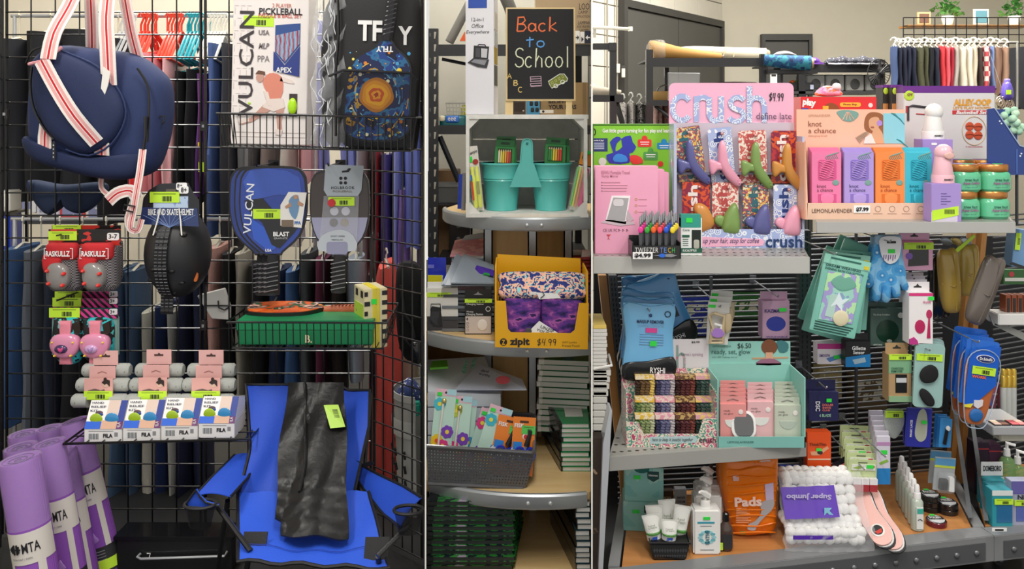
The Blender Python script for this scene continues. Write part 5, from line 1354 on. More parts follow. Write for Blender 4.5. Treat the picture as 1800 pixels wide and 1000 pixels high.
# yellow zip pouch display
t=T('pouch_display','yellow card display box with a handwritten price of 4.99','display box',950,611,z=z2)
ye=m('e9ad12','',.4)
Yd=t.Y
t.prism('front_panel',[(871,529),(889,529),(893,578),(898,584),(1003,586),(1010,580),(1018,533),(1035,533),(1033,614),(871,610)],0,2,ye)
t.box('side_panel',870,468,873,611,2,95,ye,bev=0); t.box('side_panel',1031,478,1034,614,2,92,ye); t.prism('back_panel',[(873,462),(1028,470),(1031,611),(873,611)],92,94,ye); t.box('base',872,609,1032,611,2,92,ye)
t.puff('badge',circ(885,601,6.6,n=16),-1,1,INK,p=5); t.text('Z',882,596.5,888,605.5,ye,d=-1.8,bold=.03)
t.text('zipit',896,594,931,610,INK,d=-.9,bold=.04); hand(t,'$4.99',944,595,979,607,INK,r=.6,slant=.1)
t.text('ZIPIT Jumbo',988,600,1014,604,m('4a3a12'),d=-.8); t.text('Printed Pouch',988,605.5,1019,609.5,m('4a3a12'),d=-.8)
camo=pat(['1d2f73','24398a','eab59c','f0c2aa','37b0d0','1d2f73','eab59c','7fd8e0'],42,'noise',pos=[0,.40,.455,.5,.535,.555,.60,.66])
galx=pat(['1c1440','33206a','5a2f8a','7a3a8f','a85aa8','2a1a5a'],22,'noise',st=(1,1,2.2),rot=(0,.5,0))
def pouch(x0,x1,y0,y1,d0,d1,mat,label,rz=0,lean=0):
    tt=T('zip_pouch',label,'pouch',(x0+x1)/2,y1,Yd+d0*t.k,rx=lean,rz=rz,group=None)
    tt.puff('body',sp([(x0+2,y0+3),((x0+x1)/2,y0+1),(x1-2,y0+4),(x1,(y0+y1)/2),(x1-2,y1-2),((x0+x1)/2,y1),(x0+3,y1-2),(x0,(y0+y1)/2)],4),0,d1-d0,mat,p=3.2,n=6)
    tt.tube('zipper',[(x0+8,y0+2,(d1-d0)/2),((x0+x1)/2,y0,(d1-d0)/2),(x1-8,y0+3,(d1-d0)/2)],1,m('4a3f7a','g'))
    return tt
pouch(886,951,520,600,6,30,galx,'purple galaxy print pouch at left in the yellow display')
pouch(952,1024,524,602,6,30,galx,'purple galaxy print pouch at right in the yellow display')
pouch(880,1026,508,545,36,56,galx,'purple galaxy pouch lying behind, dark strip above the front pair')
pouch(880,1026,516,560,31,36,camo,'camouflage pouch squeezed behind the front pair')
p_=pouch(878,1030,460,516,2,26,camo,'navy, peach and aqua camouflage pouch topmost on the yellow display',lean=-50)
t3=T('swing_tag','white swing tag with black cord hanging off the topmost camouflage pouch','tag',960,526,Yd-.012); t3.prism('card',[(943,514),(980,516),(986,524),(948,526)],0,1,WHT); t3.tube('cord',[(953,512,-1),(957,518,-2),(950,524,-1)],.8,INK,n=4); t3.box('barcode',932,513,943,518,0,1,m('e4e4e4'))
t3=T('swing_tag','white tag reading unzip your monster tucked in the display window','tag',955,585,Yd+.004)
t3.prism('card',[(930,582),(948,564),(982,586),(968,588),(934,588)],0,1,WHT); t3.text('UNZIP',950,571,974,584,INK,d=-.8,rot=-25,bold=.01); t3.text('YOUR',944,577,965,588,INK,d=-.8,rot=-25,bold=.01)
t3.puff('black_badge',circ(929,582,6,6,12),-1,2,m('4a4a4c'),p=4)
t=T('red_folders','stack of coral red folders at the right on the second tier behind the uprights','folders',1018,470,Y=2.70); t.o.location.z=z2
for i in range(7): slabw(t,'folder',1002+i % 2,1037,2.70,2.84,z2+.012*i+.09,z2+.012*i+.099,m('c8464a' if i % 2 else 'e0606a','g'),8)
slabw(t,'grey_sheet',1001,1022,2.71,2.8,z2+.174,z2+.176,m('a8a4a0'),2)
for i in range(8): slabw(t,'purple_folder',1000,1037,2.66,2.85,z2+.011*i,z2+.011*i+.008,m('4a2470' if i % 2 else '5c2f86','g'),4)

# ---------------- third tier goods
z3=ZT[2]
t=T('paper_packs','white paper filler packs with green and red print lying behind the grey basket','paper packs',840,690,Y=2.5); t.o.location.z=z3
pp=m('dfe4ee','g',.4)
for i in range(5): slabw(t,'paper_pack',752,880,2.42,2.62,z3+i*.04,z3+i*.04+.036,pp,6)
card(t,[W(752,690,2.44),W(876,690,2.44),W(852,628,2.62),W(752,634,2.62)],.003,pp,'top_pack')
card(t,[W(800,686,2.43),W(926,686,2.38),W(918,668,2.46),W(842,640,2.56)],.003,m('cfd6ea','g',.4),'top_pack')
card(t,[W(756,650,2.50),W(788,648,2.50),W(786,636,2.56),W(760,638,2.56)],.006,m('6ec03a'),'green_print')
def ptext(tt,s,x0,y0,x1,y1,Y,mat,rot=0,bold=0):
    o0=tt.o.location; sv=(tt.bx,tt.by,tt.k); q=tt.g(x0,y0,Y); 
    tt.bx,tt.by,tt.k=0,0,Y/F
    ob=tt.text(s,0,0,x1-x0,y1-y0,mat,d=0,rot=rot,bold=bold); ob.location=q; tt.bx,tt.by,tt.k=sv; return ob
ptext(t,'rein.',826,630,838,648,2.50,m('2f7a5a'),80,.02); ptext(t,'filler',812,632,822,656,2.485,m('2f7a5a'),80,.03)
ptext(t,'deal',845,649,860,655,2.41,INK,-14,.02); ptext(t,'worthy',842,655,862,664,2.40,INK,-14,.02)
b=B(t); o_=t.g(884,668,2.385); b.add([o_+Vector((.02*math.cos(a),0.0+.004*math.sin(a),.0105*math.sin(a))) for a in [2*math.pi*i/16 for i in range(16)]]+[o_+Vector((.02*math.cos(a),.004,.0105*math.sin(a))) for a in [2*math.pi*i/16 for i in range(16)]],[tuple(range(16))]+[(i,(i+1) % 16,(i+1) % 16+16,i+16) for i in range(16)],m('a8242e')); b.end('red_seal')

# grey woven basket: open box with real triangular holes grid
Ybf=Yof(858,z3)
t=T('plastic_basket','dark grey perforated plastic basket of cards and scissors on the third tier','basket',850,858,Ybf)
gb=m('55565a','g',.45)
k_=t.k
bx0,bx1=751,938; top_f=780; dep=150
def wallholes(b,P00,P10,P01,P11,nu,nv,mat,th):
    """panel between four corners with a hex pattern of small holes"""
    def pt(u,v): return P00.lerp(P10,u).lerp(P01.lerp(P11,u),v)
    nrm=(P10-P00).cross(P01-P00).normalized()*th
    vs=[]; fs=[]
    for j in range(nv):
        for i in range(nu):
            u0,u1,v0,v1=i/nu,(i+1)/nu,j/nv,(j+1)/nv; du,dv=u1-u0,v1-v0; up=(i+j) % 2
            hole=[(u0+du*.5,v0+dv*(.22 if up else .78)),(u0+du*.76,v0+dv*(.7 if up else .3)),(u0+du*.24,v0+dv*(.7 if up else .3))]
            c=[(u0,v0),(u1,v0),(u1,v1),(u0,v1)]; n0=len(vs)
            for q in c+hole: vs.append(pt(*q))
            for q in hole: vs.append(pt(*q)+nrm)
            a,b1,b2=n0+4,n0+5,n0+6
            if up: fs += [(n0,n0+1,a),(n0+1,b1,a),(n0+1,n0+2,b1),(n0+2,n0+3,b2,b1),(n0+3,n0,b2),(n0,a,b2)]
            else: fs += [(n0+3,a,n0+2),(n0+2,a,b1),(n0+2,b1,n0+1),(n0+1,b1,b2,n0),(n0,b2,n0+3),(n0+3,b2,a)]
            fs += [(a,b1,b1+3,a+3),(b1,b2,b2+3,b1+3),(b2,a,a+3,b2+3)]
    b.add(vs,fs,mat)
L=t.L
fbl,fbr,ftl,ftr=L((bx0+1,850,0)),L((924,858,0)),L((bx0,top_f,-10)),L((940,top_f+12,-10))
sl=34
bbl,bbr,btl,btr=L((bx0+8,858,dep)),L((916,858,dep)),L((bx0+14,784,dep+10)),L((944,784,dep+10))
b=B(t); wallholes(b,fbl,fbr,ftl,ftr,34,12,gb,-.003); b.end('front_wall',fix=False)
b=B(t); wallholes(b,bbl,bbr,btl,btr,30,10,gb,-.003); b.end('back_wall',fix=False)
b=B(t); wallholes(b,fbr,bbr,ftr,btr,18,10,gb,-.003); b.end('side_wall',fix=False)
b=B(t); b.add([fbl,fbr,bbr,bbl,fbl+Vector((0,0,.006)),fbr+Vector((0,0,.006)),bbr+Vector((0,0,.006)),bbl+Vector((0,0,.006))],[(0,1,2,3),(7,6,5,4),(0,4,5,1),(1,5,6,2),(2,6,7,3),(3,7,4,0)],gb); b.end('base')
b=B(t); b.tube([ftl,ftl.lerp(ftr,.97),ftr+Vector((-.002,.006,0)),ftr.lerp(btr,.5),btr.lerp(ftr,.04),btr+Vector((-.012,0,0)),btl],3.4,m('5d5e62','g'),n=8); b.end('rim')
b=B(t); b.tube([fbl,fbl.lerp(fbr,.97),fbr.lerp(bbr,.03),bbr,bbl],3.2,gb,n=8); b.end('base_rim')
def inb(name,label,cat,px,Y,foot=838): return T(name,label,cat,px,foot,Y)
def pcard(x0,x1,yt,yb,Y,ry,label,cols,pen,lean=-14,k2=1):
    tt=T('pen_card',label,'pen card',(x0+x1)/2,yb,Y,ry=ry,rx=lean,group='flower pen cards')
    tt.box('card',x0,yt,x1,yb,0,1.5,m('bfe0d4','',.4)); tt.box('header',x0,yt,x1,yt+12,-.5,0,m('e4b9cc')); tt.box('header',x0+(x1-x0)*.55,yt,x1,yt+10,-1,-.5,m('a9d4e0')); tt.puff('hang_hole',circ((x0+x1)/2,yt+6,2,n=8),-1.2,-.3,INK,p=4)
    def fw(x,y,r_,c,cc):
        b=B(tt)
        for a in range(7): an=a*.9; b.prism(circ(x+r_*.62*math.cos(an),y+r_*.62*math.sin(an),r_*.42,n=8),-1-a*.06,-.2,m(c))
        b.prism(circ(x,y,r_*.34,n=8),-1.8,-1,m(cc)); b.end('flower_print')
    fw(x0+9,yt+26,11,cols[0],'f0e04a'); fw(x1-10,yt+72,11,cols[1],'f0d44a'); fw(x0+10,yt+88,11,cols[2],'e8562a'); fw(x1-16,yt+96,11,cols[3],'f0d44a')
    if pen: b=B(tt); b.tube([((x0+x1)/2-3,yt+24,-4),((x0+x1)/2-6,yb-4,-4)],2,m('e8e6e0','g'),n=8); b.end('pen'); b=B(tt); b.ell((x0+x1)/2-2,yt+20,-5,4.5,5,4,m('d9c98a','m')); b.end('pen_charm')
    tt.sticker(x0+3,yt+6,x0+12,yt+12,d=-2,mat=GRN,bars=False)
    return tt
fc=['4ac0d4','7a3fb8','f0c81e','e23a8a']
pcard(752,789,690,830,2.30,5,'pale green flower pen card with pen, leftmost in the grey basket',fc,1)
pcard(782,818,702,832,2.32,5,'pale green flower pen card with pen, second from left in the grey basket',['c8d83a','7a3fb8','e23a8a','e23a8a'],1)
pcard(796,826,708,832,2.36,6,'pen card mostly hidden, third from left in the grey basket',['d9a03a','3a9ac0','e2a88a','7a3fb8'],0)
pcard(812,842,720,832,2.345,18,'pale green flower pen card with pink flower, tilted near the basket middle',['e23a8a','7a3fb8','6a4ac0','e23a8a'],0)
pcard(826,868,716,832,2.30,18,'wide flower pen card with yellow flower, tilted beside the scissors',['3ab8d0','5a7ac8','f0c81e','f0c81e'],0)
def scis(x0,x1,yt,yb,Y,ry,label):
    tt=T('scissors_card',label,'scissors',(x0+x1)/2,yb,Y,ry=ry,rx=-12,group='orange carded scissors')
    tt.box('card',x0,yt,x1,yb,0,1.5,m('ee8426','',.4)); tt.prism('hang_hole',rr((x0+x1)/2-8,yt+6,(x0+x1)/2+8,yt+10,1.6),-.5,.2,m('4a2a12'))
    tt.prism('white_print',circ(x0+10,yt+62,14,12,14),-.5,0,m('e8ecee')); tt.text('FISK',x0+3,yt+11,x0+20,yt+18,WHT,d=-1,bold=.03)
    b=B(tt); b.prism(circ(x1-16,yt+32,6,n=12),-1,0,WHT); b.prism(circ(x1-16,yt+33,4,n=10),-1.6,-1,m('c8242e')); b.prism(circ(x1-14,yt+58,9,9,12),-1,0,WHT); b.end('badge_print')
    cx=x0+24
    b=B(tt); b.tube([(cx+2,yt+48,-4),(cx+8,yt+22,-4)],[5,3],INK,n=8); b.end('blade_sheath')
    hb=m('2b3fc0','g')
    for s in (-1,1): b=B(tt); b.tube([(cx+s*9+8*math.cos(a),yt+62+11*math.sin(a),-4) for a in [2*math.pi*i/12 for i in range(12)]],2.8,hb,n=6,closed=True); b.end('handle')
    tt.box('blue_number',x0+2,yt+42,x0+18,yt+54,-1.4,-.9,m('2a8ae0')); tt.sticker(x1-24,yt+14,x1,yt+28,d=-2,mat=m('59c95a'))
    return tt
scis(856,904,736,834,2.30,12,'orange carded blue handled scissors, left of two in the grey basket')
scis(896,936,738,836,2.29,4,'orange carded blue handled scissors, right of two in the grey basket')

# composition notebooks
def bookstack(label,pts,n_,h,zb,cover,spine,pages,z=z3,name='notebook',grp=None,jit=.004,dn=0):
    """pts: world corners (x, y) of the lowest book, front-left, front-right, back-right, back-left"""
    for i in range(n_):
        last=i == n_-1
        tt=T(name,label % ('topmost' if last else '%s from the bottom' % ORD[i]),'notebook',0,0,1,group=grp); tt.k=1
        dx,dy=R.uniform(-jit,jit),R.uniform(-jit,jit); zz_=z+zb+i*(h+.0008); tt.o.location=(pts[0][0]+dx,pts[0][1]+dy,zz_)
        P=[Vector((p[0]-pts[0][0],p[1]-pts[0][1],0)) for p in pts]
        def lay(z0,z1,ins,mat,nm,fr=(0,1)):
            c=(P[0]+P[2])/2; Q=[c+(p-c)*(1-ins) for p in P]; a,b_=fr
            Q=[Q[0].lerp(Q[1],a),Q[0].lerp(Q[1],b_),Q[3].lerp(Q[2],b_),Q[3].lerp(Q[2],a)]
            bb=B(tt); bb.hexa([q+Vector((0,0,z0)) for q in Q]+[q+Vector((0,0,z1)) for q in Q],mat); bb.end(nm)
        lay(.001,h-.001,.02,pages,'pages'); lay(h-.001,h,0,cover,'cover'); lay(0,.001,0,cover,'cover')
        lay(0,h+.0003,.0,spine,'spine',(-.01,.10 if last else .06))
        if last: last_t=(tt,P,h)
    return last_t
wp=m('dedcd8')
xa,xb=ray(905,2.42),ray(1034,2.42)
Yn=Yof(828,z3)
grn=m('0f8a4c','g')
# main green topped stack: spine faces left, pages to the front
pts=[(ray(985,Yn)-.0,Yn),(ray(1037,Yn),Yn),(ray(1037,2.60)-.005,2.60),(ray(958,2.56),2.56)]
# the stack leans back to the left, so the spine is seen on the left
tt,P,h=bookstack('green and black composition notebook beside the grey basket, %s',pts,10,.0125,.0,grn,m('111214','g'),wp,grp='composition notebooks beside the basket')
c=P[0].lerp(P[1],.55).lerp(P[3].lerp(P[2],.5),.35)
b=B(tt); b.hexa([c+Vector(q) for q in ((-.02,-.02,h),(.03,-.02,h),(.03,.06,h),(-.02,.06,h),(-.02,-.02,h+.001),(.03,-.02,h+.001),(.03,.06,h+.001),(-.02,.06,h+.001))],m('e4e4e0')); b.end('cover_label')
me=glyphs('College',0,.02); 
b=B(tt)
Q=[c+Vector((-.015+v.co.x*.011,.045+v.co.y*.011,h+.0012)) for v in me.vertices]; b.add(Q,[tuple(p.vertices) for p in me.polygons],INK); b.end('lettering')
xx=[(ray(946,2.52),2.50),(ray(1034,2.5),2.48),(ray(1034,2.7),2.68),(ray(952,2.7),2.68)]
bookstack('white paged notebook in the tall rear stack under the second tier, %s',xx,13,.0155,.06,m('15703f','g'),m('e8e6e0'),m('d4d2cc'),grp='rear notebook stack')
tsup=T('black_binder','black ring binder lying under the rear notebook stack','binder',990,800,Y=2.6); slabw(tsup,'cover',950,1036,2.62,2.7,z3,z3+.058,m('15161a','g'))
# lowest tier
z4=ZT[3]
water=pat(['15204a','8a86a8','1c2a30','b09aa8','20344a'],9,'noise',k='g')
pts=[(ray(752,2.24),2.24),(ray(905,2.24),2.24),(ray(920,2.46),2.46),(ray(772,2.46),2.46)]
tt,P,h=bookstack('glossy photo covered notebook on the lowest tier, %s',pts,14,.0125,0,pat(['0f1626','1f5a2c','2f7a34','14202a','3a8a40','a89ab0'],18,'noise',k='g'),m('14181c','g'),m('2c3430'),z=z4,jit=.006,grp='photo notebooks on the lowest tier')
def onp(u,v,z=0): return P[0].lerp(P[1],u).lerp(P[3].lerp(P[2],u),v)+Vector((0,0,h+z))
b=B(tt); q0,q1=.38,1
b.add([onp(0,q0,.0005),onp(1,q0,.0005),onp(1,1,.0005),onp(0,1,.0005),onp(0,q0,.001),onp(1,q0,.001),onp(1,1,.001),onp(0,1,.001)],[(0,1,2,3),(7,6,5,4),(0,4,5,1),(1,5,6,2),(2,6,7,3),(3,7,4,0)],pat(['1a2450','8d87ac','6f6a90','2a2438'],7,'noise',k='g')); b.end('cover_photo')
for cu,cv in ((.42,.62),(.66,.62)):
    b=B(tt); b.add([onp(cu+.13*math.cos(a),cv+.24*math.sin(a),.0015) for a in [2*math.pi*i/14 for i in range(14)]]+[onp(cu,cv,.004)],[(i,(i+1) % 14,14) for i in range(14)],m('2a2226','g')); b.end('shoe_print')
pts=[(ray(1012,2.22),2.22),(ray(1037,2.22),2.22),(ray(1037,2.5),2.5),(ray(968,2.5),2.5)]
bookstack('black spined notebook at the right of the lowest tier, %s',pts,13,.014,0,m('24404a','g'),m('111214','g'),wp,z=z4,grp='black spined notebooks on the lowest tier')
t=T('teal_folder','teal folder at the left end of the lowest tier','folder',760,980,Y=2.5); t.o.location.z=z4
slabw(t,'folder',752,764,2.47,2.68,z4,z4+.2,m('2a6a84','g'),4)
# ================================================================ RIGHT BAY
bk=m('1b1b1d','g',.45)
def onfloor(Y): return H0+F*CZ/Y
# --- background racks and rolls
t=T('garment_rack','black pipe rack frame at the left in front of the block wall','rack',1060,onfloor(4.2),4.2); zf=onfloor(4.2)
t.box('beam',1042,76,1084,87,0,10,bk,bev=1); t.box('beam',1042,167,1092,179,0,10,bk,bev=1); t.box('upright',1072,78,1084,zf,0,10,bk); t.box('joint',1069,75,1084,90,-2,12,bk,bev=1); t.box('joint',1080,166,1096,180,-2,12,bk,bev=1)
b=B(t); b.tube([(1084,180,5),(1102,218,60)],5,bk,n=4); b.end('brace')
t=T('white_rod','white plastic rod sticking out at the upper left over the black rack','rod',1075,60,4.5)
t.tube('rod',[(1042,48,0),(1108,51,0)],3.2,m('dedbcf','g'),n=10); t.lathe('end_cap',1108,0,[(4,47),(4.4,51),(4,55)],m('e6e3d8','g'),n=10); t.box('bracket',1043,50,1048,66,0,4,m('b8b4aa'))
t=T('fabric_roll','beige fluffy fabric roll lying on the black rack at left','roll',1065,166,4.25)
t.tube('roll',[(1042,158,20),(1062,160,20),(1094,163,20)],[9,8,5],m('b5ab9a','f'),n=12); t.tube('fold',[(1042,148,30),(1050,158,25)],5,m('c9bfae','f'))
def clothes(n,x0,x1,tp,bt,Y,mats,lab,grp,hm,cat='clothes'):
    w_=(x1-x0)/n
    for i in range(n):
        garment(x0+i*w_,x0+(i+1)*w_,tp+R.uniform(-2,3),bt+R.uniform(-4,4),Y,mats[i % len(mats)],hm,lab % ORD[i],grp,cat=cat,hang=14,waves=2,dep=26)
leo=pat(['1c1b1c','b8b4b0','2a2829'],90,'noise'); lep=pat(['5a3a3a','c9a09a','2f2224'],90,'noise')
clothes(4,1087,1146,182,330,4.6,[leo,leo,pat(['111112','8f8c8a'],120,'noise')],'black and white speckled top, %s from left behind the green toy box','speckled tops',m('c9c9c4','g'))
clothes(3,1150,1190,182,330,4.7,[lep],'pink and brown speckled top, %s from left beside the pink clip display','pink speckled tops',m('c9c9c4','g'))
t=T('stock_rack','long black stock rack carrying the tan and cream rolls','rack',1250,onfloor(4.4),4.4); zf=onfloor(4.4)
t.box('upright',1136,87,1148,zf,0,10,bk); t.box('upright',1337,95,1347,zf,0,10,bk); t.box('upright',1190,112,1198,zf,120,128,bk); t.box('beam',1148,102,1337,117,0,8,bk); t.box('beam',1148,176,1337,186,0,8,bk); t.box('shelf_board',1140,103,1345,106,8,130,m('2c2c2e')); t.box('shelf_board',1140,177,1345,180,8,130,m('2c2c2e'))
b=B(t); b.tube([(1152,186,4),(1185,212,4)],3,bk,n=4); b.end('brace'); t.box('side_shelf',1345,123,1432,130,-16,20,bk)
t=T('woven_rug_roll','tan woven rug roll in clear plastic on top of the black rack','roll',1210,102,4.45)
t.tube('roll',sp([(1148,88,20),(1158,87,20),(1190,91,20),(1235,96,20),(1272,99,18)],3,False),[16,17,17.5,16,15,14,12,11,10,9,8,7,7],pat(['94682a','b98f4e'],130,'wave',dist=3),n=14)
t.lathe('plastic_wrap',1158,20,[(13,69),(19,80),(19,96),(14,103)],m('f0ece4','film',.1),n=14); t.tube('roll_end',[(1270,99,18),(1274,99.5,18)],4,m('5a4020'),n=10)
t=T('cream_roll','cream quilted blanket roll on top of the black rack','roll',1290,104,4.5)
t.tube('roll',sp([(1200,84,40),(1245,87,40),(1300,93,30),(1352,96,20)],3,False),[4,6,8,9,10,11,12,13,13,13],m('dcd2b8','f'),n=14)
for i in range(5): b=B(t); b.tube([(1262+i*18,81+i*1.6,24),(1258+i*18,96+i*1.6,17)],.8,m('b8ad92','f'),n=4); b.end('stitch_line')
t.tube('roll_end',[(1350,96,20),(1357,96.5,20)],[12,10],m('8c836c','f'),n=12)
t=T('blue_roll','navy and teal patterned fabric roll with cardboard core','roll',1390,124,4.3)
t.tube('roll',[(1349,104,20),(1380,108,10),(1425,111,0)],[10,12,13],pat(['14284f','1c4a78','2f7f92','16305c'],26,'noise'),n=16); t.tube('core',[(1424,111,0),(1428,111,0)],10,m('b79a80'),n=14)
t=T('wicker_basket','brown wicker basket on the lower rack shelf left of the pink clip display','basket',1175,177,4.5)
t.lathe('bowl',1178,30,[(30,160),(30,168),(26,177)],pat(['8a6a3a','b59258'],160,'wave',dist=2),n=18); t.tube('handle',[(x,y,30) for x,y in arc(1180,160,20,12,180,360,10)],1.4,m('6a6a66','m'),n=5)
t=T('acrylic_sheet','clear acrylic sign sheet standing on the rack behind the pink clip display','sheet',1200,176,4.36); t.box('sheet',1174,128,1230,176,0,1.2,m('d8dadc','film')); t.tube('edge',[(1174,128,-.4),(1230,129,-.4),(1230,176,-.4),(1174,176,-.4)],.5,m('b9bcbe','g'),n=4,closed=True)
t=T('wicker_tray','dark rimmed golden woven tray behind the top of the pink clip display','tray',1300,177,4.6); t.lathe('bowl',1300,40,[(38,146),(36,152),(30,177)],m('c9a668','f'),n=18); t.tube('rim',[(1300+39*math.cos(a),145,40+39*math.sin(a)) for a in [2*math.pi*i/20 for i in range(20)]],1.6,m('4a3c2a'),closed=True)
t=T('notice_card','small white notice card fixed to the dark rack left of the rear bins','card',1360,150,4.89); t.box('card',1354,127,1366,150,0,1,m('dedcd6')); t.box('print',1356,130,1364,134,-.4,0,INK)
t=T('long_rack','long dark stock rack with heaped caps behind the basketball box','rack',1460,onfloor(4.9),4.9); zf=onfloor(4.9)
t.box('beam',1350,113,1566,127,0,10,bk); t.box('shelf_board',1350,113,1566,116,10,100,m('3a3a3a')); t.box('upright',1360,120,1372,zf,0,10,bk); t.box('upright',1378,120,1386,zf,30,38,bk); t.box('upright',1404,118,1416,zf,0,10,bk); t.box('upright',1548,105,1556,zf,0,10,bk); t.box('lower_board',1350,160,1566,165,0,100,m('3a3a3a'))
for i,x in enumerate((1418,1452,1487,1522)):
    tt=T('mesh_bin','grey mesh bin, %s from left, under the long rack beam' % ORD[i],'bin',x+15,160,4.95,group='grey mesh bins')
    tt.box('shell',x,131,x+32,160,0,60,pat(['8e8f8c','a4a5a0'],90,'wave'),bev=1.5); tt.puff('dark_opening',circ(x+16,148,9,10,14),-1,3,m('4a4b4a'),p=4)
for i,(x,r_,c) in enumerate(((1468,14,'c9c6cc'),(1484,13,'9b98a2'),(1502,14,'77787c'),(1520,15,'b0b0b4'),(1538,12,'5a5b60'))):
    tt=T('knit_cap','%s mottled knit cap in the heap on the long rack, %s from left' % (('white','lilac grey','dark grey','pale grey','charcoal')[i],ORD[i]),'cap',x,113,4.88,group='caps on the long rack')
    tt.puff('crown',sp([(x-r_,112),(x-r_*.8,104),(x,100-i % 2*3),(x+r_*.8,104),(x+r_,112)],3),-5,25,pat([c,'3a3b44','e4e2e6'],60),p=2.4); tt.tube('brim',[(x-r_,112,-5),(x,113,-9),(x+r_,112,-5)],1.5,m(c,'f'))
t=T('baseball_cap','purple baseball cap right of the blue roll','cap',1434,113,4.85); t.puff('crown',sp([(1425,112),(1427,103),(1434,100),(1442,103),(1445,112)],3),0,24,m('5a2f8a','f'),p=2.4); t.prism('brim',sp([(1440,109),(1447,112),(1444,113),(1426,113)],2),-6,0,m('6a3a9a','f')); t.puff('badge',circ(1432,105,2,n=8),-3,3,WHT,p=3)
t=T('white_bundle','pale grey cloth bundle on top of the blue roll','cloth',1385,97,4.5); t.puff('bundle',sp([(1366,97),(1372,90),(1388,89),(1400,94),(1404,98)],3),0,30,m('a8a4a6','f'),p=2.4)
t=T('pedestal_fan','black pedestal fan by the trousers rack','fan',1545,onfloor(4.7),4.7)
t.lathe('motor',1552,10,[(5,118),(7,124),(7,134),(4,138)],bk,n=12); 
b=B(t); b.tube([(1545+20*math.cos(a),128+24*math.sin(a),0) for a in [2*math.pi*i/24 for i in range(24)]],.9,bk,closed=True)
for i in range(14): a=math.pi*i/14; b.tube([(1545-20*math.cos(a),128-24*math.sin(a),0),(1545+20*math.cos(a),128+24*math.sin(a),0)],.4,bk,n=4)
b.end('cage',kind='stuff'); t.tube('pole',[(1552,105,12),(1552,onfloor(4.7),12)],3,bk)
t=T('black_bin','black bin of coloured items behind the pink clip display','bin',1410,160,4.93); t.box('shell',1390,145,1432,160,0,50,m('232325'),bev=2)
for i,c in enumerate(('e2622a','4fae4a','d9d0c8','3a4a8a')): t.puff('item',circ(1398+i*8,144,5,4,8),8,24,m(c,'g'),p=2)
t.box('tag',1424,149,1430,157,-1,0,m('c9d2ea'))
t=T('pink_toy_pack','shiny pink gift pack with a white bow on the red toy box','toy',1462,170,2.575); t.puff('pack',sp([(1438,168),(1446,154),(1462,150),(1478,156),(1484,168)],3),0,26,pat(['f08ac0','f7b9d8','f48a5a','f9d3e4'],30,k='g'),p=2.2); t.puff('bow',sp([(1464,156),(1468,146),(1478,148),(1478,158)],3),-4,12,m('ece8ee','g'),p=2.4)
# --- clothes rack top right
t=T('wall_gridwall','black wire grid with a wooden plant shelf on the wall top right','grid panel',1690,75,5.2)
for i in range(13): x=1588+i*18.5; b=B(t); b.tube([(x,31,0),(x,190,0)],1,WIRE,n=5); b.end('wire')
for j in range(8): y=31+j*15; b=B(t); b.tube([(1588,y,0),(1812,y,0)],1,WIRE,n=5); b.end('wire')
t.box('wood_shelf',1598,43,1812,47,4,40,m('a8743c','w'))
t.o['label']='black wire grid with a wooden plant shelf at top right'
for i,(x,lb) in enumerate(((1672,'leafy green plant in a white pot, left one on the wooden shelf'),(1790,'leafy green plant in a white pot, right one at the top right corner'))):
    tt=T('potted_plant',lb,'plant',x,43,5.25,group=None); tt.lathe('pot',x,12,[(10,27),(11,30),(8,43)],m('e4e0d4','g'),n=14)
    for j in range(90):
        a,e_=R.random()*6.28,R.uniform(-.2,1.4); rad=R.uniform(9,27); cx,cy,cd=x+rad*math.cos(a)*math.cos(e_)*1.1,22-rad*math.sin(e_)*.95,12+rad*math.sin(a)*math.cos(e_)*.7
        b=B(tt); s_=R.uniform(4,7); q=R.random()*6.28; b.add([(cx-s_*math.cos(q),cy+s_*math.sin(q)*.7,cd),(cx,cy-s_*.45,cd-2),(cx+s_*math.cos(q),cy-s_*math.sin(q)*.7,cd-1),(cx,cy+s_*.45,cd+1)],[(0,1,3),(1,2,3)],m(('3f7a34','2f6428','5c9a48')[j % 3],'g',.4)); b.end('leaf',fix=False)
for x0,x1,y0,c,lb in ((1613,1636,21,'c9a87a','small tan framed picture of a figure on the wooden shelf'),(1712,1738,16,'d4d8cc','white framed picture with blue green print on the wooden shelf')):
    tt=T('framed_picture',lb,'picture',(x0+x1)/2,43,5.24); tt.box('frame',x0,y0,x1,43,0,3,m(c)); tt.box('print',x0+3,y0+3,x1-3,40,-.6,0,pat([c,'6a4a3a' if x0 < 1700 else '5a8a94','e6e2d8'],14))
t=T('clothes_rail','white clothes rail with trousers at top right behind the basketball box','clothes rail',1680,onfloor(4.6),4.6); t.tube('rail',[(1572,74,0),(1790,74,0)],1.6,m('c9c9c4','m')); t.tube('post',[(1574,74,0),(1574,onfloor(4.6),0)],2,m('c9c9c4','m')); t.tube('post',[(1788,74,0),(1788,onfloor(4.6),0)],2,m('c9c9c4','m'))
plaid=pat(['b8434a','e6d3c8','c96a64','e6d3c8'],38,'check')
TR=[('40527a','washed denim'),('191f33','dark navy'),('171c30','deep navy'),('20263c','navy'),('1b2136','ink blue'),('3c3d2a','olive camouflage'),('4a4b34','army green'),('16181f','black'),('1f2436','blue black'),('c8343c','bright red'),('e0606a','coral striped'),('a8263a','crimson'),('b3aca4','grey'),('d9d0bc','cream corduroy'),('e2dac8','off white'),('d6cbb4','ivory'),('3a2c28','dark brown'),(None,'red and cream plaid'),('6f86b4','light blue'),('8f6f5c','brown'),('9a7a64','taupe')]
ws=[8,9,10,9,9,16,8,12,9,12,10,8,10,14,12,10,9,17,5,18,14]; x=1567
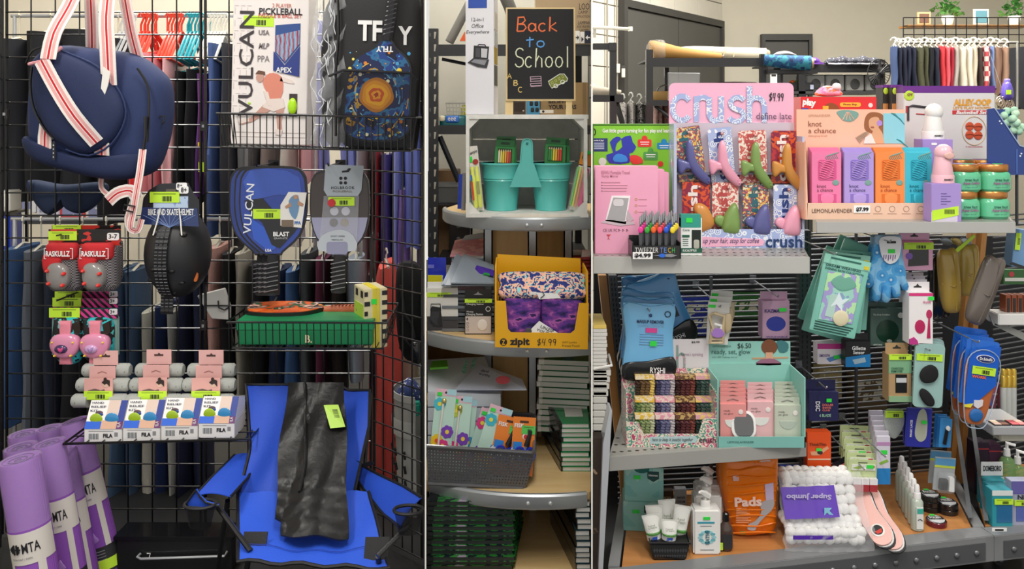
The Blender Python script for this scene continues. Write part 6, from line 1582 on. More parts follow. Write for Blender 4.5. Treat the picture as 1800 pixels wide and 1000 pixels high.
for i,((c,nm),w_) in enumerate(zip(TR,ws)):
    w_ *= .89; garment(x,x+w_+1,82+(2 if i % 3 else 0),158+(i*7 % 9),4.6,plaid if c is None else (pat(['2c2d1c','4a4b34','3a3326'],30) if i == 5 else m(c,'f')),m('ece9dc','g'),'%s trousers on the white rail at top right' % nm,'trousers on the white rail',hang=12,waves=1,dep=12); x += w_
for i in range(3): garment(1780+i*8,1787+i*8,84,190-i*6,4.75,m(('23242a','2c3a8a','7a2a4a')[i],'f'),None,'%s garment at the far right edge beside the rail' % ('black','royal blue','plum')[i],None,dep=30)
t=T('purple_bottle','purple spray bottle with lime sticker hanging by the silver rings at right','bottle',1775,176,4.36); t.puff('body',sp([(1768,174),(1767,158),(1771,144),(1779,144),(1784,160),(1783,175)],3),0,18,m('6a5ac0','g'),p=3); t.puff('cap',rr(1771,138,1780,146,2),4,14,m('8a7ad8','g'),p=3); t.sticker(1768,158,1777,166,d=-1,mat=LIME,bars=False)
t=T('ring_bunch','bunch of silver rings hanging at right above the blue bin','rings',1770,190,4.36)
for i in range(9): b=B(t); x,y=1757+i*3.6,178+(i % 3)*3; b.tube([(x+6*math.cos(a),y+8*math.sin(a),i*2) for a in [2*math.pi*j/12 for j in range(12)]],1.2,m('b9a894','m'),n=5,closed=True); b.end('ring')
t.tube('hanging_cord',[(1770,172,6),(1770,79,60)],.5,m('6a6a6c'))

# --- gondola structure
zs1=CZ-252*2.25/1500; zs2=CZ-191*2.3/1500; zm,zd=.42,.131
gsl=m('9c9c97','g',.4); gmet=m('6d7074','m',.4); wpost=wood('a8743c','bb8548',(40,40,5),.4); dkk=m('4b4d50','m',.45)
def wt(name,label,cat,**kw):
    t=T(name,label,cat,0,0,1,**kw); t.k=1; t.o.location=(0,2.4,0); return t
def wq(t,nm,P,mat,bev=0,**kw):
    o=t.o.location; b=B(t); b.hexa([Vector(p)-o for p in P],mat); return b.end(nm,bev=bev,**kw)
def plank(t,nm,pts,z0,z1,mat,bev=0):
    return wq(t,nm,[(x,y,z0) for x,y in pts]+[(x,y,z1) for x,y in pts],mat,bev)
def wpt(px,py,z): Y=Yof(py,z); return (ray(px,Y),Y)
def holes(t,pts,z,nu,nv,r=.003):
    b=B(t); o=t.o.location
    for j in range(nv):
        for i in range(nu):
            u,v=(i+.5)/nu,(j+.6)/nv*.4; p=[(pts[0][c]*(1-u)+pts[1][c]*u)*(1-v)+(pts[3][c]*(1-u)+pts[2][c]*u)*v for c in (0,1)]
            q=Vector((p[0],p[1],z+.0006))-o; b.add([q+Vector((r*1.6*math.cos(a),r*math.sin(a),0)) for a in [2*math.pi*k/8 for k in range(8)]],[tuple(range(8))],m('23211f'))
    b.end('shelf_hole',kind='stuff')
# upper left shelf
t=wt('metal_shelf','light grey steel shelf at upper left holding the pink clip display and mirror boxes','shelf')
P=[(ray(1042.5,2.25),2.25),(ray(1422,2.25),2.25),(ray(1404,2.6),2.6),(ray(1042.5,2.6),2.6)]
plank(t,'shelf_plate',P,zs1-.006,zs1,gsl); plank(t,'shelf_lip',[(P[0][0],2.243),(P[1][0],2.243),(P[1][0],2.25),(P[0][0],2.25)],zs1-.042,zs1+.002,m('b4b4b0','g',.3),.001); holes(t,P,zs1,28,3)
t=wt('metal_shelf','light grey steel shelf at upper right holding the brush display and green jars','shelf')
P=[(ray(1434,2.3),2.3),(ray(1783,2.3),2.3),(ray(1765,2.6),2.6),(ray(1440,2.6),2.6)]
plank(t,'shelf_plate',P,zs2-.006,zs2,gsl); plank(t,'shelf_lip',[(P[0][0],2.293),(P[1][0],2.293),(P[1][0],2.3),(P[0][0],2.3)],zs2-.028,zs2+.002,m('adaeab','g',.3),.001)
# middle shelf
t=wt('metal_shelf','light grey perforated steel shelf below holding the hair tie and mirror displays','shelf')
P=[wpt(1070,803,zm),wpt(1416,778,zm),(ray(1404,2.62),2.62),(ray(1094,2.55),2.55)]
plank(t,'shelf_plate',P,zm-.006,zm,gsl); a0,a1=P[0],P[1]
plank(t,'shelf_lip',[(a0[0],a0[1]-.008),(a1[0],a1[1]-.008),(a1[0],a1[1]),(a0[0],a0[1])],zm-.034,zm+.003,m('a2a29e','g',.35),.001); holes(t,P,zm,26,3,.0035)
# base deck
t=wt('base_deck','wood laminate base deck with grey steel kick rail and round bolts','deck')
P=[wpt(1093,997,zd),wpt(1708,928,zd),(ray(1655,2.82),2.82),(ray(1108,2.62),2.62)]
deckw=wood('b97a42','cf9258',(3,30,30),.35)
plank(t,'deck_board',P,zd-.012,zd,deckw)
a0,a1=Vector((*wpt(1068,1000,zd),0)),Vector((*wpt(1722,926,zd),0)); dr=(a1-a0).normalized(); nr_=Vector((dr.y,-dr.x,0))
a0=a0-dr*.0
def railbox(nm,s0,s1,o0,o1,z0,z1,mat,bev=0):
    L_=(a1-a0).length; p=[a0+dr*s0+nr_*o0,a0+dr*(L_+s1)+nr_*o0,a0+dr*(L_+s1)+nr_*o1,a0+dr*s0+nr_*o1]
    return plank(t,nm,[(q.x,q.y) for q in p],z0,z1,mat,bev)
railbox('front_rail',0,0,.055,-.0,zd-.07,zd+.002,m('85878a','g',.4),.002); railbox('kick_panel',.02,-.03,.058,.055,zd-.062,zd-.014,m('55575a','g',.4))
L_=(a1-a0).length
for i in range(17):
    q=a0+dr*(.04+i*(L_-.1)/16)+nr_*.06; b=B(t); b.ell(0,0,0,1,1,1,m('7c7e82','m'),n=10,q=6); o=b.end('bolt'); o.scale=(.008,.005,.008); o.location=Vector((q.x,q.y,zd-.038))-t.o.location
plank(t,'side_rail',[(P[0][0]-.035,P[0][1]),(P[0][0]-.006,P[0][1]),(P[3][0]-.006,P[3][1]),(P[3][0]-.03,P[3][1])],zd-.07,zd+.004,m('8c8e90','g',.4)); plank(t,'side_rail',[(P[1][0]+.004,P[1][1]),(P[1][0]+.035,P[1][1]),(P[2][0]+.03,P[2][1]),(P[2][0]+.004,P[2][1])],zd-.07,zd+.004,m('8c8e90','g',.4))
# right hand base deck
t=wt('base_deck','short wood base deck at the far right under the teal cartons','deck')
P=[wpt(1732,925,zd),wpt(1808,917,zd),(ray(1808,2.85),2.85),(ray(1702,2.85),2.85)]
plank(t,'deck_board',P,zd-.012,zd,deckw); 
a0,a1=Vector((*wpt(1724,928,zd),0)),Vector((*wpt(1812,919,zd),0)); dr=(a1-a0).normalized(); nr_=Vector((dr.y,-dr.x,0))
railbox('front_rail',0,0,.05,0,zd-.07,zd+.002,m('85878a','g',.4),.002); railbox('kick_panel',.03,0,.053,.05,zd-.062,zd-.014,m('55575a','g',.4))
for i in range(3):
    q=a0+dr*(.06+i*.043)+nr_*.055; b=B(t); b.ell(0,0,0,1,1,1,m('7c7e82','m'),n=10,q=6); o=b.end('bolt'); o.scale=(.008,.005,.008); o.location=Vector((q.x,q.y,zd-.038))-t.o.location
t2=T('castor_wheel','black castor wheel under the right base deck','wheel',1757,985,2.46); t2.o.location.z=0; t2.by=H0+F*CZ/2.46; q=t2.by
b=B(t2); b.tube([(1757,q-13,-4),(1757,q-13,4)],13,m('2a2b2d','g'),n=18); b.end('tyre'); b=B(t2); b.tube([(1757,q-13,-6),(1757,q-13,6)],5,m('8a8c90','m'),n=12); b.end('hub'); t2.box('fork',1748,q-40,1766,q-14,-6,-4.5,m('6a6c70','m'))
# uprights and wood posts
def post(label,pa,pb,ya,yb,w_,dpt,mat,name='upright_post',slots=False,cat='post'):
    """post whose front runs from photo point (pa, ya) down to (pb, yb) at depth dpt"""
    t=T(name,label,cat,pb,yb,dpt); t.prism('column',[(pa,ya),(pa+w_,ya),(pb+w_,yb),(pb,yb)],0,16,mat)
    if slots:
        n_=int((yb-ya)/9)
        for s in (.28,.68):
            b=B(t)
            for i in range(n_): y=ya+4+i*9; x=pa+(pb-pa)*(y-ya)/(yb-ya)+w_*s; b.box(x-1,y,x+1.2,y+5.5,-.5,0,m('0f0f10'))
            b.end('slot',kind='stuff')
    return t
floor_y=onfloor(2.62)
post('slim wood post at the left end of the gondola',1052,1098,484,925,14,2.56,wpost,'wood_post')
post('slotted grey steel upright at the left of the wire back',1070,1108,484,925,14,2.54,m('54565a','m',.5),slots=True)
post('slotted grey steel upright at the centre between the two wire backs',1405,1405,405,860,20,2.66,m('4a4c50','m',.5),slots=True)
post('slotted grey steel upright right of the gold pouch',1722,1640,405,855,10,2.80,m('4a4c50','m',.5),slots=True)
post('left slim wood post right of the insoles',1708,1668,405,850,9,2.74,wpost,'wood_post'); post('right slim wood post right of the insoles',1727,1684,405,850,9,2.72,wpost,'wood_post')
# sloping side rails near the right end
for i,(pa,pb,ya,yb) in enumerate(((1672,1702,700,910),(1700,1730,700,915))):
    t=T('end_rail','%s diagonal grey steel end rail running down to the base deck' % ('left','right')[i],'rail',pb,yb,2.6); b=B(t)
    b.hexa([W(pb,yb,2.42)-t.o.location,W(pb+8,yb,2.42)-t.o.location,W(pb+8,yb,2.45)-t.o.location,W(pb,yb,2.45)-t.o.location]+[W(pa,ya,2.75)-t.o.location,W(pa+7,ya,2.75)-t.o.location,W(pa+7,ya,2.78)-t.o.location,W(pa,ya,2.78)-t.o.location],gmet); b.end('bar')
def wireback(label,xa,xb,ya,yb,Ya,Yb_,step=9.5,vx=()):
    t=T('gondola_mesh',label,'wire panel',xa,yb,Ya); b=B(t); n_=int((yb-ya)/step)
    for i in range(n_+1): y=ya+i*step; b.tube([t.g(xa,y,Ya),t.g(xb,H0+(y-H0)*Ya/Yb_,Yb_)],1.7,m('6f7276','m',.4),n=5)
    b.end('wire',kind='stuff')
    for x in vx: b=B(t); b.tube([t.g(x,ya,Ya+.01),t.g(x,yb,Ya+.01)],3,m('55585c','m',.4),n=6); b.end('vertical_rod')
    return t
wireback('wire back panel of the left gondola section behind the blue pouches',1086,1404,486,905,2.60,2.66,vx=(1250,))
wireback('wire back panel of the centre gondola section behind the hanging goods',1426,1656,410,880,2.70,2.80,vx=(1505,1600))
wireback('wire back panel of the far right section behind the makeup trays',1745,1815,380,880,2.72,2.80)
# dark stock seen through the wire
t=T('back_panel','dark board closing the gondola behind the wire back panels','board',1400,onfloor(3.05),3.05); t.box('board',1044,415,1812,onfloor(3.05),0,8,m('191b20')); t.o['label']='dark board behind the gondola wire panels'
for i,(x0,x1,y0,y1,c,nm) in enumerate(((1200,1262,525,590,'1d2f9a','blue'),(1280,1345,520,560,'2a6a2c','green'),(1440,1480,640,700,'a89a6a','straw coloured'),(1500,1560,660,720,'6a5a3a','brown'),(1430,1500,845,905,'a8763e','wooden'))):
    t=T('rear_carton','%s carton glimpsed through the wire back panel' % nm,'box',(x0+x1)/2,y1,2.99); t.box('carton',x0,y0,x1,y1,0,36,m(c),bev=1); t.box('print',x0+8,y0+10,x1-8,y1-14,-.6,0,pat([c,'c9c9b8'],20))
# left edge white catalogue stack and bin
t=T('paper_stack','tall stack of white catalogues at the left edge below the upper shelf','papers',1052,650,2.3)
for i in range(19): y=572+i*6.5; t.box('catalogue',1042.5,y,1066+(i % 3)*.8,y+5.8,0,90,m('dcdad6' if i else 'e6c86a'),bev=.4)
t=T('white_bin','white ribbed plastic bin of cables at the left edge','bin',1055,760,2.3)
b=B(t)
for i in range(9): b.box(1042.5+0,650+i*12,1074-i*1.6,661+i*12,0,60,m('d6d5d0','g'))
b.end('ribbed_shell',bev=1.2); t.tube('rim',[(1042.5,648,-2),(1075,642,-2),(1077,640,60)],2.2,m('e4e3de','g'))
for i in range(4): t.tube('cable',[(1044+i*6,646-i*2,10),(1052+i*5,634,20),(1060+i*4,645,30)],1.6,m(('4a4a4c','8a8a8c')[i % 2],'g'))
t=T('tall_panel','white edged panel standing at the left edge before the base deck','panel',1060,1010,2.12); t.prism('sheet',[(1072,720),(1076,722),(1060,1000),(1052,1000),(1060,780)],0,40,m('b9bdc4','g'))
t=T('brown_mesh','brown perforated packaging at the lower left edge','packaging',1050,1005,2.14); t.prism('sheet',[(1042.5,770),(1062,770),(1052,1005),(1042.5,1005)],0,30,pat(['6b5443','3c2f28','a88a70'],14)); 

# ================= goods on the top left shelf
def s1(name,label,cat,px,py,**kw): return T(name,label,cat,px,py,z=zs1,**kw)
t=T('toy_box','green toy box reading get little gears turning behind the pink mirror boxes','box',1115,293,2.52); t.o.location.z=zs1; t.by=q=H0+F*(CZ-zs1)/2.52
t.box('carton',1043,219,1188,q,0,45,m('7cc428','g',.35),bev=1); t.box('top_print',1043,218,1188,221,0,45,m('4f8a2a')); t.text('Get little gears turning for fun play and learning',1059,226,1187,235,WHT,d=-1.2,bold=.02)
t.box('navy_panel',1043.5,243,1068,266,-.8,0,m('1e3470')); t.text('modes of play!',1044,245,1061,249,WHT,d=-1.6,bold=.02)
for i in range(4): t.box('small_print',1044,251+i*3.2,1062,252.3+i*3.2,-1.2,-.8,m('c9d2e8'))
t.prism('toy_print',sp([(1072,250),(1084,240),(1092,244),(1084,252),(1082,266),(1094,258),(1092,244),(1108,238),(1112,250),(1118,258),(1112,268),(1106,270),(1106,286),(1072,287),(1066,272),(1078,268)],2),-1,0,m('2430a8','g'))
t.prism('toy_print',sp([(1078,276),(1086,270),(1100,274),(1102,284),(1080,284)],2),-1.6,-1,m('2a86d8','g')); t.prism('toy_print',sp([(1106,276),(1114,272),(1126,276),(1130,286),(1112,288)],2),-1.8,-1,m('d8322a','g'))
for x,y,w_,h_,c in ((1121,245,24,13,'d8322a'),(1155,251,24,11,'1e8ac8'),(1131,267,25,14,'4f9a4a')): t.prism('callout',rr(x,y,x+w_,y+h_,2),-1,0,m(c)); t.prism('callout',circ(x+w_/2,y-2,5,n=10),-1.2,0,m(c)); t.box('small_print',x+4,y+4,x+w_-4,y+5.4,-1.6,-1,WHT); t.box('small_print',x+5,y+8,x+w_-5,y+9.2,-1.6,-1,WHT)
t.tube('logo_ring',[(1042.8+4*abs(math.cos(a)) ,232+6*math.sin(a),-1) for a in [-1.3+i*.26 for i in range(11)]],.8,INK,n=4); t.prism('callout',circ(1188-6,285,6,n=10),-1,0,m('e8e6d8')); t.prism('callout',circ(1161,288,5,n=10),-1,0,m('d8322a')); t.prism('ball_print',circ(1059,284,7,n=12),-1,0,m('d8d8d0'))
pkm=m('eda6c4','',.4)
for i,(x0,x1,yt,py,lb) in enumerate(((1058,1176,303,419,'pink vanity mirror box, rearmost of three on the top left shelf'),(1052,1168,298,426,'pink vanity mirror box, middle one of three on the top left shelf'),(1046,1157,292,434,'front pink portable travel vanity mirror box with mirror picture'))):
    t=T('mirror_box',lb,'box',(x0+x1)/2,434,2.30+.06*(2-i)-(.0 if i < 2 else 0)); t.o.location.z=zs1; q=t.by=H0+F*(CZ-zs1)/t.Y
    t.box('carton',x0,yt,x1,q,0,26,pkm,bev=.8)
t.text('ESWU Portable Travel',1057,300,1107,306,m('b87a8e'),d=-1,bold=.01); t.text('Vanity Mirror',1057,307,1087,313,m('b87a8e'),d=-1,bold=.01)
for i in range(4): t.box('small_print',1060,320+i*5,1090+(i*13) % 14,321.3+i*5,-.6,0,m('c4879c')); t.prism('small_print',circ(1058,320.6+i*5,1,n=6),-.6,0,m('5a3a48'))
t.prism('mirror_print',[(1075,344),(1108,344),(1100,394),(1064,388)],-.8,0,m('f6f2f4')); t.prism('mirror_print',[(1078,347),(1105,348),(1098,390),(1067,385)],-1.2,-.8,m('a9a8ac')); t.prism('mirror_print',rr(1078,350,1096,362,4),-1.6,-1.2,m('d8d4d8')); t.prism('stand_print',[(1056,391),(1066,386),(1114,390),(1116,394),(1090,397)],-.8,0,m('cdbcc6')); t.prism('stand_print',[(1103,368),(1114,386),(1106,390),(1100,386)],-.9,0,m('c4b2bc'))
for i in range(3): t.tube('option_print',[(1118+2*math.cos(a),350+i*11+2*math.sin(a),-.5) for a in [2*math.pi*j/8 for j in range(8)]],.4,m('c9a84a'),n=4,closed=True); t.box('small_print',1122,350+i*11,1137,351+i*11,-.5,0,m('c4879c'))
t.text('CE UK FC',1060,402,1085,407,m('5a3a48'),d=-1)
for i in range(3): t.tube('icon_print',[(1088+i*7+2*math.cos(a),404.5+2.2*math.sin(a),-.5) for a in [2*math.pi*j/3 for j in range(3)]],.5,m('5a3a48'),n=4,closed=True)
t.prism('red_print',[(1066,412),(1074,412),(1070,416),(1070,419),(1072,420),(1067,420),(1069,419),(1069,416)],-.6,0,m('c8444a'))
# tweezer display
t=s1('tweezer_stand','black tweezer display tray with a 4.99 price card','display',1152,455)
t.box('tray_front',1112,432,1196,455,0,2,bk); t.box('tray_base',1112,452,1196,455,2,50,bk); t.box('tray_side',1111,426,1113,455,0,50,bk,lean=0); t.box('tray_side',1195,426,1197,455,0,50,bk); t.box('tray_back',1112,420,1196,455,48,50,bk)
t.text('TWEEZER',1116,435,1157,444,m('dcdcdc'),d=-.8,sp=1.1)
for i,(c,k_) in enumerate((('T','8a8ad8'),('E','5a8ad0'),('C','d8a83a'),('H','4ab85a'))): t.text(c,1160+i*7,435,1165+i*7,444,m(k_),d=-.8)
t.box('price_card',1112,443,1147,455,-1.6,-.6,WHT); t.text('$4.99',1115,445,1144,453,INK,d=-2.4,bold=.05)
b=B(t); b.prism([(1148,449),(1180,446),(1190,449),(1180,452)],-.8,0,m('8a8c90')); b.prism(circ(1164,449,6,3.5,10),-1.2,-.8,m('2a6ad8')); b.end('tweezer_print')
tc=['e83a9a','3aa83a','f0642a','e8445a','2a5ad0','f0d42a']
for r_ in range(4):
    for i in range(6 if r_ < 3 else 5):
        x=1126+i*11.2+r_*3.2; y=404-r_*8.5+(i % 2)*1; c=tc[i]
        tt=T('tweezers','%s headed tweezers, %s from left in the %s row of the black display' % (('pink','green','orange','red','blue','yellow')[i],ORD[i],('front','second','third','rear')[r_]),'tweezers',x,450,t.Y+.008+r_*.019,group='tweezers in the display')
        b=B(tt); b.prism([(x-2,448),(x+2,448),(x+3,412),(x+1,392+r_*0),(x-1,392),(x-3,412)],0,3,m('5a5c60','m')); b.end('blade'); tt.puff('grip_pad',circ(x,404,4.6,6.2,14),-3.4,1,m(c,'g'),p=2.6); tt.tube('tip',[(x,394,1.5),(x,384,1.5),(x,380,1.5)],[2,2,1],STEEL,n=6); tt.o.location.z += (404-y)*.0006
        tt.o.location.z=max(tt.o.location.z,0)
t=s1('oil_box','small green and white eucalyptus oil box beside the pink clip display','box',1216,449)
t.box('carton',1197,383,1234,449,0,22,m('e8ecea','',.4),bev=.6); t.box('teal_top',1197,377,1232,400,-.6,18,m('2f9a8a'),bev=.4); t.sticker(1206,383,1217,391,d=-1.4,mat=GRN,bars=False); t.text('Core',1200,402,1212,406,m('1c4a3c'),d=-1,bold=.02); t.box('dark_window',1216,404,1232,438,-.8,0,m('16201c')); t.puff('bottle_print',rr(1219,421,1229,437,3),-2,0,m('b0afa4','g'),p=4)
t.box('band',1197,436,1234,444,-1,0,m('1c5a44')); t.text('EUCALYPTUS',1200,438,1224,442,WHT,d=-1.6,bold=.02); t.box('label_print',1199,413,1212,417,-.8,0,m('1c5a44')); 
for i in range(4): t.box('small_print',1200,420+i*3.6,1210,421+i*3.6,-.6,0,m('3a5a50'))

# crush claw clip display
fan=pat(['8fa3d6','e4e9f4','9fb0dc','e9edf6','a4b4e0'],55,'vor',st=(1,.01,1),k='g',pos=[0,.16,.28,.42,.54])
t=s1('clip_display','pink claw clip card display with eight clips, price 4.99','display',1305,436)
Yc=t.Y; pkd=m('efb3cf','',.45)
t.prism('header',rr(1185,144,1411,232,10),48,50,pkd); t.box('back_board',1187,216,1411,434,46,48,m('c9bccb','',.5))
t.box('tray_front',1200,403,1414,436,0,2,fan,bev=.3); t.prism('pink_strip',[(1228,416),(1340,420),(1344,425),(1340,432),(1228,434)],-.8,0,pkd)
t.text('up your hair, stop for coffee',1236,418,1334,430,m('2c3768'),d=-1.4,shear=.35); t.text('crush',1345,413,1410,435,m('1f3a6c'),d=-1.4,bold=.02)
t.box('side_wall',1185,218,1190,436,2,50,m('b9c2dc','g')); t.box('side_wall',1411,240,1415,436,2,50,m('b9c2dc','g')); t.box('base',1190,432,1411,436,2,48,m('b9bccb')); t.box('mid_step',1190,305,1411,309,26,46,m('8f8ca0'))
t.tube('side_trim',[(1187,218,44),(1186,300,20),(1186,405,0)],2,fan,n=5); 
zb_=[46.6]
def band(pts,w_): zb_[0] -= .12; b_.ribbon([(x,y,zb_[0]) for x,y in pts],w_,[(1,fan)],th=.5)
for ch in (arc(1208,190,17,22,-40,-320,14),):
    b_=B(t); band(ch,10); b_.end('big_letter')
for chs in ([[(1234,168),(1234,215)],arc(1246,182,12,12,180,330,8)],[[(1257,170),(1257,196)]+arc(1268,198,11,14,180,0,8)[0:0]+[(x,y) for x,y in arc(1268,198,11,15,170,10,8)]+[(1279,170)],[(1279,168),(1279,215)]],
            [arc(1309,181,13,11,-30,-260,8)+[(1312,194)]+arc(1306,203,14,11,-60,160,8)],[[(1330,150),(1330,216)],arc(1343,184,13,13,180,350,8)+[(1357,190),(1357,216)]]):
    b_=B(t)
    for ch in chs: band(ch,9.5)
    b_.end('big_letter')
hand(t,'$4.99',1366,162,1393,177,m('2c2c34'),r=.8,d=47,slant=.15); t.text('define late',1342,198,1406,210,m('5f4a68'),d=44.6); t.text('claw clip',1382,212,1406,216,m('a07a98'),d=46.4)
CP={'floral': (pat(['e8ddc0','3f6a6a','a8486a','e8b84a','dfe4d6'],120,k='g'),'2f6a74'),'blue': (pat(['6f86c4','eef0f4','8fa3d6','eef0f4','a9b8e0'],60,'vor',st=(1,.01,1),k='g',pos=[0,.15,.3,.42,.55]),'1f3a7c'),'coral': (pat(['d98a80','f0e0d4','c9605a','e6a89c'],85,k='g'),'b84a4a'),'red': (pat(['b8323a','8a2440','d8542a','6a1c38'],55,k='g'),'f0e8e4')}
def clip(x0,x1,yt,yb,d,sty,col,label,kind,ry,n_=3):
    pt_,lc=CP[sty]; tt=T('claw_clip',label,'hair clip',(x0+x1)/2,yb,Yc+d*t.k,ry=ry,group='carded claw clips')
    tt.box('card',x0,yt,x1,yb,8,9.5,pt_); 
    for i in range(1,n_): tt.box('rear_card',x0+i*3,yt-i*1.5,x1+i*3,yb-i,8+i*3,9+i*3,pt_)
    tt.text('crush',x0+10,yt+4,x0+27,yb-4,m(lc),d=7.4,rot=90,bold=.03); tt.puff('peg',circ((x0+x1)/2+6,yt+7,3,n=10),2,9,m('e0a8a4','m'),p=2.4)
    c=m(col,'g',.4); ax=x0+(x1-x0)*.55
    if kind == 0:  # open claw seen from its side: curved spine, finger tab and teeth
        b=B(tt); P_=sp([(ax-4,yt+22),(ax+4,yt+20),(ax+6,yt+50),(ax+14,yt+74),(ax+28,yt+94),(ax+20,yt+102),(ax+2,yt+84),(ax-8,yt+62),(ax-8,yt+40)],3); b.puff(P_,-14,6,c,p=3); b.end('jaw')
        tt.puff('finger_tab',sp([(ax-26,yt+52),(ax-20,yt+50),(ax-8,yt+56),(ax-2,yt+58),(ax-2,yt+70),(ax-12,yt+70),(ax-22,yt+78),(ax-26,yt+70)],3),-12,2,c,p=3)
        b=B(tt)
        for i in range(7): f_=i/6; b.tube([(ax+2+18*f_+3,yt+66+30*f_,-12),(ax+9+17*f_,yt+62+28*f_,-6)],1.6,c,n=5)
        b.end('teeth')
    else:
        tt.puff('jaw',sp([(ax-10,yt+44),(ax-2,yt+34),(ax+14,yt+40),(ax+26,yt+62),(ax+24,yt+76),(ax+6,yt+86),(ax-6,yt+84),(ax-4,yt+60)],3) if ry >= 0 and kind == 1 else sp([(ax+14,yt+34),(ax+4,yt+38),(ax-8,yt+58),(ax-12,yt+80),(ax-4,yt+86),(ax+18,yt+86),(ax+20,yt+60)],3),-18,6,c,p=2.6)
        tt.puff('finger_tab',sp([(ax-22,yt+58),(ax-14,yt+54),(ax-4,yt+60),(ax-4,yt+76),(ax-16,yt+74),(ax-24,yt+66)],3),-10,2,c,p=2.6)
A_='top row'; 
for i,(x0,x1,yt,st_,c,nm,ry) in enumerate(((1196,1240,226,'floral','5a5c96','slate violet',-8),(1253,1291,228,'blue','e8a0b8','pink',-5),(1303,1350,231,'coral','7a9a52','olive green',-2),(1358,1402,233,'red','c98a3c','mustard',0))):
    clip(x0,x1,yt,320+i,24,st_,c,'%s claw clip on %s card, top row of the pink display' % (nm,('floral','blue print','coral','red and plum')[i]),0,ry,3 if i != 2 else 2)
for i,(x0,x1,yt,st_,c,nm,k_) in enumerate(((1201,1248,322,'red','c9883e','mustard',1),(1254,1298,323,'coral','7a9a52','olive green',2),(1308,1352,325,'floral','5a5c96','slate violet',2),(1362,1403,327,'blue','e8a0b8','pink',2))):
    clip(x0,x1,yt,426,12,st_,c,'%s claw clip on %s card, bottom row of the pink display' % (nm,('red and plum','coral','floral','blue print')[i]),k_,0,2)

# ================= goods on the top right shelf
def s2(name,label,cat,px,py,**kw): return T(name,label,cat,px,py,z=zs2,**kw)
t=T('toy_box','red toy box with white lettering and a yellow pirate label','box',1475,300,2.56); t.o.location.z=zs2; q=t.by=H0+F*(CZ-zs2)/2.56
t.box('carton',1408,170,1541,q,0,40,m('d8222a','g',.3),bev=1); t.text('play',1410,173,1434,190,WHT,d=-1,bold=.05,rot=-6); t.prism('blue_print',[(1409,190),(1421,190),(1421,225),(1409,225)],-.8,0,m('2a4ab0')); t.prism('label_print',rr(1476,180,1513,188,4),-.8,0,m('f0b43a')); t.text('Pirate Ship',1482,182,1506,186,m('8a2a1a'),d=-1.2,bold=.03); t.prism('figure_print',sp([(1448,196),(1452,184),(1462,181),(1472,186),(1475,196)],3),-.8,0,m('8a4a22')); t.prism('badge_print',circ(1530,185,4,n=10),-.8,0,m('f0dada')); t.box('label_print',1446,186,1456,196,-1,0,m('f0b43a'))
t=T('basketball_box','large white basketball set box with purple top edge','box',1660,300,2.62,rz=0); t.o.location.z=zs2; q=t.by=H0+F*(CZ-zs2)/2.62; t.o.location.z=zs2
t.box('carton',1588,152,1749,q,0,60,m('d9d6d8','',.35),bev=1); t.box('purple_band',1587.6,151,1749.4,163,-.6,61,m('6a2a8a')); t.puff('badge',circ(1598,168,9,n=16),-1.6,2,m('b8d83a'),p=5); t.text('OY',1594,164,1604,169,m('7a2a4a'),d=-2.4,bold=.04)
t.text('ALLEY-OOP',1676,174,1742,186,m('e0a03a'),d=-.9,bold=.06); t.text("LET'S PLAY HOOPS!",1675,187,1741,192,m('e0a03a'),d=-.9,bold=.03); t.box('red_band',1674,194,1740,201,-.8,0,m('c8343a')); t.text('Basketball Set',1680,194.5,1734,200.5,WHT,d=-1.4,bold=.03,shear=.3)
b=B(t); b.tube([(1596,212,-1),(1596,188,-1),(1604,186,-1),(1640,190,-1)],2.2,m('3a3c44'),n=4); b.tube([(1610,200,-1),(1640,202,-1)],1,m('c8343a'),n=4); b.box(1592,186,1598,198,-1.4,-.6,m('b8343a')); b.end('hoop_print')
t.tube('oval_print',[(1712+21*math.cos(a),230+25*math.sin(a),-.8) for a in [2*math.pi*i/24 for i in range(24)]],.6,m('d8b890'),n=4,closed=True)
for x,y in ((1704,222),(1719,223),(1704,237),(1719,238)): t.puff('ball_print',circ(x,y,7.6,n=16),-2,0,m('c8502e'),p=3); t.tube('ball_seam',[(x-7,y,-2.6),(x,y-1,-3),(x+7,y,-2.6)],.4,m('5a1c14'),n=4)
t.text('4 mini basketballs',1697,256,1727,259,m('c8343a'),d=-.8)
for i,(xa,xb) in enumerate(((1552,1566),(1568,1587))):
    tt=T('basketball_box','%s black and orange sided basketball box standing behind the white front' % ('leftmost','second')[i],'box',xa,300,2.70-i*.03); tt.o.location.z=zs2; q=tt.by=H0+F*(CZ-zs2)/tt.Y
    tt.box('carton',xa,150,xb,q,0,30,m('2f2c2a','',.4),bev=.6); tt.box('purple_band',xa-.3,149,xb+.3,154,-.5,31,m('6a2a8a')); tt.box('orange_print',xa,182,xb,200,-.5,0,m('c88a4a')); tt.puff('badge',circ(xa+5,160,4.5,6,10),-1,2,m('b8d83a'),p=5)
t=T('display_bin','blue card display bin holding a mint fluffy toy at the right','bin',1775,305,2.40); t.o.location.z=zs2-.02; q=t.by=H0+F*(CZ-zs2+.02)/2.40
t.prism('front_panel',[(1736,192),(1748,190),(1792,256),(1812,262),(1812,q-88),(1736,q-88)],0,3,m('1c3a80','g')); t.box('back_panel',1774,192,1812,q-90,40,43,m('1c3a80','g')); t.tube('silver_edge',[(1748,190,-1),(1792,256,-1),(1812,262,-1)],1.2,m('9ab0d8','g')); t.box('lower_panel',1786,262,1788,q-90,-1,0,m('4a6ab0')); t.tube('leg',[(1792,q-90,8),(1792,q,8)],3,dkk); t.box('base_plate',1788,q-2,1812,q,0,60,dkk)
for x,y in ((1757,213),(1760,217),(1795,270),(1793,274)): t.prism('star_print',circ(x,y,1.6,n=5),-1,0,m('dfe6f4'))
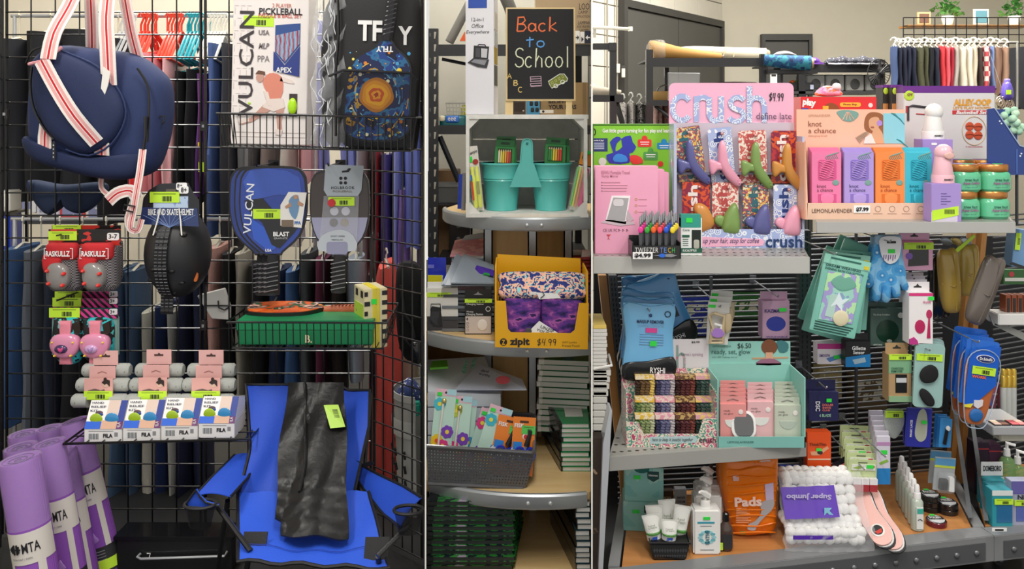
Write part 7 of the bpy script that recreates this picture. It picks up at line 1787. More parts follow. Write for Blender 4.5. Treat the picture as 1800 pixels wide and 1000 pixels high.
t=T('fluffy_toy','mint green fluffy plush toy in the blue display bin','toy',1795,250,2.44)
for i in range(22): a,q_=R.random()*6.28,R.uniform(0,20); b=B(t); b.ell(1790+q_*math.cos(a)*1,216+q_*math.sin(a)*1.2,R.uniform(6,20),7,7,7,m(('b5dcc0','a8d2b8','c9e8cc')[i % 3],'f'),n=8,q=6); b.end('tuft')
# brush display
pch=m('f2bfa4','',.45)
t=s2('brush_display','peach detangling brush display tray with 7.99 price card','display',1528,385)
Yk=t.Y
t.box('tray_front',1419,357,1638,386,0,2,m('eac4ac','',.45)); t.prism('tray_side',[(1416,248),(1420,357),(1419,386),(1416,386)],0,4,pch); t.box('tray_side',1415,250,1418,386,3,50,pch); t.box('tray_side',1634,330,1637,386,2,50,pch); t.box('base',1418,383,1634,386,2,50,pch); t.box('header',1417,192,1613,386,50,52,pch)
t.prism('leaf_print',sp([(1490,196),(1508,193),(1527,197),(1528,205),(1516,214),(1502,212),(1494,204)],3),49,50,m('7ba39a'))
for i in range(4): t.tube('leaf_vein',[(1508+i,197,48.6),(1500+i*7,211,48.6)],.7,pch,n=4)
t.box('blue_print',1574,199,1613,254,49,50,m('8fcfe0'))
for c_ in ((1588,199,1,1),(1540,233,-1,.9),(1598,246,1,.7)):
    b=B(t); x,y,s_,k_=c_
    for i in range(9): b.tube([(x-10*s_*0+i*2*s_,y+i*1.2,48.6),(x+i*2*s_+8,y+i*1.2+(-6+i*1.2)*k_+7,48.6)],.7,m('4a9aa0' if c_[0] > 1560 else 'b9a890'),n=4)
    b.end('palm_print')
b=B(t); b.prism(sp([(1544,232),(1540,214),(1546,200),(1558,197),(1572,201),(1577,214),(1576,236)],3),49.2,50,m('9a5f3a')); b.prism(sp([(1548,212),(1556,206),(1566,208),(1566,224),(1558,232),(1549,226)],3),48.6,49.2,m('dca884')); b.prism([(1556,228),(1566,226),(1572,234),(1576,254),(1548,254)],48.8,49.2,m('dca884')); b.prism([(1541,243),(1552,236),(1560,254),(1538,254)],48.4,48.8,m('ece4e0')); b.prism(circ(1567,217,5,5.5,10),48,48.6,m('b08ad8')); b.prism(rr(1551,223,1557,226,1),48.2,48.6,m('a8584a')); b.end('woman_print')
t.text('LEMONLAVENDER',1438,201,1478,205,m('c08a6c'),d=48.8); t.text('knot',1438,213,1462,223,m('8a4f38'),d=48.8); t.text('a chance',1438,226,1488,235,m('8a4f38'),d=48.8); t.text('detangling brush',1438,238,1472,242.5,m('b88a70'),d=48.8)
t.text('LEMONLAVENDER',1427,367,1498,374,m('4a3a34'),d=-1,bold=-.0); t.box('price_card',1500,361,1529,374,-1.6,-.4,WHT); t.text('$7.99',1504,364,1526,372,INK,d=-2.4,bold=.05)
for i in range(4): t.tube('icon_print',[(1543+i*25+5*math.cos(a),367+5*math.sin(a),-.5) for a in [2*math.pi*j/12 for j in range(12)]],.4,m('a88a78'),n=4,closed=True); t.box('small_print',1535+i*25,375,1551+i*25,376,-.5,0,m('a88a78'))
for ci,(x0,c,c2,nm) in enumerate(((1425,'ef7fae','d8588f','pink'),(1482,'b29ae0','8a74c8','lilac'),(1537,'f48f4a','e0702a','orange'),(1586,'3fbdd2','1f9ab0','turquoise'))):
    for k_ in range(4,-1,-1):
        d0=6+k_*8; x=x0+2-k_*1.2*(1 if ci < 3 else .8)
        if ci == 3: x += 2
        tt=T('brush_box','%s detangling brush box, %s' % (nm,('front one in the peach display','second behind the front one','third behind the front one','fourth behind the front one','rearmost of its column')[k_]),'box',x+26,382,Yk+d0*t.k,group='%s brush boxes' % nm)
        x0_,x1_,yt,yb=x,x+52-(4 if ci == 3 else 0),268-k_*2.2,383-k_*1.6; cm=m(c,'',.4)
        tt.box('carton',x0_,yt,x1_,yb,0,7,cm,bev=.5)
        if k_ == 0:
            tt.prism('window',rr(x0_+11,281,x1_-9,317,4),-.6,0,m(c2)); tt.box('window',x0_+11,341,x1_-9,358,-.6,0,m(c2)); tt.puff('brush_cup',sp([(x0_+16,342),(x1_-14,342),(x1_-17,360),(x0_+19,360)],2),-2,1,m(c,'g'),p=4)
            b=B(tt)
            for r_ in range(9): b.tube([(x0_+13+q*3.6,284+r_*3.5+1.6*math.sin(q*1.1+r_*.6),-1.4) for q in range(8)],.9,m(c,'g'),n=4)
            b.end('bristle_row')
            tt.text('knot',x0_+9,324,x0_+25,330,m('6a3a4a' if ci == 0 else '3f3a6a' if ci == 1 else 'a8401c' if ci == 2 else '145a6a'),d=-.8); tt.text('a chance',x0_+9,331,x0_+37,337,m('6a3a4a' if ci == 0 else '3f3a6a' if ci == 1 else 'a8401c' if ci == 2 else '145a6a'),d=-.8)
            tt.puff('leaf_print',circ(x1_-10,321,6,5,10),-1,.5,m('7ba39a'),p=5)
            b=B(tt)
            for q in range(7): b.tube([(x0_+24+q*3,277-q*.9,-.5),(x0_+28+q*3,282-q*.6,-.5)],.5,m('7ba39a'),n=4); b.tube([(x0_+24+q*3,276-q*.9,-.5),(x0_+30+q*3,272-q*.9,-.5)],.5,m('7ba39a'),n=4)
            b.end('palm_print')
# facial devices and boxes
def carton(name,label,x0,x1,yt,py,c,cap=None,z=None,dep=30,fn=s2):
    t=fn(name,label,'box',(x0+x1)/2,py); t.box('carton',x0,yt,x1,py,0,dep,m(c,'',.4),bev=.5); return t
t=T('device_box','lilac carton under the white facial device','box',1648,300,2.46); t.o.location.z=zs2; q=t.by=H0+F*(CZ-zs2)/2.46; t.box('carton',1622,245,1675,q,0,34,m('a48ad0','',.4),bev=.6); t.prism('pill_print',rr(1637,251,1647,255,2),-.6,0,WHT)
def device(cx,top,bot,Y,c,label,head):
    t=T('facial_device',label,'device',cx,bot,Y); mm=m(c,'g',.3)
    b=B(t); b.lathe(cx,14,[(13,top+20),(14.5,top+32),(18,bot-16),(17.5,bot-14)],mm,n=20); b.end('body'); b=B(t); b.lathe(cx,14,[(18.6,bot-15),(19.2,bot-13),(19.2,bot-1),(18,bot)],mm,n=20); b.end('base_cap')
    b=B(t); b.ell(cx+1,top+15,13,15.5,15.5,15,mm,n=20,q=12); b.end('ball_head')
    if head: t.puff('massage_pad',circ(cx+4,top+20,9,6,14),-3.5,3,m('dcb0a8','g'),p=5)
    t.text('MAMEO',cx-7,bot-9,cx+8,bot-6,INK,d=-6,bold=.05)
device(1647,182,246,2.48,'ececea','white bulb headed facial device standing on the lilac carton',0)
t=s2('device_box','lilac carton with lime price band under the pink facial device','box',1661,390); t.box('carton',1637,323,1690,390,0,30,m('a790d4','',.4),bev=.6); t.box('white_foot',1637,372,1683,390.5,-.4,0,m('d4cce0')); t.prism('price_sticker',[(1638,370),(1685,362),(1685,378),(1638,388)],-1,-.4,LIME); b=B(t)
for i in range(9): b.box(1660+i*2,368,1661+i*2,376,-1.4,-1,INK)
b.end('barcode')
for i in range(5): t.box('small_print',1654,340+i*4.5,1664+(i*7) % 14,341+i*4.5,-.5,0,m('5a4a88'))
device(1664,254,323,t.Y+.01,'eebcc8','pink bulb headed facial device standing on the banded lilac carton',1)
# jars
def jar(cx,py,Y,z,label):
    t=T('scrub_jar',label,'jar',cx,py,Y,group='green scrub jars'); t.o.location.z=z
    t.by=H0+F*(CZ-z)/Y; q=t.by; hh=27; r_=26
    t.lathe('glass_jar',cx,26,[(22,q-hh-9),(r_-1,q-hh-5),(r_,q-hh),(r_,q-5),(r_-4,q),(.02,q)],m('63c095','g',.2),n=28,sq=3.2); t.lathe('gold_lid',cx,26,[(.02,q-hh-22),(24,q-hh-22),(25.5,q-hh-20),(25.5,q-hh-11),(24,q-hh-9),(.02,q-hh-9)],m('c98a4c','m',.3),n=28)
    t.lathe('lid_label',cx,26,[(.02,q-hh-23),(20,q-hh-22.6),(20,q-hh-22)],m('6a5a94'),n=20); t.sticker(cx-10,q-hh-23.6,cx+8,q-hh-22.8,d=8,mat=GRN,bars=False)
    t.text('tree hut',cx-10,q-hh+2,cx+14,q-hh+7,m('1f5a4c'),d=-1.4,bold=.02); t.text('Aqua Lights',cx-14,q-hh+8,cx+16,q-hh+14,m('9a4a8a'),d=-1.4,bold=.03,shear=.2); t.text('sugar scrub',cx-10,q-hh+16,cx+12,q-hh+19,m('1f5a4c'),d=-1.4)
    return q
HJ=.075
jar(1695+5,0,2.50,zs2+HJ,'green scrub jar with gold lid, upper rear left of the jar stack'); jar(1746,0,2.50,zs2+HJ,'green scrub jar with gold lid, upper rear right of the jar stack'); jar(1700,0,2.50,zs2,'green scrub jar with gold lid, lower rear left of the jar stack'); jar(1746,0,2.50,zs2,'green scrub jar with gold lid, lower rear right of the jar stack')
jar(1704,0,2.36,zs2,'green scrub jar with gold lid, lower front left of the jar stack'); jar(1757,0,2.36,zs2,'green scrub jar with gold lid, lower front right of the jar stack'); jar(1706,0,2.36,zs2+HJ,'green scrub jar with gold lid, upper front left of the jar stack'); jar(1759,0,2.36,zs2+HJ,'green scrub jar with gold lid, upper front right of the jar stack')
# ================= middle shelf of the right bay
def sm(name,label,cat,px,py,z=zm,**kw): return T(name,label,cat,px,py,z=z,**kw)
flo=pat(['e8c9c4','c96a8a','e9dccb','5a9a8a','efe2d0','b8486a'],55,'noise',k='g')
t=sm('hair_tie_display','floral card display tray of spiral hair ties with a 2.99 header','display',1180,786); Yh=t.Y
t.prism('tray_front',[(1101,742),(1122,742),(1132,763),(1228,763),(1236,736),(1260,736),(1260,786),(1102,786)],0,2,flo)
t.prism('blue_strip',[(1142,768),(1222,766),(1226,772),(1222,778),(1142,780)],-.7,0,m('b3cdd0')); t.text('here to keep it (neatly) together',1146,769,1218,777,INK,d=-1.2,shear=.4); t.text('crush',1229,768,1258,778,m('6a2440'),d=-.9,bold=.02)
t.box('side_wall',1101,690,1103.5,786,2,70,flo,lean=0); t.box('side_wall',1258,690,1260.5,786,2,70,flo); t.box('base',1102,783,1259,786,2,70,flo); t.box('back_wall',1102,668,1259,786,70,72,flo)
t.prism('header',rr(1110,616,1263,676,6),74,76,m('d8d4d8','',.4)); t.text('crush',1124,626,1220,668,pat(['c9a0b0','8aa09a','b86a80'],60,k='g'),d=73,bold=.0); t.text('$2.99',1231,619,1246,623,INK,d=73,bold=.03); t.text("karma's spiraling",1212,640,1252,648,m('a88aa0'),d=73)
TC=[('3a2c24','6a5238','d9bf6a'),('3a3c5c','6a6a8c','b9b3b8'),('3a2024','5a3034','7a3f38'),('2c3c38','46605a','8fa890')]
for r_ in range(3):
    for c_ in range(4):
        x0=1117+c_*35.5-(2-r_)*0 ; y0=(738,708,668)[r_]-0; d=6+r_*22; cc=TC[c_] if not (r_ < 2 and c_ == 0) else ('5a7a4a','8a9a6a','b9bf9a')
        tt=T('hair_tie_pack','%s spiral hair tie pack, %s row, %s from left in the floral display' % (('brown','violet','dark red','green')[c_] if not (r_ < 2 and c_ == 0) else 'sage',('front','middle','rear')[r_],ORD[c_]),'hair ties',x0+17,782,Yh+d*t.k,group='spiral hair tie packs')
        tt.box('label_top',x0,y0-7,x0+34,y0,2,18,pat([('e8c04a','f0e0c0'),('e8a0b0','f0d9d0'),('c9a86a','6a4a3a'),('f0d07a','e2a8b8')][c_],120,k='g'))
        for i in range(4):
            b=B(tt); col=m(cc[min(2,i // 1 if i < 2 else (1 if i == 2 else 2))],'g'); xx=x0+4.5+i*8.4
            b.tube([(xx+3.4*math.cos(q*1.5),y0+2+q*1.15,3+3.4*math.sin(q*1.5)) for q in range(26)],2.3,col,n=5); b.end('spiral_tie')
        tt.box('backing',x0+1,y0,x0+34,782,9,14,m('4a3a3c')); tt.box('front_label',x0,y0+30,x0+34,y0+39,-1,0,m(('e8806a','c8447a','d9a04a','e6e2c0')[c_]) if r_ == 2 else m('6a4448')) if r_ else None
t=sm('mirror_display','mint green display tray of compact mirrors, price 6.50','display',1338,787); Yg=t.Y; mint=m('93cfc4','',.45)
t.box('tray_front',1262,768,1416,787,0,2,m('7fbcb4','',.45)); t.text('LEMONLAVENDER',1279,775,1325,778.5,m('2f5a58'),d=-.8); t.box('side_wall',1261,668,1263,787,0,80,mint); t.box('side_wall',1414,664,1416,787,0,80,mint); t.box('base',1263,784,1414,787,2,80,m('ece9e2')); t.box('back_wall',1262,662,1415,787,80,82,mint)
t.box('header',1262,622,1416,668,82,84,mint); t.text('$6.50',1318,625,1343,636,INK,d=81); t.text('ready, set, glow',1270,636,1342,648,m('3f6a66'),d=81); t.text('LEMONLAVENDER',1272,629,1306,632.5,m('4a7a74'),d=81); t.text('mini LED makeup mirror',1271,649,1318,653,m('4a7a74'),d=81)
b=B(t); b.prism(circ(1377,632,15,14,18),81,82,m('7a4a30')); b.prism([(1370,642),(1383,642),(1384,657),(1369,657)],80.6,81,m('d9a88a')); b.prism(sp([(1352,665),(1360,656),(1378,653),(1392,657),(1398,665)],2),80,81,m('9a6a84')); b.prism(sp([(1390,624),(1400,620),(1412,626),(1410,640),(1396,642)],2),81,82,m('3f7a80')); b.prism([(1345,652),(1412,650),(1412,653),(1345,655)],81.2,82,m('c9a07a')); b.end('person_print')
for c_,(x0,col,nm,n_) in enumerate(((1266,'e89a98','coral',5),(1314,'e6b8bc','pale pink',4),(1362,'c5ccbc','sage grey',5))):
    for k_ in range(n_-1,-1,-1):
        tt=T('mirror_carton','%s compact mirror carton, %s in the mint display' % (nm,('front one','second behind the front one','third behind the front one','fourth behind the front one','rearmost')[k_]),'box',x0+23,782,Yg+(16+c_ % 2*6+k_*11)*t.k,group='%s mirror cartons' % nm)
        yt=(704,700,706)[c_]-k_*7; cm=m(col,'',.45); tt.box('carton',x0,yt+6,x0+46,783,0,8,cm,bev=.5); tt.box('hang_tab',x0+1,yt-6,x0+45,yt+6,4,5,cm); tt.tube('hang_slot',[(x0+13,yt+1,3.4),(x0+23,yt-2,3.4),(x0+33,yt+1,3.4)],.8,m('8a6a68' if c_ < 2 else '7a8074'),n=4)
        if k_ == 0:
            tt.prism('window',[(x0+8,yt+34)]+[(x0+23+15*math.cos(a),yt+34+14*math.sin(a)) for a in [math.pi-i*math.pi/8 for i in range(9)]],-.8,0,m('e6e8e4' if c_ < 2 else 'b9c4b8','g')); tt.text('ready,',x0+6,yt+16,x0+18,yt+20,m('5a4a4a'),d=-.8); tt.text('set, glow',x0+6,yt+21,x0+23,yt+25,m('5a4a4a'),d=-.8); tt.puff('round_print',circ(x0+36,yt+20,4.4,n=12),-1,0,m('efe6e2'),p=5)
t2=T('compact_mirror','round cornered white compact mirror standing at the front of the mint display','mirror',1309,782,Yg+8*t.k,rx=-14); t2.puff('rim',rr(1287,724,1331,774,18),-3,4,m('ecebea','g'),p=5); t2.prism('mirror_glass',rr(1292,729,1326,769,14),-3.6,-2.8,m('6f7072','m',.12))
# ================= hanging goods
def hook(x,y,Y,w=90):
    t=T('peg_hook','silver peg hook on the wire back %s' % w,'hook',x,y+6,Y); L_=(2.66-Y)/t.k; t.tube('arm',[(x,y,L_),(x,y,-8),(x,y-4,-12)],1.3,STEEL); t.box('bracket',x-6,y-8,x+6,y+6,L_-3,L_,m('8a8f96','m'))
def H(name,label,cat,x0,x1,y0,y1,Y,ry=0,**kw): return T(name,label,cat,(x0+x1)/2,y1,Y,ry=ry,**kw)
blu,blu2,dk=m('78bcea','g',.3),m('4f98d4','g',.3),m('16171a','g')
for i,(x,y,dY,ry,lb) in enumerate(((1152,484,.17,-6,'rearmost blue makeup remover pouch under the upper shelf'),(1184,482,.10,-20,'blue makeup remover pouch tilted at the right with leggings picture'),(1130,512,.09,4,'blue makeup remover pouch, third behind the front one'),(1134,524,.05,2,'blue makeup remover pouch just behind the front one'),(1137,535,0,2,'front blue makeup remover towelettes pouch with black base'))):
    t=H('wipes_pouch',lb,'pouch',x-44,x+44,y,y+130,2.36+dY,ry,group='blue wipes pouches')
    t.puff('body',sp([(x-45,y),(x,y+2),(x+45,y),(x+44,y+50),(x+45,y+124),(x,y+130),(x-42,y+128),(x-40,y+60)],4),-5,14,blu if i == 4 else blu2,p=3); t.prism('top_seal',[(x-46,y-1),(x+46,y-1),(x+45,y+24),(x-42,y+26)],2,6,blu)
    t.puff('black_base',sp([(x-40,y+104),(x,y+98),(x+45,y+90),(x+46,y+124),(x,y+132),(x-42,y+131)],4),-8,12,dk,p=9)
    if i == 4:
        t.text('MAKEUP REMOVER',x-22,y+26,x+26,y+32,m('2a3a5a'),d=-6.5,bold=.03); t.text('CLEANSING TOWELETTES',x-20,y+34,x+26,y+38,m('7aa0c0'),d=-6.5); t.box('pink_label',x-6,y+40,x+14,y+48,-6.6,-5,m('e04a9a')); t.sticker(x+2,y+62,x+14,y+71,d=-8,mat=GRN,bars=False)
        for q in range(5): t.box('small_print',x-16,y+50+q*4.5,x+26,y+51+q*4.5,-6.4,-5,m('86b4d8'))
        t.text('RYSHI',x+4,y+108,x+30,y+118,WHT,d=-8,bold=.01); t.tube('badge_print',[(x+18+4.5*math.cos(a),y+124+4.5*math.sin(a)-1,-8) for a in [2*math.pi*q/12 for q in range(12)]],.6,WHT,n=4,closed=True); t.puff('moon_print',circ(x+2,y+18,3,n=10),-6.4,-4,m('2a4a7a'),p=4); t.tube('badge_print',[(x+32+5*math.cos(a),y+15+5*math.sin(a),-5) for a in [2*math.pi*q/10 for q in range(10)]],.8,m('26344a'),n=4,closed=True)
    if i == 1: t.prism('leggings_print',[(x+8,y+60),(x+28,y+60),(x+29,y+78),(x+21,y+78),(x+18,y+66),(x+14,y+78),(x+6,y+78)],-6.4,-4,m('2c3848')); t.text('RYSHI',x+4,y+108,x+26,y+116,WHT,d=-8); t.puff('round_print',circ(x+32,y+14,5,n=10),-3,0,m('26344a'),p=4)
hook(1140,545,2.34,'holding the blue wipes pouches')
for i in range(3):
    x,y=1266+i*-2.5,511+i*10; t=H('hair_claw_card','beige hair claw on a white card, %s of the three' % ('rearmost','middle','front')[i],'hair clip',x-19,x+19,y,y+60,2.44-i*.04,3,group='beige hair claws'); bg=m('c9b692','g')
    t.box('card',x-19,y,x+19,y+74,0,1.2,m('dcdcd8')); t.sticker(x-18,y+5,x-6,y+10,d=-1,mat=GRN,bars=False)
    b=B(t); b.tube([(x-17,y+22,-6),(x-10,y+18,-9),(x+8,y+22,-9),(x+6,y+40,-12),(x+8,y+68,-9),(x-14,y+70,-8),(x-13,y+44,-12)],3.2,bg,n=6,closed=True); b.end('claw_frame'); t.tube('cross_bar',[(x-13,y+63,-9),(x+7,y+62,-9)],2.4,bg); t.puff('finger_tab',sp([(x+8,y+24),(x+20,y+18),(x+22,y+44),(x+12,y+52)],3),-10,-2,bg,p=3)
    if i == 2: t.puff('lilac_tag',circ(x-3,y+51,12,8.5,16),-14,-12,m('a57ccb'),p=6); t.tube('tag_loop',[(x-9,y+36,-11),(x+3,y+38,-13),(x+2,y+44,-13)],2,WHT,flat=.3)
hook(1264,538,2.36,'holding the beige hair claws')
def box(name,label,x0,x1,y0,y1,Y,col,dep=26,ry=0,cat='box',tab=None,win=None,txt=(),stk=None,blocks=(),grp=None,rz=0,hole=True):
    """hang-tab carton: tab height, windows, texts (string, x0,y0,x1,y1,colour[,rot]) and colour blocks"""
    t=T(name,label,cat,(x0+x1)/2,y1,Y,ry=ry,rz=rz,group=grp); c=m(col,'',.4); yb=y0+(tab or 0)
    t.box('carton',x0,yb,x1,y1,0,dep,c,bev=.6)
    if tab:
        t.box('hang_tab',x0,y0,x1,yb+.5,dep*.5,dep*.5+1.2,c)
        if hole: q=(x0+x1)/2; t.prism('hang_hole',[(q-7,y0+8),(q-3,y0+7),(q,y0+3),(q+3,y0+7),(q+7,y0+8),(q+7,y0+10),(q-7,y0+10)],dep*.5-.6,dep*.5+.2,m('2a2a2a'))
    for bl_ in blocks: t.prism('print',bl_[0] if not isinstance(bl_[0],(int,float)) else [(bl_[0],bl_[1]),(bl_[2],bl_[1]),(bl_[2],bl_[3]),(bl_[0],bl_[3])],-.6-(blocks.index(bl_)*.3),0,m(bl_[-1],'g'))
    for q in txt: t.text(q[0],q[1],q[2],q[3],q[4],m(q[5]),d=-1.8,rot=q[6] if len(q) > 6 else 0,bold=.02)
    if stk: t.sticker(*stk[:4],d=-2.4,mat=LIME if len(stk) < 5 else GRN,bars=len(stk) < 5)
    return t
box('nail_kit_box','pink lilac box with blue oval window hanging in the middle of the left wire back',1340,1388,515,595,2.44,'c9a0be',tab=14,hole=False,blocks=((circ(1364,569,17,13,20),'2c3aa0'),),txt=(('KAZMA',1344,543,1370,549,'3a2f7a'),('WASHABLE',1346,590,1384,593,'5a4a8a')),stk=(1369,541,1382,547,1)); hook(1365,520,2.42,'holding the pink lilac box')
# face mask packs
tealp=m('7fc4b4','g',.3); holo=pat(['8aa8c8','9fd8c8','a8a0d8','b9e8b0','8fb8d0'],14,'noise',k='g',pos=[0,.4,.48,.56,.64])
for i,(dx,dy,dY,ry) in enumerate(((-22,-14,.2,22),(-14,4,.16,17),(-4,-34,.19,24),(14,-26,.15,20),(20,-10,.11,4),(10,-6,.05,7),(0,0,0,12))):
    x,y=1462+dx,450+dy; t=H('mask_pack','%s face mask packet in the fan of seven beside the blue gloves' % ('far left low','left','rearmost upper','upper right','right hand','second from front','front mint green')[i],'packet',x-42,x+42,y,y+138,2.33+dY,ry,group='mint face mask packets')
    t.puff('packet',rr(x-41,y,x+41,y+138,2),-1,4,tealp,p=9); t.box('header_strip',x-41,y,x+41,y+16,-2,0,m('8fd0bc','g'))
    if i > 3: t.box('header_print',x-30,y+4,x+24,y+7,-2.6,-2,m('2f6a60')); t.box('yellow_badge',x+30,y+8,x+39,y+14,-2.8,-2,m('d9c83a'))
    if i == 6:
        t.prism('holo_window',[(x-30,y+30),(x+30,y+26),(x+30,y+112),(x-30,y+116)],-2.6,-1,holo); t.puff('lip_print',sp([(x-22,y+46),(x-8,y+32),(x,y+36),(x+10,y+32),(x+24,y+46),(x+6,y+58),(x-8,y+58)],3),-3.4,-2,m('6fae9a','g'),p=5)
        t.puff('ball_print',circ(x+8,y+106,14,n=20),-6,-2,m('ded6b4','g'),p=2.6); t.prism('bottle_print',[(x-18,y+70),(x-6,y+66),(x-4,y+108),(x-20,y+108)],-3.2,-2.4,m('b4d6cc','g')); t.prism('star_print',[(x-4,y+62),(x+4,y+74),(x+16,y+70),(x+6,y+82),(x+8,y+94),(x-4,y+84),(x-14,y+90),(x-8,y+78)],-3.4,-2.6,m('dfeef4','g'))
        for q in range(4): t.box('small_print',x-34,y+119+q*4.4,x+34-q*3,y+121+q*4.4,-1.8,-.8,m('1f4a44'))
        t.text('DREAM WEAVING',x-36,y+17,x+26,y+21,m('1f4a44'),d=-2.2,bold=.02); t.text('EVENING BATH COLLECTION',x-36,y+23,x+32,y+27,m('1f4a44'),d=-2.2,bold=.02)
hook(1466,446,2.32,'holding the fan of mask packets')
# gloves
gl=pat(['c9e0f0','3f92d0','4fa0da','7fbbe4'],34,'vor',k='f',pos=[0,.12,.3,.55])
for i,(dx,dY) in enumerate(((-8,.1),(0,0))):
    t=H('bath_gloves',('rear pair of blue exfoliating gloves just showing behind','front pair of blue fan patterned exfoliating gloves on a white card')[i],'gloves',1517,1597,410,533,2.38+dY,0,group='blue exfoliating gloves'); x=dx
    t.puff('palm',sp([(1540+x,424),(1580+x,420),(1586+x,450),(1592+x,490),(1570+x,505),(1538+x,506),(1528+x,480),(1532+x,450)],4),-8,8,gl,p=2.8)
    for (p,q,r_) in (((1534,470),(1526,500),8),((1542,492),(1539,524),8.5),((1557,496),(1557,526),8.5),((1571,494),(1575,518),8.5),((1582,484),(1591,505),7)):
        b=B(t); b.tube([(p[0]+x,p[1],0),((p[0]+q[0])/2+x,(p[1]+q[1])/2,-1),(q[0]+x,q[1],0),(q[0]+x+(q[0]-p[0])*.1,q[1]+5,0)],[r_,r_,r_*.9,r_*.45],gl,n=12); b.end('finger')
    t.puff('cuff',rr(1538+x,412,1584+x,432,4),-7,7,m('a9cbe6','f'),p=3)
    if i: t.prism('header_card',sp([(1544,416),(1577,416),(1578,440),(1572,456),(1560,462),(1550,456),(1543,440)],3),-11,-9.5,m('e6e6ea','g')); t.prism('hang_hole',rr(1554,422,1570,426,1.5),-11.6,-10.8,INK); t.sticker(1556,436,1568,443,d=-12,mat=GRN,bars=False); b=B(t); [b.tube([(1548+q*4,456-(q % 2)*3,-11.6),(1549+q*4,446,-11.6)],.7,m('7a4a9a'),n=4) for q in range(6)]; b.end('lavender_print')
hook(1561,424,2.34,'holding the blue gloves')
box('eye_mask_box','pink and magenta box with black eye mask and lime price band',1586,1640,408,475,2.42,'eeb2d2',tab=16,blocks=((1586,424,1640,426,'c8388a'),([(1598,438),(1632,438),(1632,466),(1596,468)],'16161a'),(circ(1598,450,6,n=12),'7a4ab8')),stk=(1588,426,1640,438))
box('spoon_box','white and magenta tall box with red spoon silhouette, front of its row',1598,1640,498,605,2.36,'ece8ea',tab=17,blocks=((1598,515,1640,520,'d8287a'),(circ(1617,574,9,12,18),'b81e5a'),(circ(1633,552,5,8,14),'b81e5a'),([(1632,556),(1634,556),(1635,594),(1629,594)],'b81e5a'),([(1598,605),(1598,596),(1606,592),(1612,598),(1614,605)],'c0388a')),txt=(('the pretty',1622,528,1636,534,'c83a7a'),),stk=(1631,521,1641,527,1))
for i in range(3): box('spoon_box','white and magenta tall box, %s behind the front one' % ORD[i+1],1595-i*3,1634-i*3,493-i*6,590,2.42+i*.045,'d8d4de',dep=20,tab=13,grp='magenta topped tall boxes',blocks=((1595-i*3,506-i*6,1634-i*3,508-i*6,'d8287a'),))
box('body_scrubber_box','dark green body scrubber box with round window below the blue gloves',1530,1592,534,608,2.45,'49615a',tab=8,hole=False,blocks=((circ(1560,582,20,n=24),'163a2c'),(circ(1583,554,5,n=12),'e6e8e2'),(circ(1563,599,5,3,8),'b9c4bc')),txt=(('The Body Scrubber',1534,551,1564,555,'c9d4cc'),('UPSTONE',1534,604,1550,607,'c9d4cc')))
def roll(x0,x1,y0,y1,Y,ry,col,label):
    t=H('brush_pouch',label,'pouch',x0,x1,y0,y1,Y,ry); c=m(col,'g',.3); cx=(x0+x1)/2
    t.puff('body',sp([(x0+2,y0+4),(cx,y0),(x1-2,y0+2),(x1,(y0+y1)/2),(x1-4,y1-6),(cx,y1),(x0+4,y1-8),(x0,(y0+y1)/2)],4),-14,14,c,p=2.6,n=7); t.tube('seam',[(cx+4,y0+3,-13),(cx+7,(y0+y1)/2,-14.5),(cx+3,y1-6,-12)],1,c); t.tube('tie_cord',[(x0+1,(y0+y1)/2+2,-6),(cx,(y0+y1)/2+6,-16),(x1-1,(y0+y1)/2+2,-6)],1.8,c)
roll(1655,1690,438,550,2.47,-4,'b89a48','gold metallic brush pouch, left of the two gold ones'); roll(1680,1716,430,520,2.50,2,'c0a450','gold metallic brush pouch behind with a lime tag'); roll(1690,1728,446,568,2.38,20,'6a625c','gunmetal grey metallic brush pouch tilted before the gold ones')
t=H('price_tag','long lime price tag sticking up from the gold pouches','tag',1676,1716,414,444,2.46,0); t.prism('strip',[(1678,440),(1712,412),(1715,416),(1683,444)],0,1,LIME)
for i,(x,y0,y1) in enumerate(((1650,460,560),(1662,480,560))):
    t=H('black_pouch','glossy black pouch hanging %s of the gold pouches' % ('left','just left')[i],'pouch',x-12,x+14,y0,y1,2.54+i*.04); t.puff('body',sp([(x-10,y0),(x+12,y0),(x+12,y1-6),(x,y1),(x-12,y1-6)],4),0,22,m('121315','g',.2),p=3)
for i,(x,c) in enumerate(((1662,'9aa4b0'),(1680,'b8a468'),(1696,'a8b0b8'))):
    t=H('mirror_card','small oval compact hanging under the upper right shelf, %s from left' % ORD[i],'mirror',x-9,x+9,412,432,2.56,20); t.puff('case',circ(x,424,11,6.5,16),0,5,m(c,'m'),p=4)
box('razor_pack','pink and white razor box under the mask packets',1437,1485,604,640,2.47,'ece2ea',dep=22,blocks=((1437,604,1485,613,'c0388a'),([(1452,630),(1478,622),(1482,628),(1458,636)],'5a8ac8')),txt=(('SMOOTH',1440,622,1458,627,'6a4a9a'),),stk=(1465,624,1475,630,1))
box('razor_blade_pack','black and blue razor blade pack with white lettering',1486,1530,588,645,2.43,'17181c',dep=20,tab=12,cat='packet',blocks=(([(1486,628),(1530,622),(1530,645),(1486,645)],'1f78b8'),([(1498,632),(1520,628),(1522,636),(1502,640)],'9ab4c4')),txt=(('Gillette',1497,608,1521,615,'e8e8ea'),('Sensor',1499,616,1519,622,'e8e8ea')))
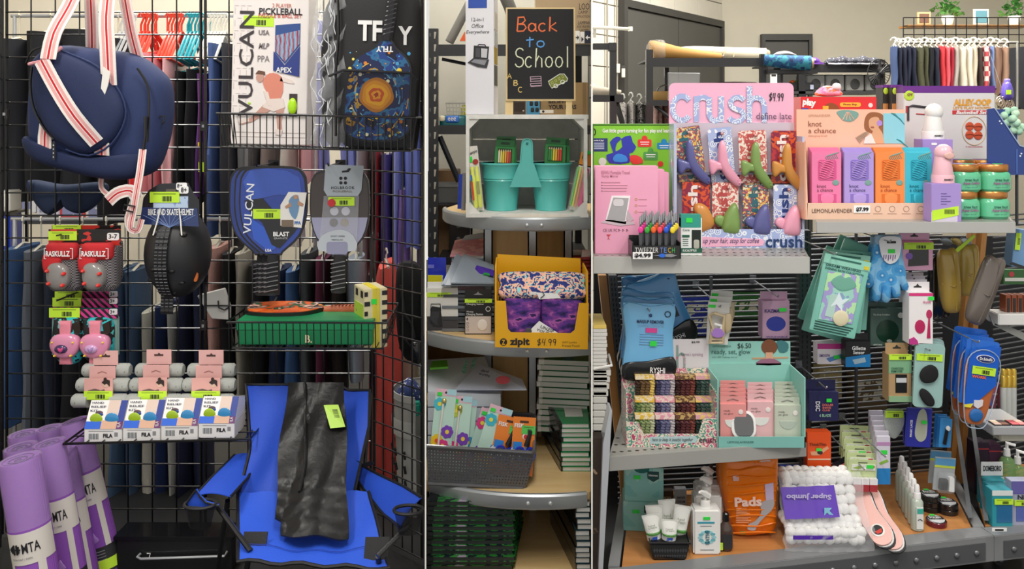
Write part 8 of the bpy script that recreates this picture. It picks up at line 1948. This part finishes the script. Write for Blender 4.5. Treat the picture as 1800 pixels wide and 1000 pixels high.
box('eye_cream_box','kraft and green carton with black jar window under lime label',1562,1602,606,706,2.38,'b0926a',tab=18,blocks=((1562,624,1602,656,'7fb08a'),(1574,658,1594,690,'1a1a1c'),(1575,664,1593,672,'c9ccd0'),(1562,696,1602,706,'8ab08a')),txt=(('CHARCOAL',1566,645,1588,649,'2f5a44'),('REMOVER',1566,650,1586,654,'2f5a44')),stk=(1562,622,1602,632))
t=H('puff_pack','pale teal blister pack with two black makeup puffs','packet',1604,1658,604,716,2.36,3)
for k_ in (2,1,0): t.prism('blister' if k_ else 'front_card',rr(1604+k_*2,604-k_*3,1656+k_*2,716-k_*5,8),k_*6,k_*6+2,m('9cc0bc','g') if not k_ else m('a8c8c8','t'))
t.puff('black_puff',sp([(1612,662),(1616,648),(1630,640),(1642,646),(1644,660),(1636,670),(1620,672)],4),-7,0,m('131316','f'),p=3); t.puff('black_puff',sp([(1613,690),(1618,682),(1630,688),(1640,702),(1638,712),(1628,712),(1618,702)],4),-7,0,m('131316','f'),p=3); t.sticker(1606,622,1652,634,d=-1.5); hook(1630,614,2.35,'holding the makeup puff pack')
for i,(dx,dy,dY) in enumerate(((-22,-22,.1),(-10,-8,.05),(0,0,0))):
    x,y=1711+dx,612+dy; t=H('insole_pack','blue gel insole blister pack, %s of three at the right' % ('rearmost','middle','front')[i],'packet',x-28,x+28,y,y+134,2.34+dY,8,group='blue insole packs')
    t.prism('back_card',rr(x-29,y-14,x+29,y+100,5),4,5.5,m('2f6fd0','g')); t.puff('insole',sp([(x-26,y+20),(x,y+4),(x+26,y+20),(x+25,y+80),(x+16,y+126),(x,y+134),(x-16,y+126),(x-25,y+80)],4),-3,4,m('b8683c','g'),p=5); t.prism('blue_card',[(x-26,y+6),(x+27,y-8),(x+27,y+60),(x-12,y+104),(x-24,y+104)],-5,-3,m('1f5fc8','g')); t.prism('yellow_edge',[(x-24,y+104),(x-12,y+104),(x-8,y+96),(x-24,y+100)],-5.4,-4,m('e8d83a'))
    t.puff('gel_heel',circ(x,y+116,12,12,16),-7,-1,m('2a6ab0','g'),p=3); t.tube('blister_edge',[(q[0],q[1],-6) for q in sp([(x-28,y+18),(x,y),(x+28,y+18),(x+27,y+80),(x+18,y+130),(x,y+138),(x-18,y+130),(x-27,y+80)],4)],1,m('b9cfe8','t'),n=5,closed=True)
    if i > 0: t.prism('logo_oval',circ(x+2,y+16,16,7,20),-6,-5,m('e8ecf4')); t.prism('logo_oval',circ(x+2,y+16,14.6,6,20),-6.6,-6,m('1a2a6a')); t.text("Dr.Scholl's",x-9,y+13,x+13,y+18.5,WHT,d=-7.4,bold=.03); t.sticker(x-19,y+30,x+22,y+44,d=-7); t.text('WORK',x-18,y+46,x+8,y+51,m('e86a3a'),d=-6,bold=.05)
    if i == 2: t.prism('shield_print',[(x-8,y+90),(x+8,y+88),(x+8,y+98),(x,y+104),(x-7,y+100)],-6,-3,m('d9d4dc'))
hook(1715,600,2.33,'holding the insole packs')
box('blade_box','navy square razor box below the wire shelf gap',1422,1474,672,740,2.46,'232452',dep=30,tab=17,txt=(('DSC',1433,705,1441,722,'e8e8ee',-90),('DOLLAR',1445,709,1464,713,'e87a6a'),('SHAVE',1445,714,1460,718,'e87a6a'),('CLUB',1445,719,1458,722,'e87a6a'),('6 BLADE',1440,727,1460,732,'9ac8b0')),stk=(1452,700,1461,706,1)); hook(1449,680,2.44,'holding the navy razor box')
box('waxing_box','orange box with a reclining figure picture, upper of two',1419,1461,760,830,2.45,'e2521c',dep=20,tab=0,blocks=((1420,806,1460,808,'e8d0b8'),([(1424,794),(1440,792),(1454,784),(1457,788),(1440,800),(1426,800)],'dca07a'),(circ(1441,795,5,3.4,10),'1a1a1c'),(1436,820,1450,825,'1a1a1c')),txt=(('ThinkThin',1422,778,1452,783,'3a1a12'),),stk=(1434,787,1443,792,1)); box('waxing_box','orange box mostly hidden below the other orange one',1422,1463,831,858,2.47,'d8481a',dep=20,txt=(('ThinkThin',1424,834,1452,838,'3a1a12'),))
for i in range(6):
    x,y=1500+i*3,748+i*12; t=H('lip_balm_card','green and white lip balm card with red tip, %s from the back' % ORD[i],'packet',x-24,x+24,y,y+52,2.56-i*.035,2,group='carded lip balms')
    t.box('card',x-25,y,x+25,y+52,0,1.4,m('c5d3a0','g')); t.box('white_panel',x-20,y+8,x+22,y+18,-1.4,0,m('e6e8e0','g')); t.prism('leaf_print',[(x-18,y+14),(x-6,y+10),(x+2,y+12),(x-8,y+16)],-2,-1.4,m('9ab85a')); t.box('red_print',x+12,y+9,x+20,y+13,-2,-1.4,m('c8343a')); t.tube('hang_slot',[(x-8,y+5,-.4),(x+8,y+5,-.4)],.8,m('3a3a34'),n=4)
    if i == 5:
        for q in range(3): t.box('balm_box',x-19+q*14.5,y+30,x-5.5+q*14.5,y+42,-9,-1,m('e8e6e8')); t.box('balm_label',x-19+q*14.5,y+40,x-5.5+q*14.5,y+52,-9.4,-1,m('a8323a'))
        t.sticker(x+6,y+8,x+18,y+14,d=-3,mat=GRN,bars=False)
    if i == 3: t.sticker(x-2,y+8,x+10,y+14,d=-3,mat=GRN,bars=False)
hook(1516,822,2.36,'holding the lip balm cards')
for i in range(6):
    x,y=1540+i*2.6,722+i*9; t=H('bandage_pack','white and lilac narrow packet, %s from the back' % ORD[i],'packet',x-11,x+11,y,y+82,2.58-i*.035,0,group='narrow hanging packets')
    t.box('packet',x-12,y,x+12,y+84,0,5,m('d6d2e0','g'),bev=.5); t.box('lilac_band',x-12,y+10,x+12,y+16,-.5,0,m('b88ab8')); 
    if i == 5: t.sticker(x-5,y+24,x+6,y+31,d=-1.4,mat=GRN,bars=False); t.box('blue_band',x-12,y+56,x+12,y+84,-.6,0,m('2f84c8','g')); t.prism('leaf_print',[(x-8,y+46),(x+6,y+40),(x+9,y+44),(x-6,y+50)],-.6,0,m('8ab84a'))
hook(1553,800,2.36,'holding the narrow packets')
t=H('clear_insert_pack','clear blister pack of gel inserts with lime header left of the blue laces','packet',1553,1592,719,772,2.45); t.puff('blister',sp([(1556,726),(1572,720),(1590,726),(1590,750),(1576,772),(1564,766),(1556,748)],4),0,10,m('c9d0cc','t',.15),p=3); t.sticker(1556,722,1588,734,d=-1); t.prism('hang_tab',rr(1556,719,1590,738,8),2,3,m('8a9a7a','g'))
box('laces_pack','royal blue packet with grey shoe picture',1592,1636,718,786,2.42,'2a2f9a',dep=5,cat='packet',ry=3,blocks=((sp([(1608,744),(1612,724),(1620,718),(1626,728),(1628,750),(1626,770),(1616,776),(1607,766)],3),'b4b8a8'),),txt=(('MAGIC LACES',1597,738,1601,768,'e8e8f4',90),),stk=(1617,738,1626,744,1)); box('laces_pack','royal blue laces packet behind the front one',1589,1630,724,780,2.46,'262a88',dep=5,cat='packet')
for i in range(3):
    x=1650+i*5; t=H('file_pack','light blue packet with white handled file, %s of three' % ('rearmost','middle','front')[i],'packet',x-9,x+10,730+i*2,784,2.48-i*.035,4,group='light blue file packets'); t.box('card',x-10,728+i*4,x+11,786,0,1.5,m('3f8fd0','g')); t.tube('file',[(x+2,752,-2),(x-1,780,-2)],[3,3.4],m('18181c' if i == 2 else '2a5a9a','g')); t.puff('white_tip',circ(x+3,752,4,5,10),-5,0,WHT,p=3)
# ================= base deck goods
def sd(name,label,cat,px,py,**kw): return T(name,label,cat,px,py,z=zd,**kw)
tis=pat(['7fc0bc','8fcac4','a9d4cc','c4ddd4'],9,'noise',k='g',pos=[0,.42,.52,.6])
for i,(x0,x1,y0,y1,dY,lb) in enumerate(((1096,1160,882,934,0,'teal tissue cube box on the base deck, lower of two'),(1098,1166,822,881.5,0,'teal tissue cube box stacked on top of the other'))):
    t=T('tissue_box',lb,'box',(x0+x1)/2,934 if not i else 881.5,Yof(934,zd),rz=-6); t.box('carton',x0,y0,x1,y1,0,56,tis,bev=1); t.prism('brand_badge',[(x1-28,y0+6),(x1-8,y0+6),(x1-8,y0+18),(x1-18,y0+24),(x1-28,y0+18)],-1,0,m('174a48')); t.text('kleenex',x1-26,y0+10,x1-10,y0+14,WHT,d=-1.6,bold=.02); t.sticker(x0+16,y0+14,x0+28,y0+20,d=-1.4,mat=GRN,bars=False); t.puff('dark_opening',circ((x0+x1)/2-4,y0+2,14,8,14),-.6,2,m('1a6a64'),p=6) if i else None
t=sd('tube_basket','small black woven tray holding hand cream tubes','basket',1180,985); q=t.k; b=B(t)
b.hexa([(1148,985,0),(1206,985,0),(1208,985,46),(1150,985,46),(1142,954,-4),(1212,954,-4),(1216,954,52),(1146,954,52)],m('141416','g')); b.end('tray',bev=2)
t.box('inner_base',1146,952.6,1210,954,0,46,m('0a0a0b')); b=B(t); b.tube([(1142,953,-4),(1212,953,-4),(1216,953,52),(1146,953,52)],2.2,m('1c1c1f','g'),closed=True); b.end('rim')
b=B(t)
for i in range(13): b.prism([(1150+i*4.6,962),(1152.5+i*4.6,966),(1150+i*4.6,970),(1147.5+i*4.6,966)],-3.2,-2,m('3a3a3e')); b.prism([(1152+i*4.3,973),(1154+i*4.3,976),(1152+i*4.3,979),(1150+i*4.3,976)],-1.4,-.4,m('3a3a3e'))
b.end('weave',kind='stuff')
for i,(x,yt,ry,dd,lb) in enumerate(((1178,882,-4,40,'rearmost, only its crimped end showing'),(1154,892,-3,30,'rear left one'),(1192,892,10,26,'rear right one with green band'),(1152,908,-10,10,'front left one leaning left'),(1177,918,3,2,'front centre one with blue arrow'))):
    tt=T('cream_tube','white hand cream tube in the black tray, %s' % lb,'tube',x,953,t.Y+dd*t.k,ry=ry,group='hand cream tubes'); H_=951-yt
    b=B(tt); rg=[]
    for j in range(9):
        f_=j/8; wx=lerp(15,12.5,f_); wd=lerp(.8,10,min(1,f_*1.3)); rg.append([(x+wx*math.cos(a),yt+H_*f_,8+wd*math.sin(a)) for a in [2*math.pi*k/16 for k in range(16)]])
    vs=[p for r_ in rg for p in r_]; b.add(vs,[(i2*16+j,i2*16+(j+1) % 16,(i2+1)*16+(j+1) % 16,(i2+1)*16+j) for i2 in range(8) for j in range(16)]+[tuple(range(16)),tuple(range(128,144))],m('eeeeea','g')); b.end('tube_body')
    b=B(tt); b.lathe(x,8,[(13.4,yt+H_*.66),(13.5,yt+H_*.72)],m('4a8a3a','g'),n=16,sq=2.2); b.end('green_band'); tt.prism('crimp',[(x-15.5,yt-1),(x+15.5,yt-1),(x+15,yt+5),(x-15,yt+5)],7,9,m('e2e2de'))
    tt.text('hand',x-8,yt+H_*.3,x+4,yt+H_*.38,m('6a7a5a'),d=-1.6); tt.text('cream',x-8,yt+H_*.4,x+7,yt+H_*.47,m('6a7a5a'),d=-2)
    if i > 2: tt.prism('arrow_print',[(x-7,yt+H_*.92),(x-2,yt+H_*.86),(x-6,yt+H_*.82),(x+5,yt+H_*.8),(x+4,yt+H_*.93),(x,yt+H_*.89),(x-4,yt+H_*.95)],-3.4,-2.4,m('2a5ac8'))
box('brown_box','small dark brown box behind the hand cream tubes',1163,1184,863,Yof and H0+F*(CZ-zd)/2.50,2.5,'4a3424',dep=14,txt=(('BODY',1167,872,1180,876,'c9b08a'),)); box('silver_box','silver grey retinol box behind the hand cream tubes',1187,1207,860,H0+F*(CZ-zd)/2.47,2.47,'b4b6be',dep=14,txt=(('serum',1190,872,1204,876,'3a3c4a'),('CREAM',1189,879,1204,883,'3a3c4a'),('100ml',1191,892,1202,896,'3a3c4a')))
for i,(x,yf,lb) in enumerate(((1248,934,'rearmost one'),(1245,952,'middle one'),(1243,976,'front one with a teal flower print'))):
    t=sd('lotion_bottle','square white pump lotion bottle, %s' % lb,'bottle',x,yf,group='white pump bottles'); y0=yf-80; w_=m('f0efec','g')
    t.box('body',x-24,y0,x+24,yf,0,30,w_,bev=3); t.lathe('collar',x,15,[(8,y0-12),(9,y0-10),(9,y0),(11,y0+2)],w_,n=16); t.tube('pump_stem',[(x,y0-10,15),(x,y0-22,15)],3.5,w_); t.tube('pump_head',[(x+7,y0-18,12),(x-2,y0-24,10),(x-10,y0-29,6),(x-14,y0-28,4)],[5,6,4,2.5],w_,flat=.8)
    if i == 2:
        t.sticker(x-7,y0+12,x+5,y0+17,d=-1.5,mat=GRN,bars=False); t.box('teal_print',x-17,y0+21,x+13,y0+24,-.6,0,m('2f9ab0')); t.text('NATIVE',x-3,y0+36,x+4,y0+60,m('1f6a7a'),d=-1.6,rot=90,bold=.03); b=B(t)
        for k_ in range(12): a=k_*.52; b.prism(circ(x+12*math.cos(a),y0+48+10*math.sin(a),4.5,2.4,8),-.8,0,m('6fb8c4' if k_ % 2 else '9ad0d8'))
        b.end('flower_print'); t.box('small_print',x-12,y0+28,x+8,y0+29,-.5,0,m('6a7a80')); t.box('small_print',x-12,y0+70,x+12,y0+71,-.5,0,m('6a7a80'))
t=sd('oil_bottle','dark amber oil bottle with black cap beside the white pump bottle','bottle',1279,971); t.lathe('glass',1279,13,[(5,918),(6,924),(11,930),(12.5,936),(12.5,966),(11,971)],m('4a3a34','g',.1),n=20); t.lathe('cap',1279,13,[(4,906),(6,908),(6.5,920),(5,922)],m('0f0f10','g'),n=14); t.box('label',1271,940,1287,964,-1.6,1,m('2c2c30')); t.sticker(1266,954,1271,967,d=0,mat=LIME,bars=False)
t=sd('pads_bag','large glossy orange plastic bag of pads with a grey print','packet',1320,946); org=m('ef7d12','c',.25)
t.puff('bag',sp([(1272,812),(1284,802),(1330,802),(1366,798),(1371,820),(1369,880),(1366,934),(1340,944),(1306,946),(1290,938),(1276,890),(1268,850)],4),-6,60,org,p=4.5,n=7)
t.text('Pads',1288,868,1336,886,m('f8d4c4'),d=-11,bold=.04,rot=3); t.prism('lilac_panel',[(1342,848),(1357,845),(1358,876),(1344,878)],-8,-6,m('cbb8d8')); t.prism('pad_print',sp([(1334,880),(1357,874),(1356,890),(1340,906),(1330,918),(1324,928),(1312,926),(1314,918),(1326,912),(1336,896)],3),-8.4,-6,m('b4b0b4','g')); t.prism('lilac_label',[(1286,834),(1297,832),(1297,842),(1287,842)],-7.5,-5,m('e0b4b0')); t.sticker(1299,930,1308,935,d=-8,mat=m('4a9a3a'),bars=False)
for i in range(9): t.box('small_print',1292,890+i*3,1310+(i*5) % 9,891+i*3,-8.2,-6,m('f4b080'))
b=B(t)
for i in range(10): y=806+i*14; b.tube(sp([(1278,y+4,-3),(1300,y+R.uniform(-2,4),-8),(1330,y+R.uniform(-4,3),-8.6),(1362,y+R.uniform(-3,3),-4)],2,False),1.4,org,n=5)
b.end('crease',kind='stuff'); t.prism('top_label',[(1332,804),(1352,802),(1352,808),(1334,809)],-6.6,-4,m('d8d4d8'))
t=sd('blue_carton','small blue carton glimpsed between the orange bag and the cotton balls','box',1390,905); t.box('carton',1374,824,1412,905,0,20,m('1f3a8a','g'),bev=.6); t.sticker(1380,827,1389,832,d=-1,mat=GRN,bars=False); t.prism('print',[(1396,832),(1408,828),(1410,834),(1400,838)],-.8,0,m('d98a6a'))
# cotton balls
cot=m('f3f1ee','f',.95); film=m('eef0f4','film',.08)
for i,(x0,x1,y0,y1,z_,Yb_,lb) in enumerate(((1380,1530,925,966,zd,2.28,'lower clear bag of cotton balls lying on the base deck'),(1382,1524,848,936,zd+.052,2.30,'upper clear bag of cotton balls with purple label printed upside down'))):
    t=T('cotton_ball_bag',lb,'bag',(x0+x1)/2,y1,Yb_); ym=(y0+y1)/2; hh=(y1-y0)/2
    b=B(t); n_=0; nx,ny=(10,2) if i == 0 else (9,5)
    for a in range(nx):
        for c_ in range(ny): u,v=(a+.5)/nx,(c_+.5)/ny; x=lerp(x0+8,x1-8,u)+R.uniform(-3,3); y=lerp(y0+10,y1-9,v)+R.uniform(-2,2); b=B(t); b.ell(x,y,10+(1-v)*46*i+R.uniform(-2,2),10,9.5,10,cot,n=9,q=6); b.end('cotton_ball')
    for a in range(nx):
        for c_ in range(2 if i else 3): b=B(t); b.ell(lerp(x0+8,x1-8,(a+.5)/nx),y0+9+R.uniform(-1,1),24+c_*18+(30 if i else 0),10,9,10,cot,n=8,q=5); b.end('cotton_ball')
    b=B(t); b.grid(lambda u,v: (lerp(x0-3,x1+5,u)+2*math.sin(v*9),lerp(y0-1,y1+1,v),(-3+46*(1-v)*i-4*math.sin(math.pi*u)+1.5*math.sin(u*40+v*13))),20,10,film,th=.8); b.end('clear_film')
    if i:
        f_=lambda u,v: (lerp(1380,1476,u),lerp(868,912,v)-4*u,(33-28*v)-7+math.sin(u*21))
        b=B(t); b.grid(f_,10,4,m('5b33b0','g',.25),th=.8); b.end('purple_label'); t.text('Super Jumbo',1386,872,1466,884,m('c9c0e8'),d=12,rot=180,bold=.04); b=B(t); b.prism([(1449,893),(1462,893),(1458,898),(1465,905),(1461,908),(1454,901),(1449,906)],0,1,m('8fd0ec')); b.end('arrow_print')
    else: t.box('purple_label',1392,938,1462,945,-7,-6,m('5b33b0','g'))
# pink insoles
for i,(dx,dz,ry,lb) in enumerate(((18,0,-16,'pink foam insole pair partly hidden beneath on the right'),(0,.012,-20,'upper pink foam insole pair with a round black and red badge'))):
    t=T('pink_insole',lb,'insole',1560+dx,958,Yof(962,zd)-.04,rx=-58,ry=ry,group='pink insoles'); t.o.location.z=zd+.016+dz; x=1560+dx; o=sp([(x-20,812),(x-4,800),(x+14,808),(x+22,850),(x+16,890),(x+20,930),(x+12,952),(x-4,957),(x-18,946),(x-20,910),(x-26,860)],3)
    for k_ in (2,1,0): t.prism('foam_layer',[(a+k_*2,c_+k_*2) for a,c_ in o],k_*4,k_*4+3.4,m('ecbcb4' if not k_ else ('3a3a3c','dedede')[k_ % 2],'f'))
    t.puff('round_badge',circ(x-2,930,12,n=20),-1.6,.5,m('e6e4e0','g'),p=8); t.puff('badge_print',circ(x-2,930,9,n=16),-2.4,-1,m('17171a'),p=8); t.prism('badge_print',[(x-9,932),(x+5,930),(x+3,937),(x-6,937)],-3,-2,m('c8342a')); t.prism('header_card',[(x-30,790),(x+26,780),(x+28,822),(x-26,836)],-3,-1.5,m('17141a','g')); t.prism('card_print',[(x-2,796),(x+14,794),(x+16,812),(x,816)],-3.6,-3,m('c8442a'))
# sprays
for i in range(6):
    f_=i/5; x=lerp(1590,1617,f_); yf=lerp(886,936,f_); t=sd('spray_bottle','clear spray bottle with white pump and teal label, %s from the front' % ORD[5-i],'bottle',x,yf,group='clear spray bottles'); y0=yf-56; r_=10.5
    t.lathe('bottle',x,11,[(4,y0-2),(8,y0+2),(r_,y0+6),(r_,yf-2),(8,yf)],m('b9c4b8','g',.12),n=18); t.lathe('pump_collar',x,11,[(6,y0-10),(6.4,y0-8),(6.6,y0),(5,y0+1)],WHT,n=14); t.lathe('spray_cap',x,11,[(3,y0-24),(4.2,y0-22),(5,y0-9)],m('efefef','g'),n=14)
    t.box('label',x-6,y0+12,x+6,y0+50,-.6,4,m('e4e6e2')); t.box('teal_print',x-5,y0+14,x+6,y0+23,-1,0,m('3fae9c')); t.tube('script_print',[(x-4,y0+34,-1.2),(x,y0+32,-1.2),(x+4,y0+35,-1.2)],.7,INK,n=4)
for cx,py,n_,c,lb in ((1643,903,3,'1c1c1e','rear left stack'),(1674,908,2,'1c1c1e','right stack'),(1654,930,1,'6a1c28','front single red one')):
    for k_ in range(n_):
        t=T('polish_tin','shoe polish tin, %s%s' % (lb,'' if n_ == 1 else (', lowest',', topmost' if n_ == 2 else ', middle',', topmost')[k_]),'tin',cx,py,z=zd,group='shoe polish tins'); t.o.location.z=zd+k_*.0155; q=py
        t.lathe('tin',cx,17,[(16.5,q-9),(17.5,q-8),(17.5,q-1),(16.5,q)],m(c,'g'),n=24); t.lathe('lid',cx,17,[(.02,q-9.6),(15.5,q-9.6),(16.6,q-8.8)],m('26262a','g'),n=24)
        if k_ == n_-1:
            zt_=10.2; b=B(t)
            b.lathe(cx,17,[(.02,q-10.4),(14,q-10.4),(14,q-9.4)],m('d8dade'),n=20); b.end('lid_label'); b=B(t); b.hexa([(cx-13,q-10.6,14),(cx+13,q-10.6,14),(cx+13,q-10.6,24),(cx-13,q-10.6,24),(cx-13,q-11.2,14),(cx+13,q-11.2,14),(cx+13,q-11.2,24),(cx-13,q-11.2,24)],INK); b.end('lid_band')
            me=glyphs('POLISH',0,.03); b=B(t); b.add([(cx-11+v.co.x*6.2,q-11.6,16+v.co.y*8) for v in me.vertices],[tuple(p.vertices) for p in me.polygons],WHT); b.end('lettering'); t.box('price_dot',cx-6,q-12,cx+3,q-11.5,26,31,GRN)
for i in range(2):
    x,y=1648+i*8,792+i*12; t=H('sharpener_pack','%s carded black and white sharpener pack by the end rail' % ('rear','front')[i],'packet',x-16,x+18,y,y+62,2.50-i*.06,5,group='sharpener packs'); t.box('card',x-17,y,x+19,y+58,0,1.4,m('a9aeb2','g')); t.box('blue_band',x-17,y+2,x+19,y+14,-.6,0,m('5a9ac8')); t.box('yellow_band',x-17,y+14,x+19,y+18,-.6,0,m('c8d84a')); t.puff('blister',rr(x-12,y+24,x+18,y+60,5),-10,0,m('d6dade','film',.1),p=4); t.puff('black_cube',rr(x-8,y+36,x+6,y+56,2),-8,4,m('141416','g'),p=5); t.prism('white_part',[(x+7,y+32),(x+15,y+32),(x+17,y+56),(x+8,y+56)],-8,0,WHT)
# ================= far right section
for i in range(4):
    y1=926-i*12; box('drug_carton','teal carton with lime band, %s' % ('front one','second one','third one','rearmost under the white header card')[i],1744-i*5,1780-i*5,862-i*8,y1,Yof(y1,zd),'2f94a4',dep=22,grp='teal cartons',blocks=((1744-i*5,862-i*8,1780-i*5,871-i*8,'dfe6e6'),(1752-i*5,888-i*8,1779-i*5,918-i*8,'2a6a9a')) if not i else ((1744-i*5,862-i*8,1780-i*5,870-i*8,'dfe6e6'),),stk=(1747,876,1780,886) if not i else None)
t=T('header_card','white header card behind the teal cartons','card',1744,836,2.50); t.box('card',1725,812,1763,836,0,1.5,WHT,bev=.4); t.text('DOMEBORO',1728,818,1760,828,INK,d=-.9,bold=.03)
box('razor_carton','lilac and clear razor carton at the far right with lime band',1778,1812,846,924,Yof(924,zd),'a4a8c0',dep=20,blocks=((1778,846,1812,868,'6a64a8'),(1786,890,1800,916,'5a6ab0')),txt=(('NI',1788,869,1800,877,'1a1a1c'),),stk=(1782,878,1811,888))
for i,(x,y0,lb) in enumerate(((1778,798,'left'),(1797,812,'right'))):
    t=T('pump_bottle','clear green pump bottle, %s one at the far right' % lb,'bottle',x,H0+F*(CZ-zd)/2.58,2.58); q=t.by; t.lathe('bottle',x,14,[(4,y0+8),(10,y0+14),(14,y0+22),(14,q-2),(12,q)],m('8fc07a','t',.1),n=18); t.lathe('collar',x,14,[(5,y0-4),(6,y0+8)],WHT,n=12); t.tube('pump_head',[(x,y0,14),(x,y0-14,14),(x+12,y0-12,8)],[3,4,2.5],WHT)
for i,(x0,x1,y0,c) in enumerate(((1713,1738,778,'2a1a2c'),(1738,1760,782,'3a1c34'))):
    t=box('dark_carton','dark plum carton behind the white header card, %s' % ('left one','right one')[i],x0,x1,y0,H0+F*(CZ-zd)/2.62,2.62,c,blocks=((x0,y0+10,x1,y0+12,'a8343a'),))
# makeup tray on a bracket
t=T('makeup_tray','frosted clear tray of eyeshadow palettes at the far right','tray',1768,765,2.36,rz=0); o_=m('d6d8dc','t',.3)
b=B(t); b.hexa([(1746,765,0),(1812,765,0),(1812,765,90),(1735,765,90),(1744,750,-2),(1812,750,-2),(1812,750,92),(1733,750,92)],m('b4b6ba','g')); b.end('tray',bev=1)
t.box('bracket',1764,766,1812,780,10,60,m('c4c2b4','g'),bev=2); t.tube('bracket_arm',[(1790,772,60),(1790,772,190)],4,dkk)
pcs=(('d9b8a8','8a5a4a','e6d2b8','3a2c2c'),('d8606a','e88a8a','a83a44','f0b4a4'),('c9b49a','6a5448','2c3a4a','8a7a6a'),('b8949a','5a3a4a','dcc8c0','4a4a4c'),('c8788a','e4a8a0','8a3a3a','d8c0a8'),('9a8a80','4a3a38','e0ccc0','6a5a5a'))
for i in range(6):
    x0=1748+(i % 2)*31-(i // 2)*2; d0=4+(i // 2)*28; tt=T('eye_palette','four pan makeup palette, %s row %s in the frosted tray' % (('front','middle','back')[i // 2],('left','right')[i % 2]),'palette',x0+14,750,2.36+d0*t.k,group='makeup palettes'); tt.by=750
    b=B(tt); b.hexa([(x0,750,0),(x0+29,750,0),(x0+29,750,25),(x0,750,25),(x0,747,0),(x0+29,747,0),(x0+29,747,25),(x0,747,25)],m('1a1a1c','g')); b.end('case')
    for k_ in range(4): xx,d_=x0+2+(k_ % 2)*13,2+(k_ // 2)*11; b=B(tt); b.hexa([(xx,747,d_),(xx+12,747,d_),(xx+12,747,d_+10),(xx,747,d_+10),(xx,746.2,d_),(xx+12,746.2,d_),(xx+12,746.2,d_+10),(xx,746.2,d_+10)],m(pcs[i][k_])); b.end('powder_pan')
for i in range(3):
    x=1731+i*17; t2=T('cosmetic_tube','dusty pink cosmetic tube with round cap, %s from left' % ORD[i],'tube',x,720,2.64,group='pink cosmetic tubes'); t2.lathe('tube',x,8,[(7.5,678),(7.8,682),(6.5,718)],m('b8687a','g'),n=14); t2.puff('cap',circ(x,668,7,9,12),2,14,m('b0a4a4','g'),p=2.4); t2.text('lotion',x-5,690,x+5,694,WHT,d=-.6); t2.tube('foot',[(x,718,8),(x,752,8)],2,m('8a8a8c','g'))
for i in range(6):
    x,y=1767+i % 3*9,650+i // 3*12; t2=T('lip_gloss','gold capped lip gloss, %s in the %s row' % (ORD[i % 3],('rear','front')[i // 3]),'lip gloss',x,720,2.62-i // 3*.05,group='gold capped lip glosses'); t2.lathe('cap',x,6,[(3,y),(4.6,y+2),(5,y+20)],m('d8b850','m'),n=12); t2.lathe('vial',x,6,[(4.6,y+20),(5,y+22),(5,742)],m('c9ccc8','g',.1),n=12)
t=T('white_tray','white tray of bronze cartons on a grey bracket at the far right','tray',1780,572,2.40); t.box('tray',1755,552,1812,572,0,40,m('dcdcda','g'),bev=1.5); 
b=B(t); b.prism([(1745,556),(1752,574),(1812,604),(1812,590),(1770,572),(1812,572),(1812,576),(1755,574)],10,14,m('8a8c88','g')); b.end('bracket')
for i in range(4): box('bronze_carton','bronze and black carton, %s in the white tray' % ORD[i],1768+i*10.5,1777+i*10.5,519,552,2.42,'8a4a30',dep=20,grp='bronze cartons',blocks=((1770+i*10.5,524,1775+i*10.5,550,'1c1412'),))
box('blue_gadget_pack','blue boxed gadget with lime tag at the upper far right',1778,1812,404,470,2.45,'6f9ac4',dep=26,ry=6,cat='packet',blocks=(([(1778,462),(1812,470),(1812,476),(1774,466)],'16171a'),),stk=(1779,410,1788,440)); box('green_pack','green packet with red flower at the far right',1764,1812,474,500,2.62,'3a6a3a',dep=8,cat='packet',blocks=((circ(1778,482,5,n=8),'b8343a'),(1766,488,1812,494,'dcdcd4')))
t=T('price_label','small white shelf label on the right base deck rail','label',1757,936,Yof(931,zd)-.065); t.box('label',1744,928,1770,934,0,1,WHT); t.box('barcode',1749,930,1764,933,-.3,0,INK)
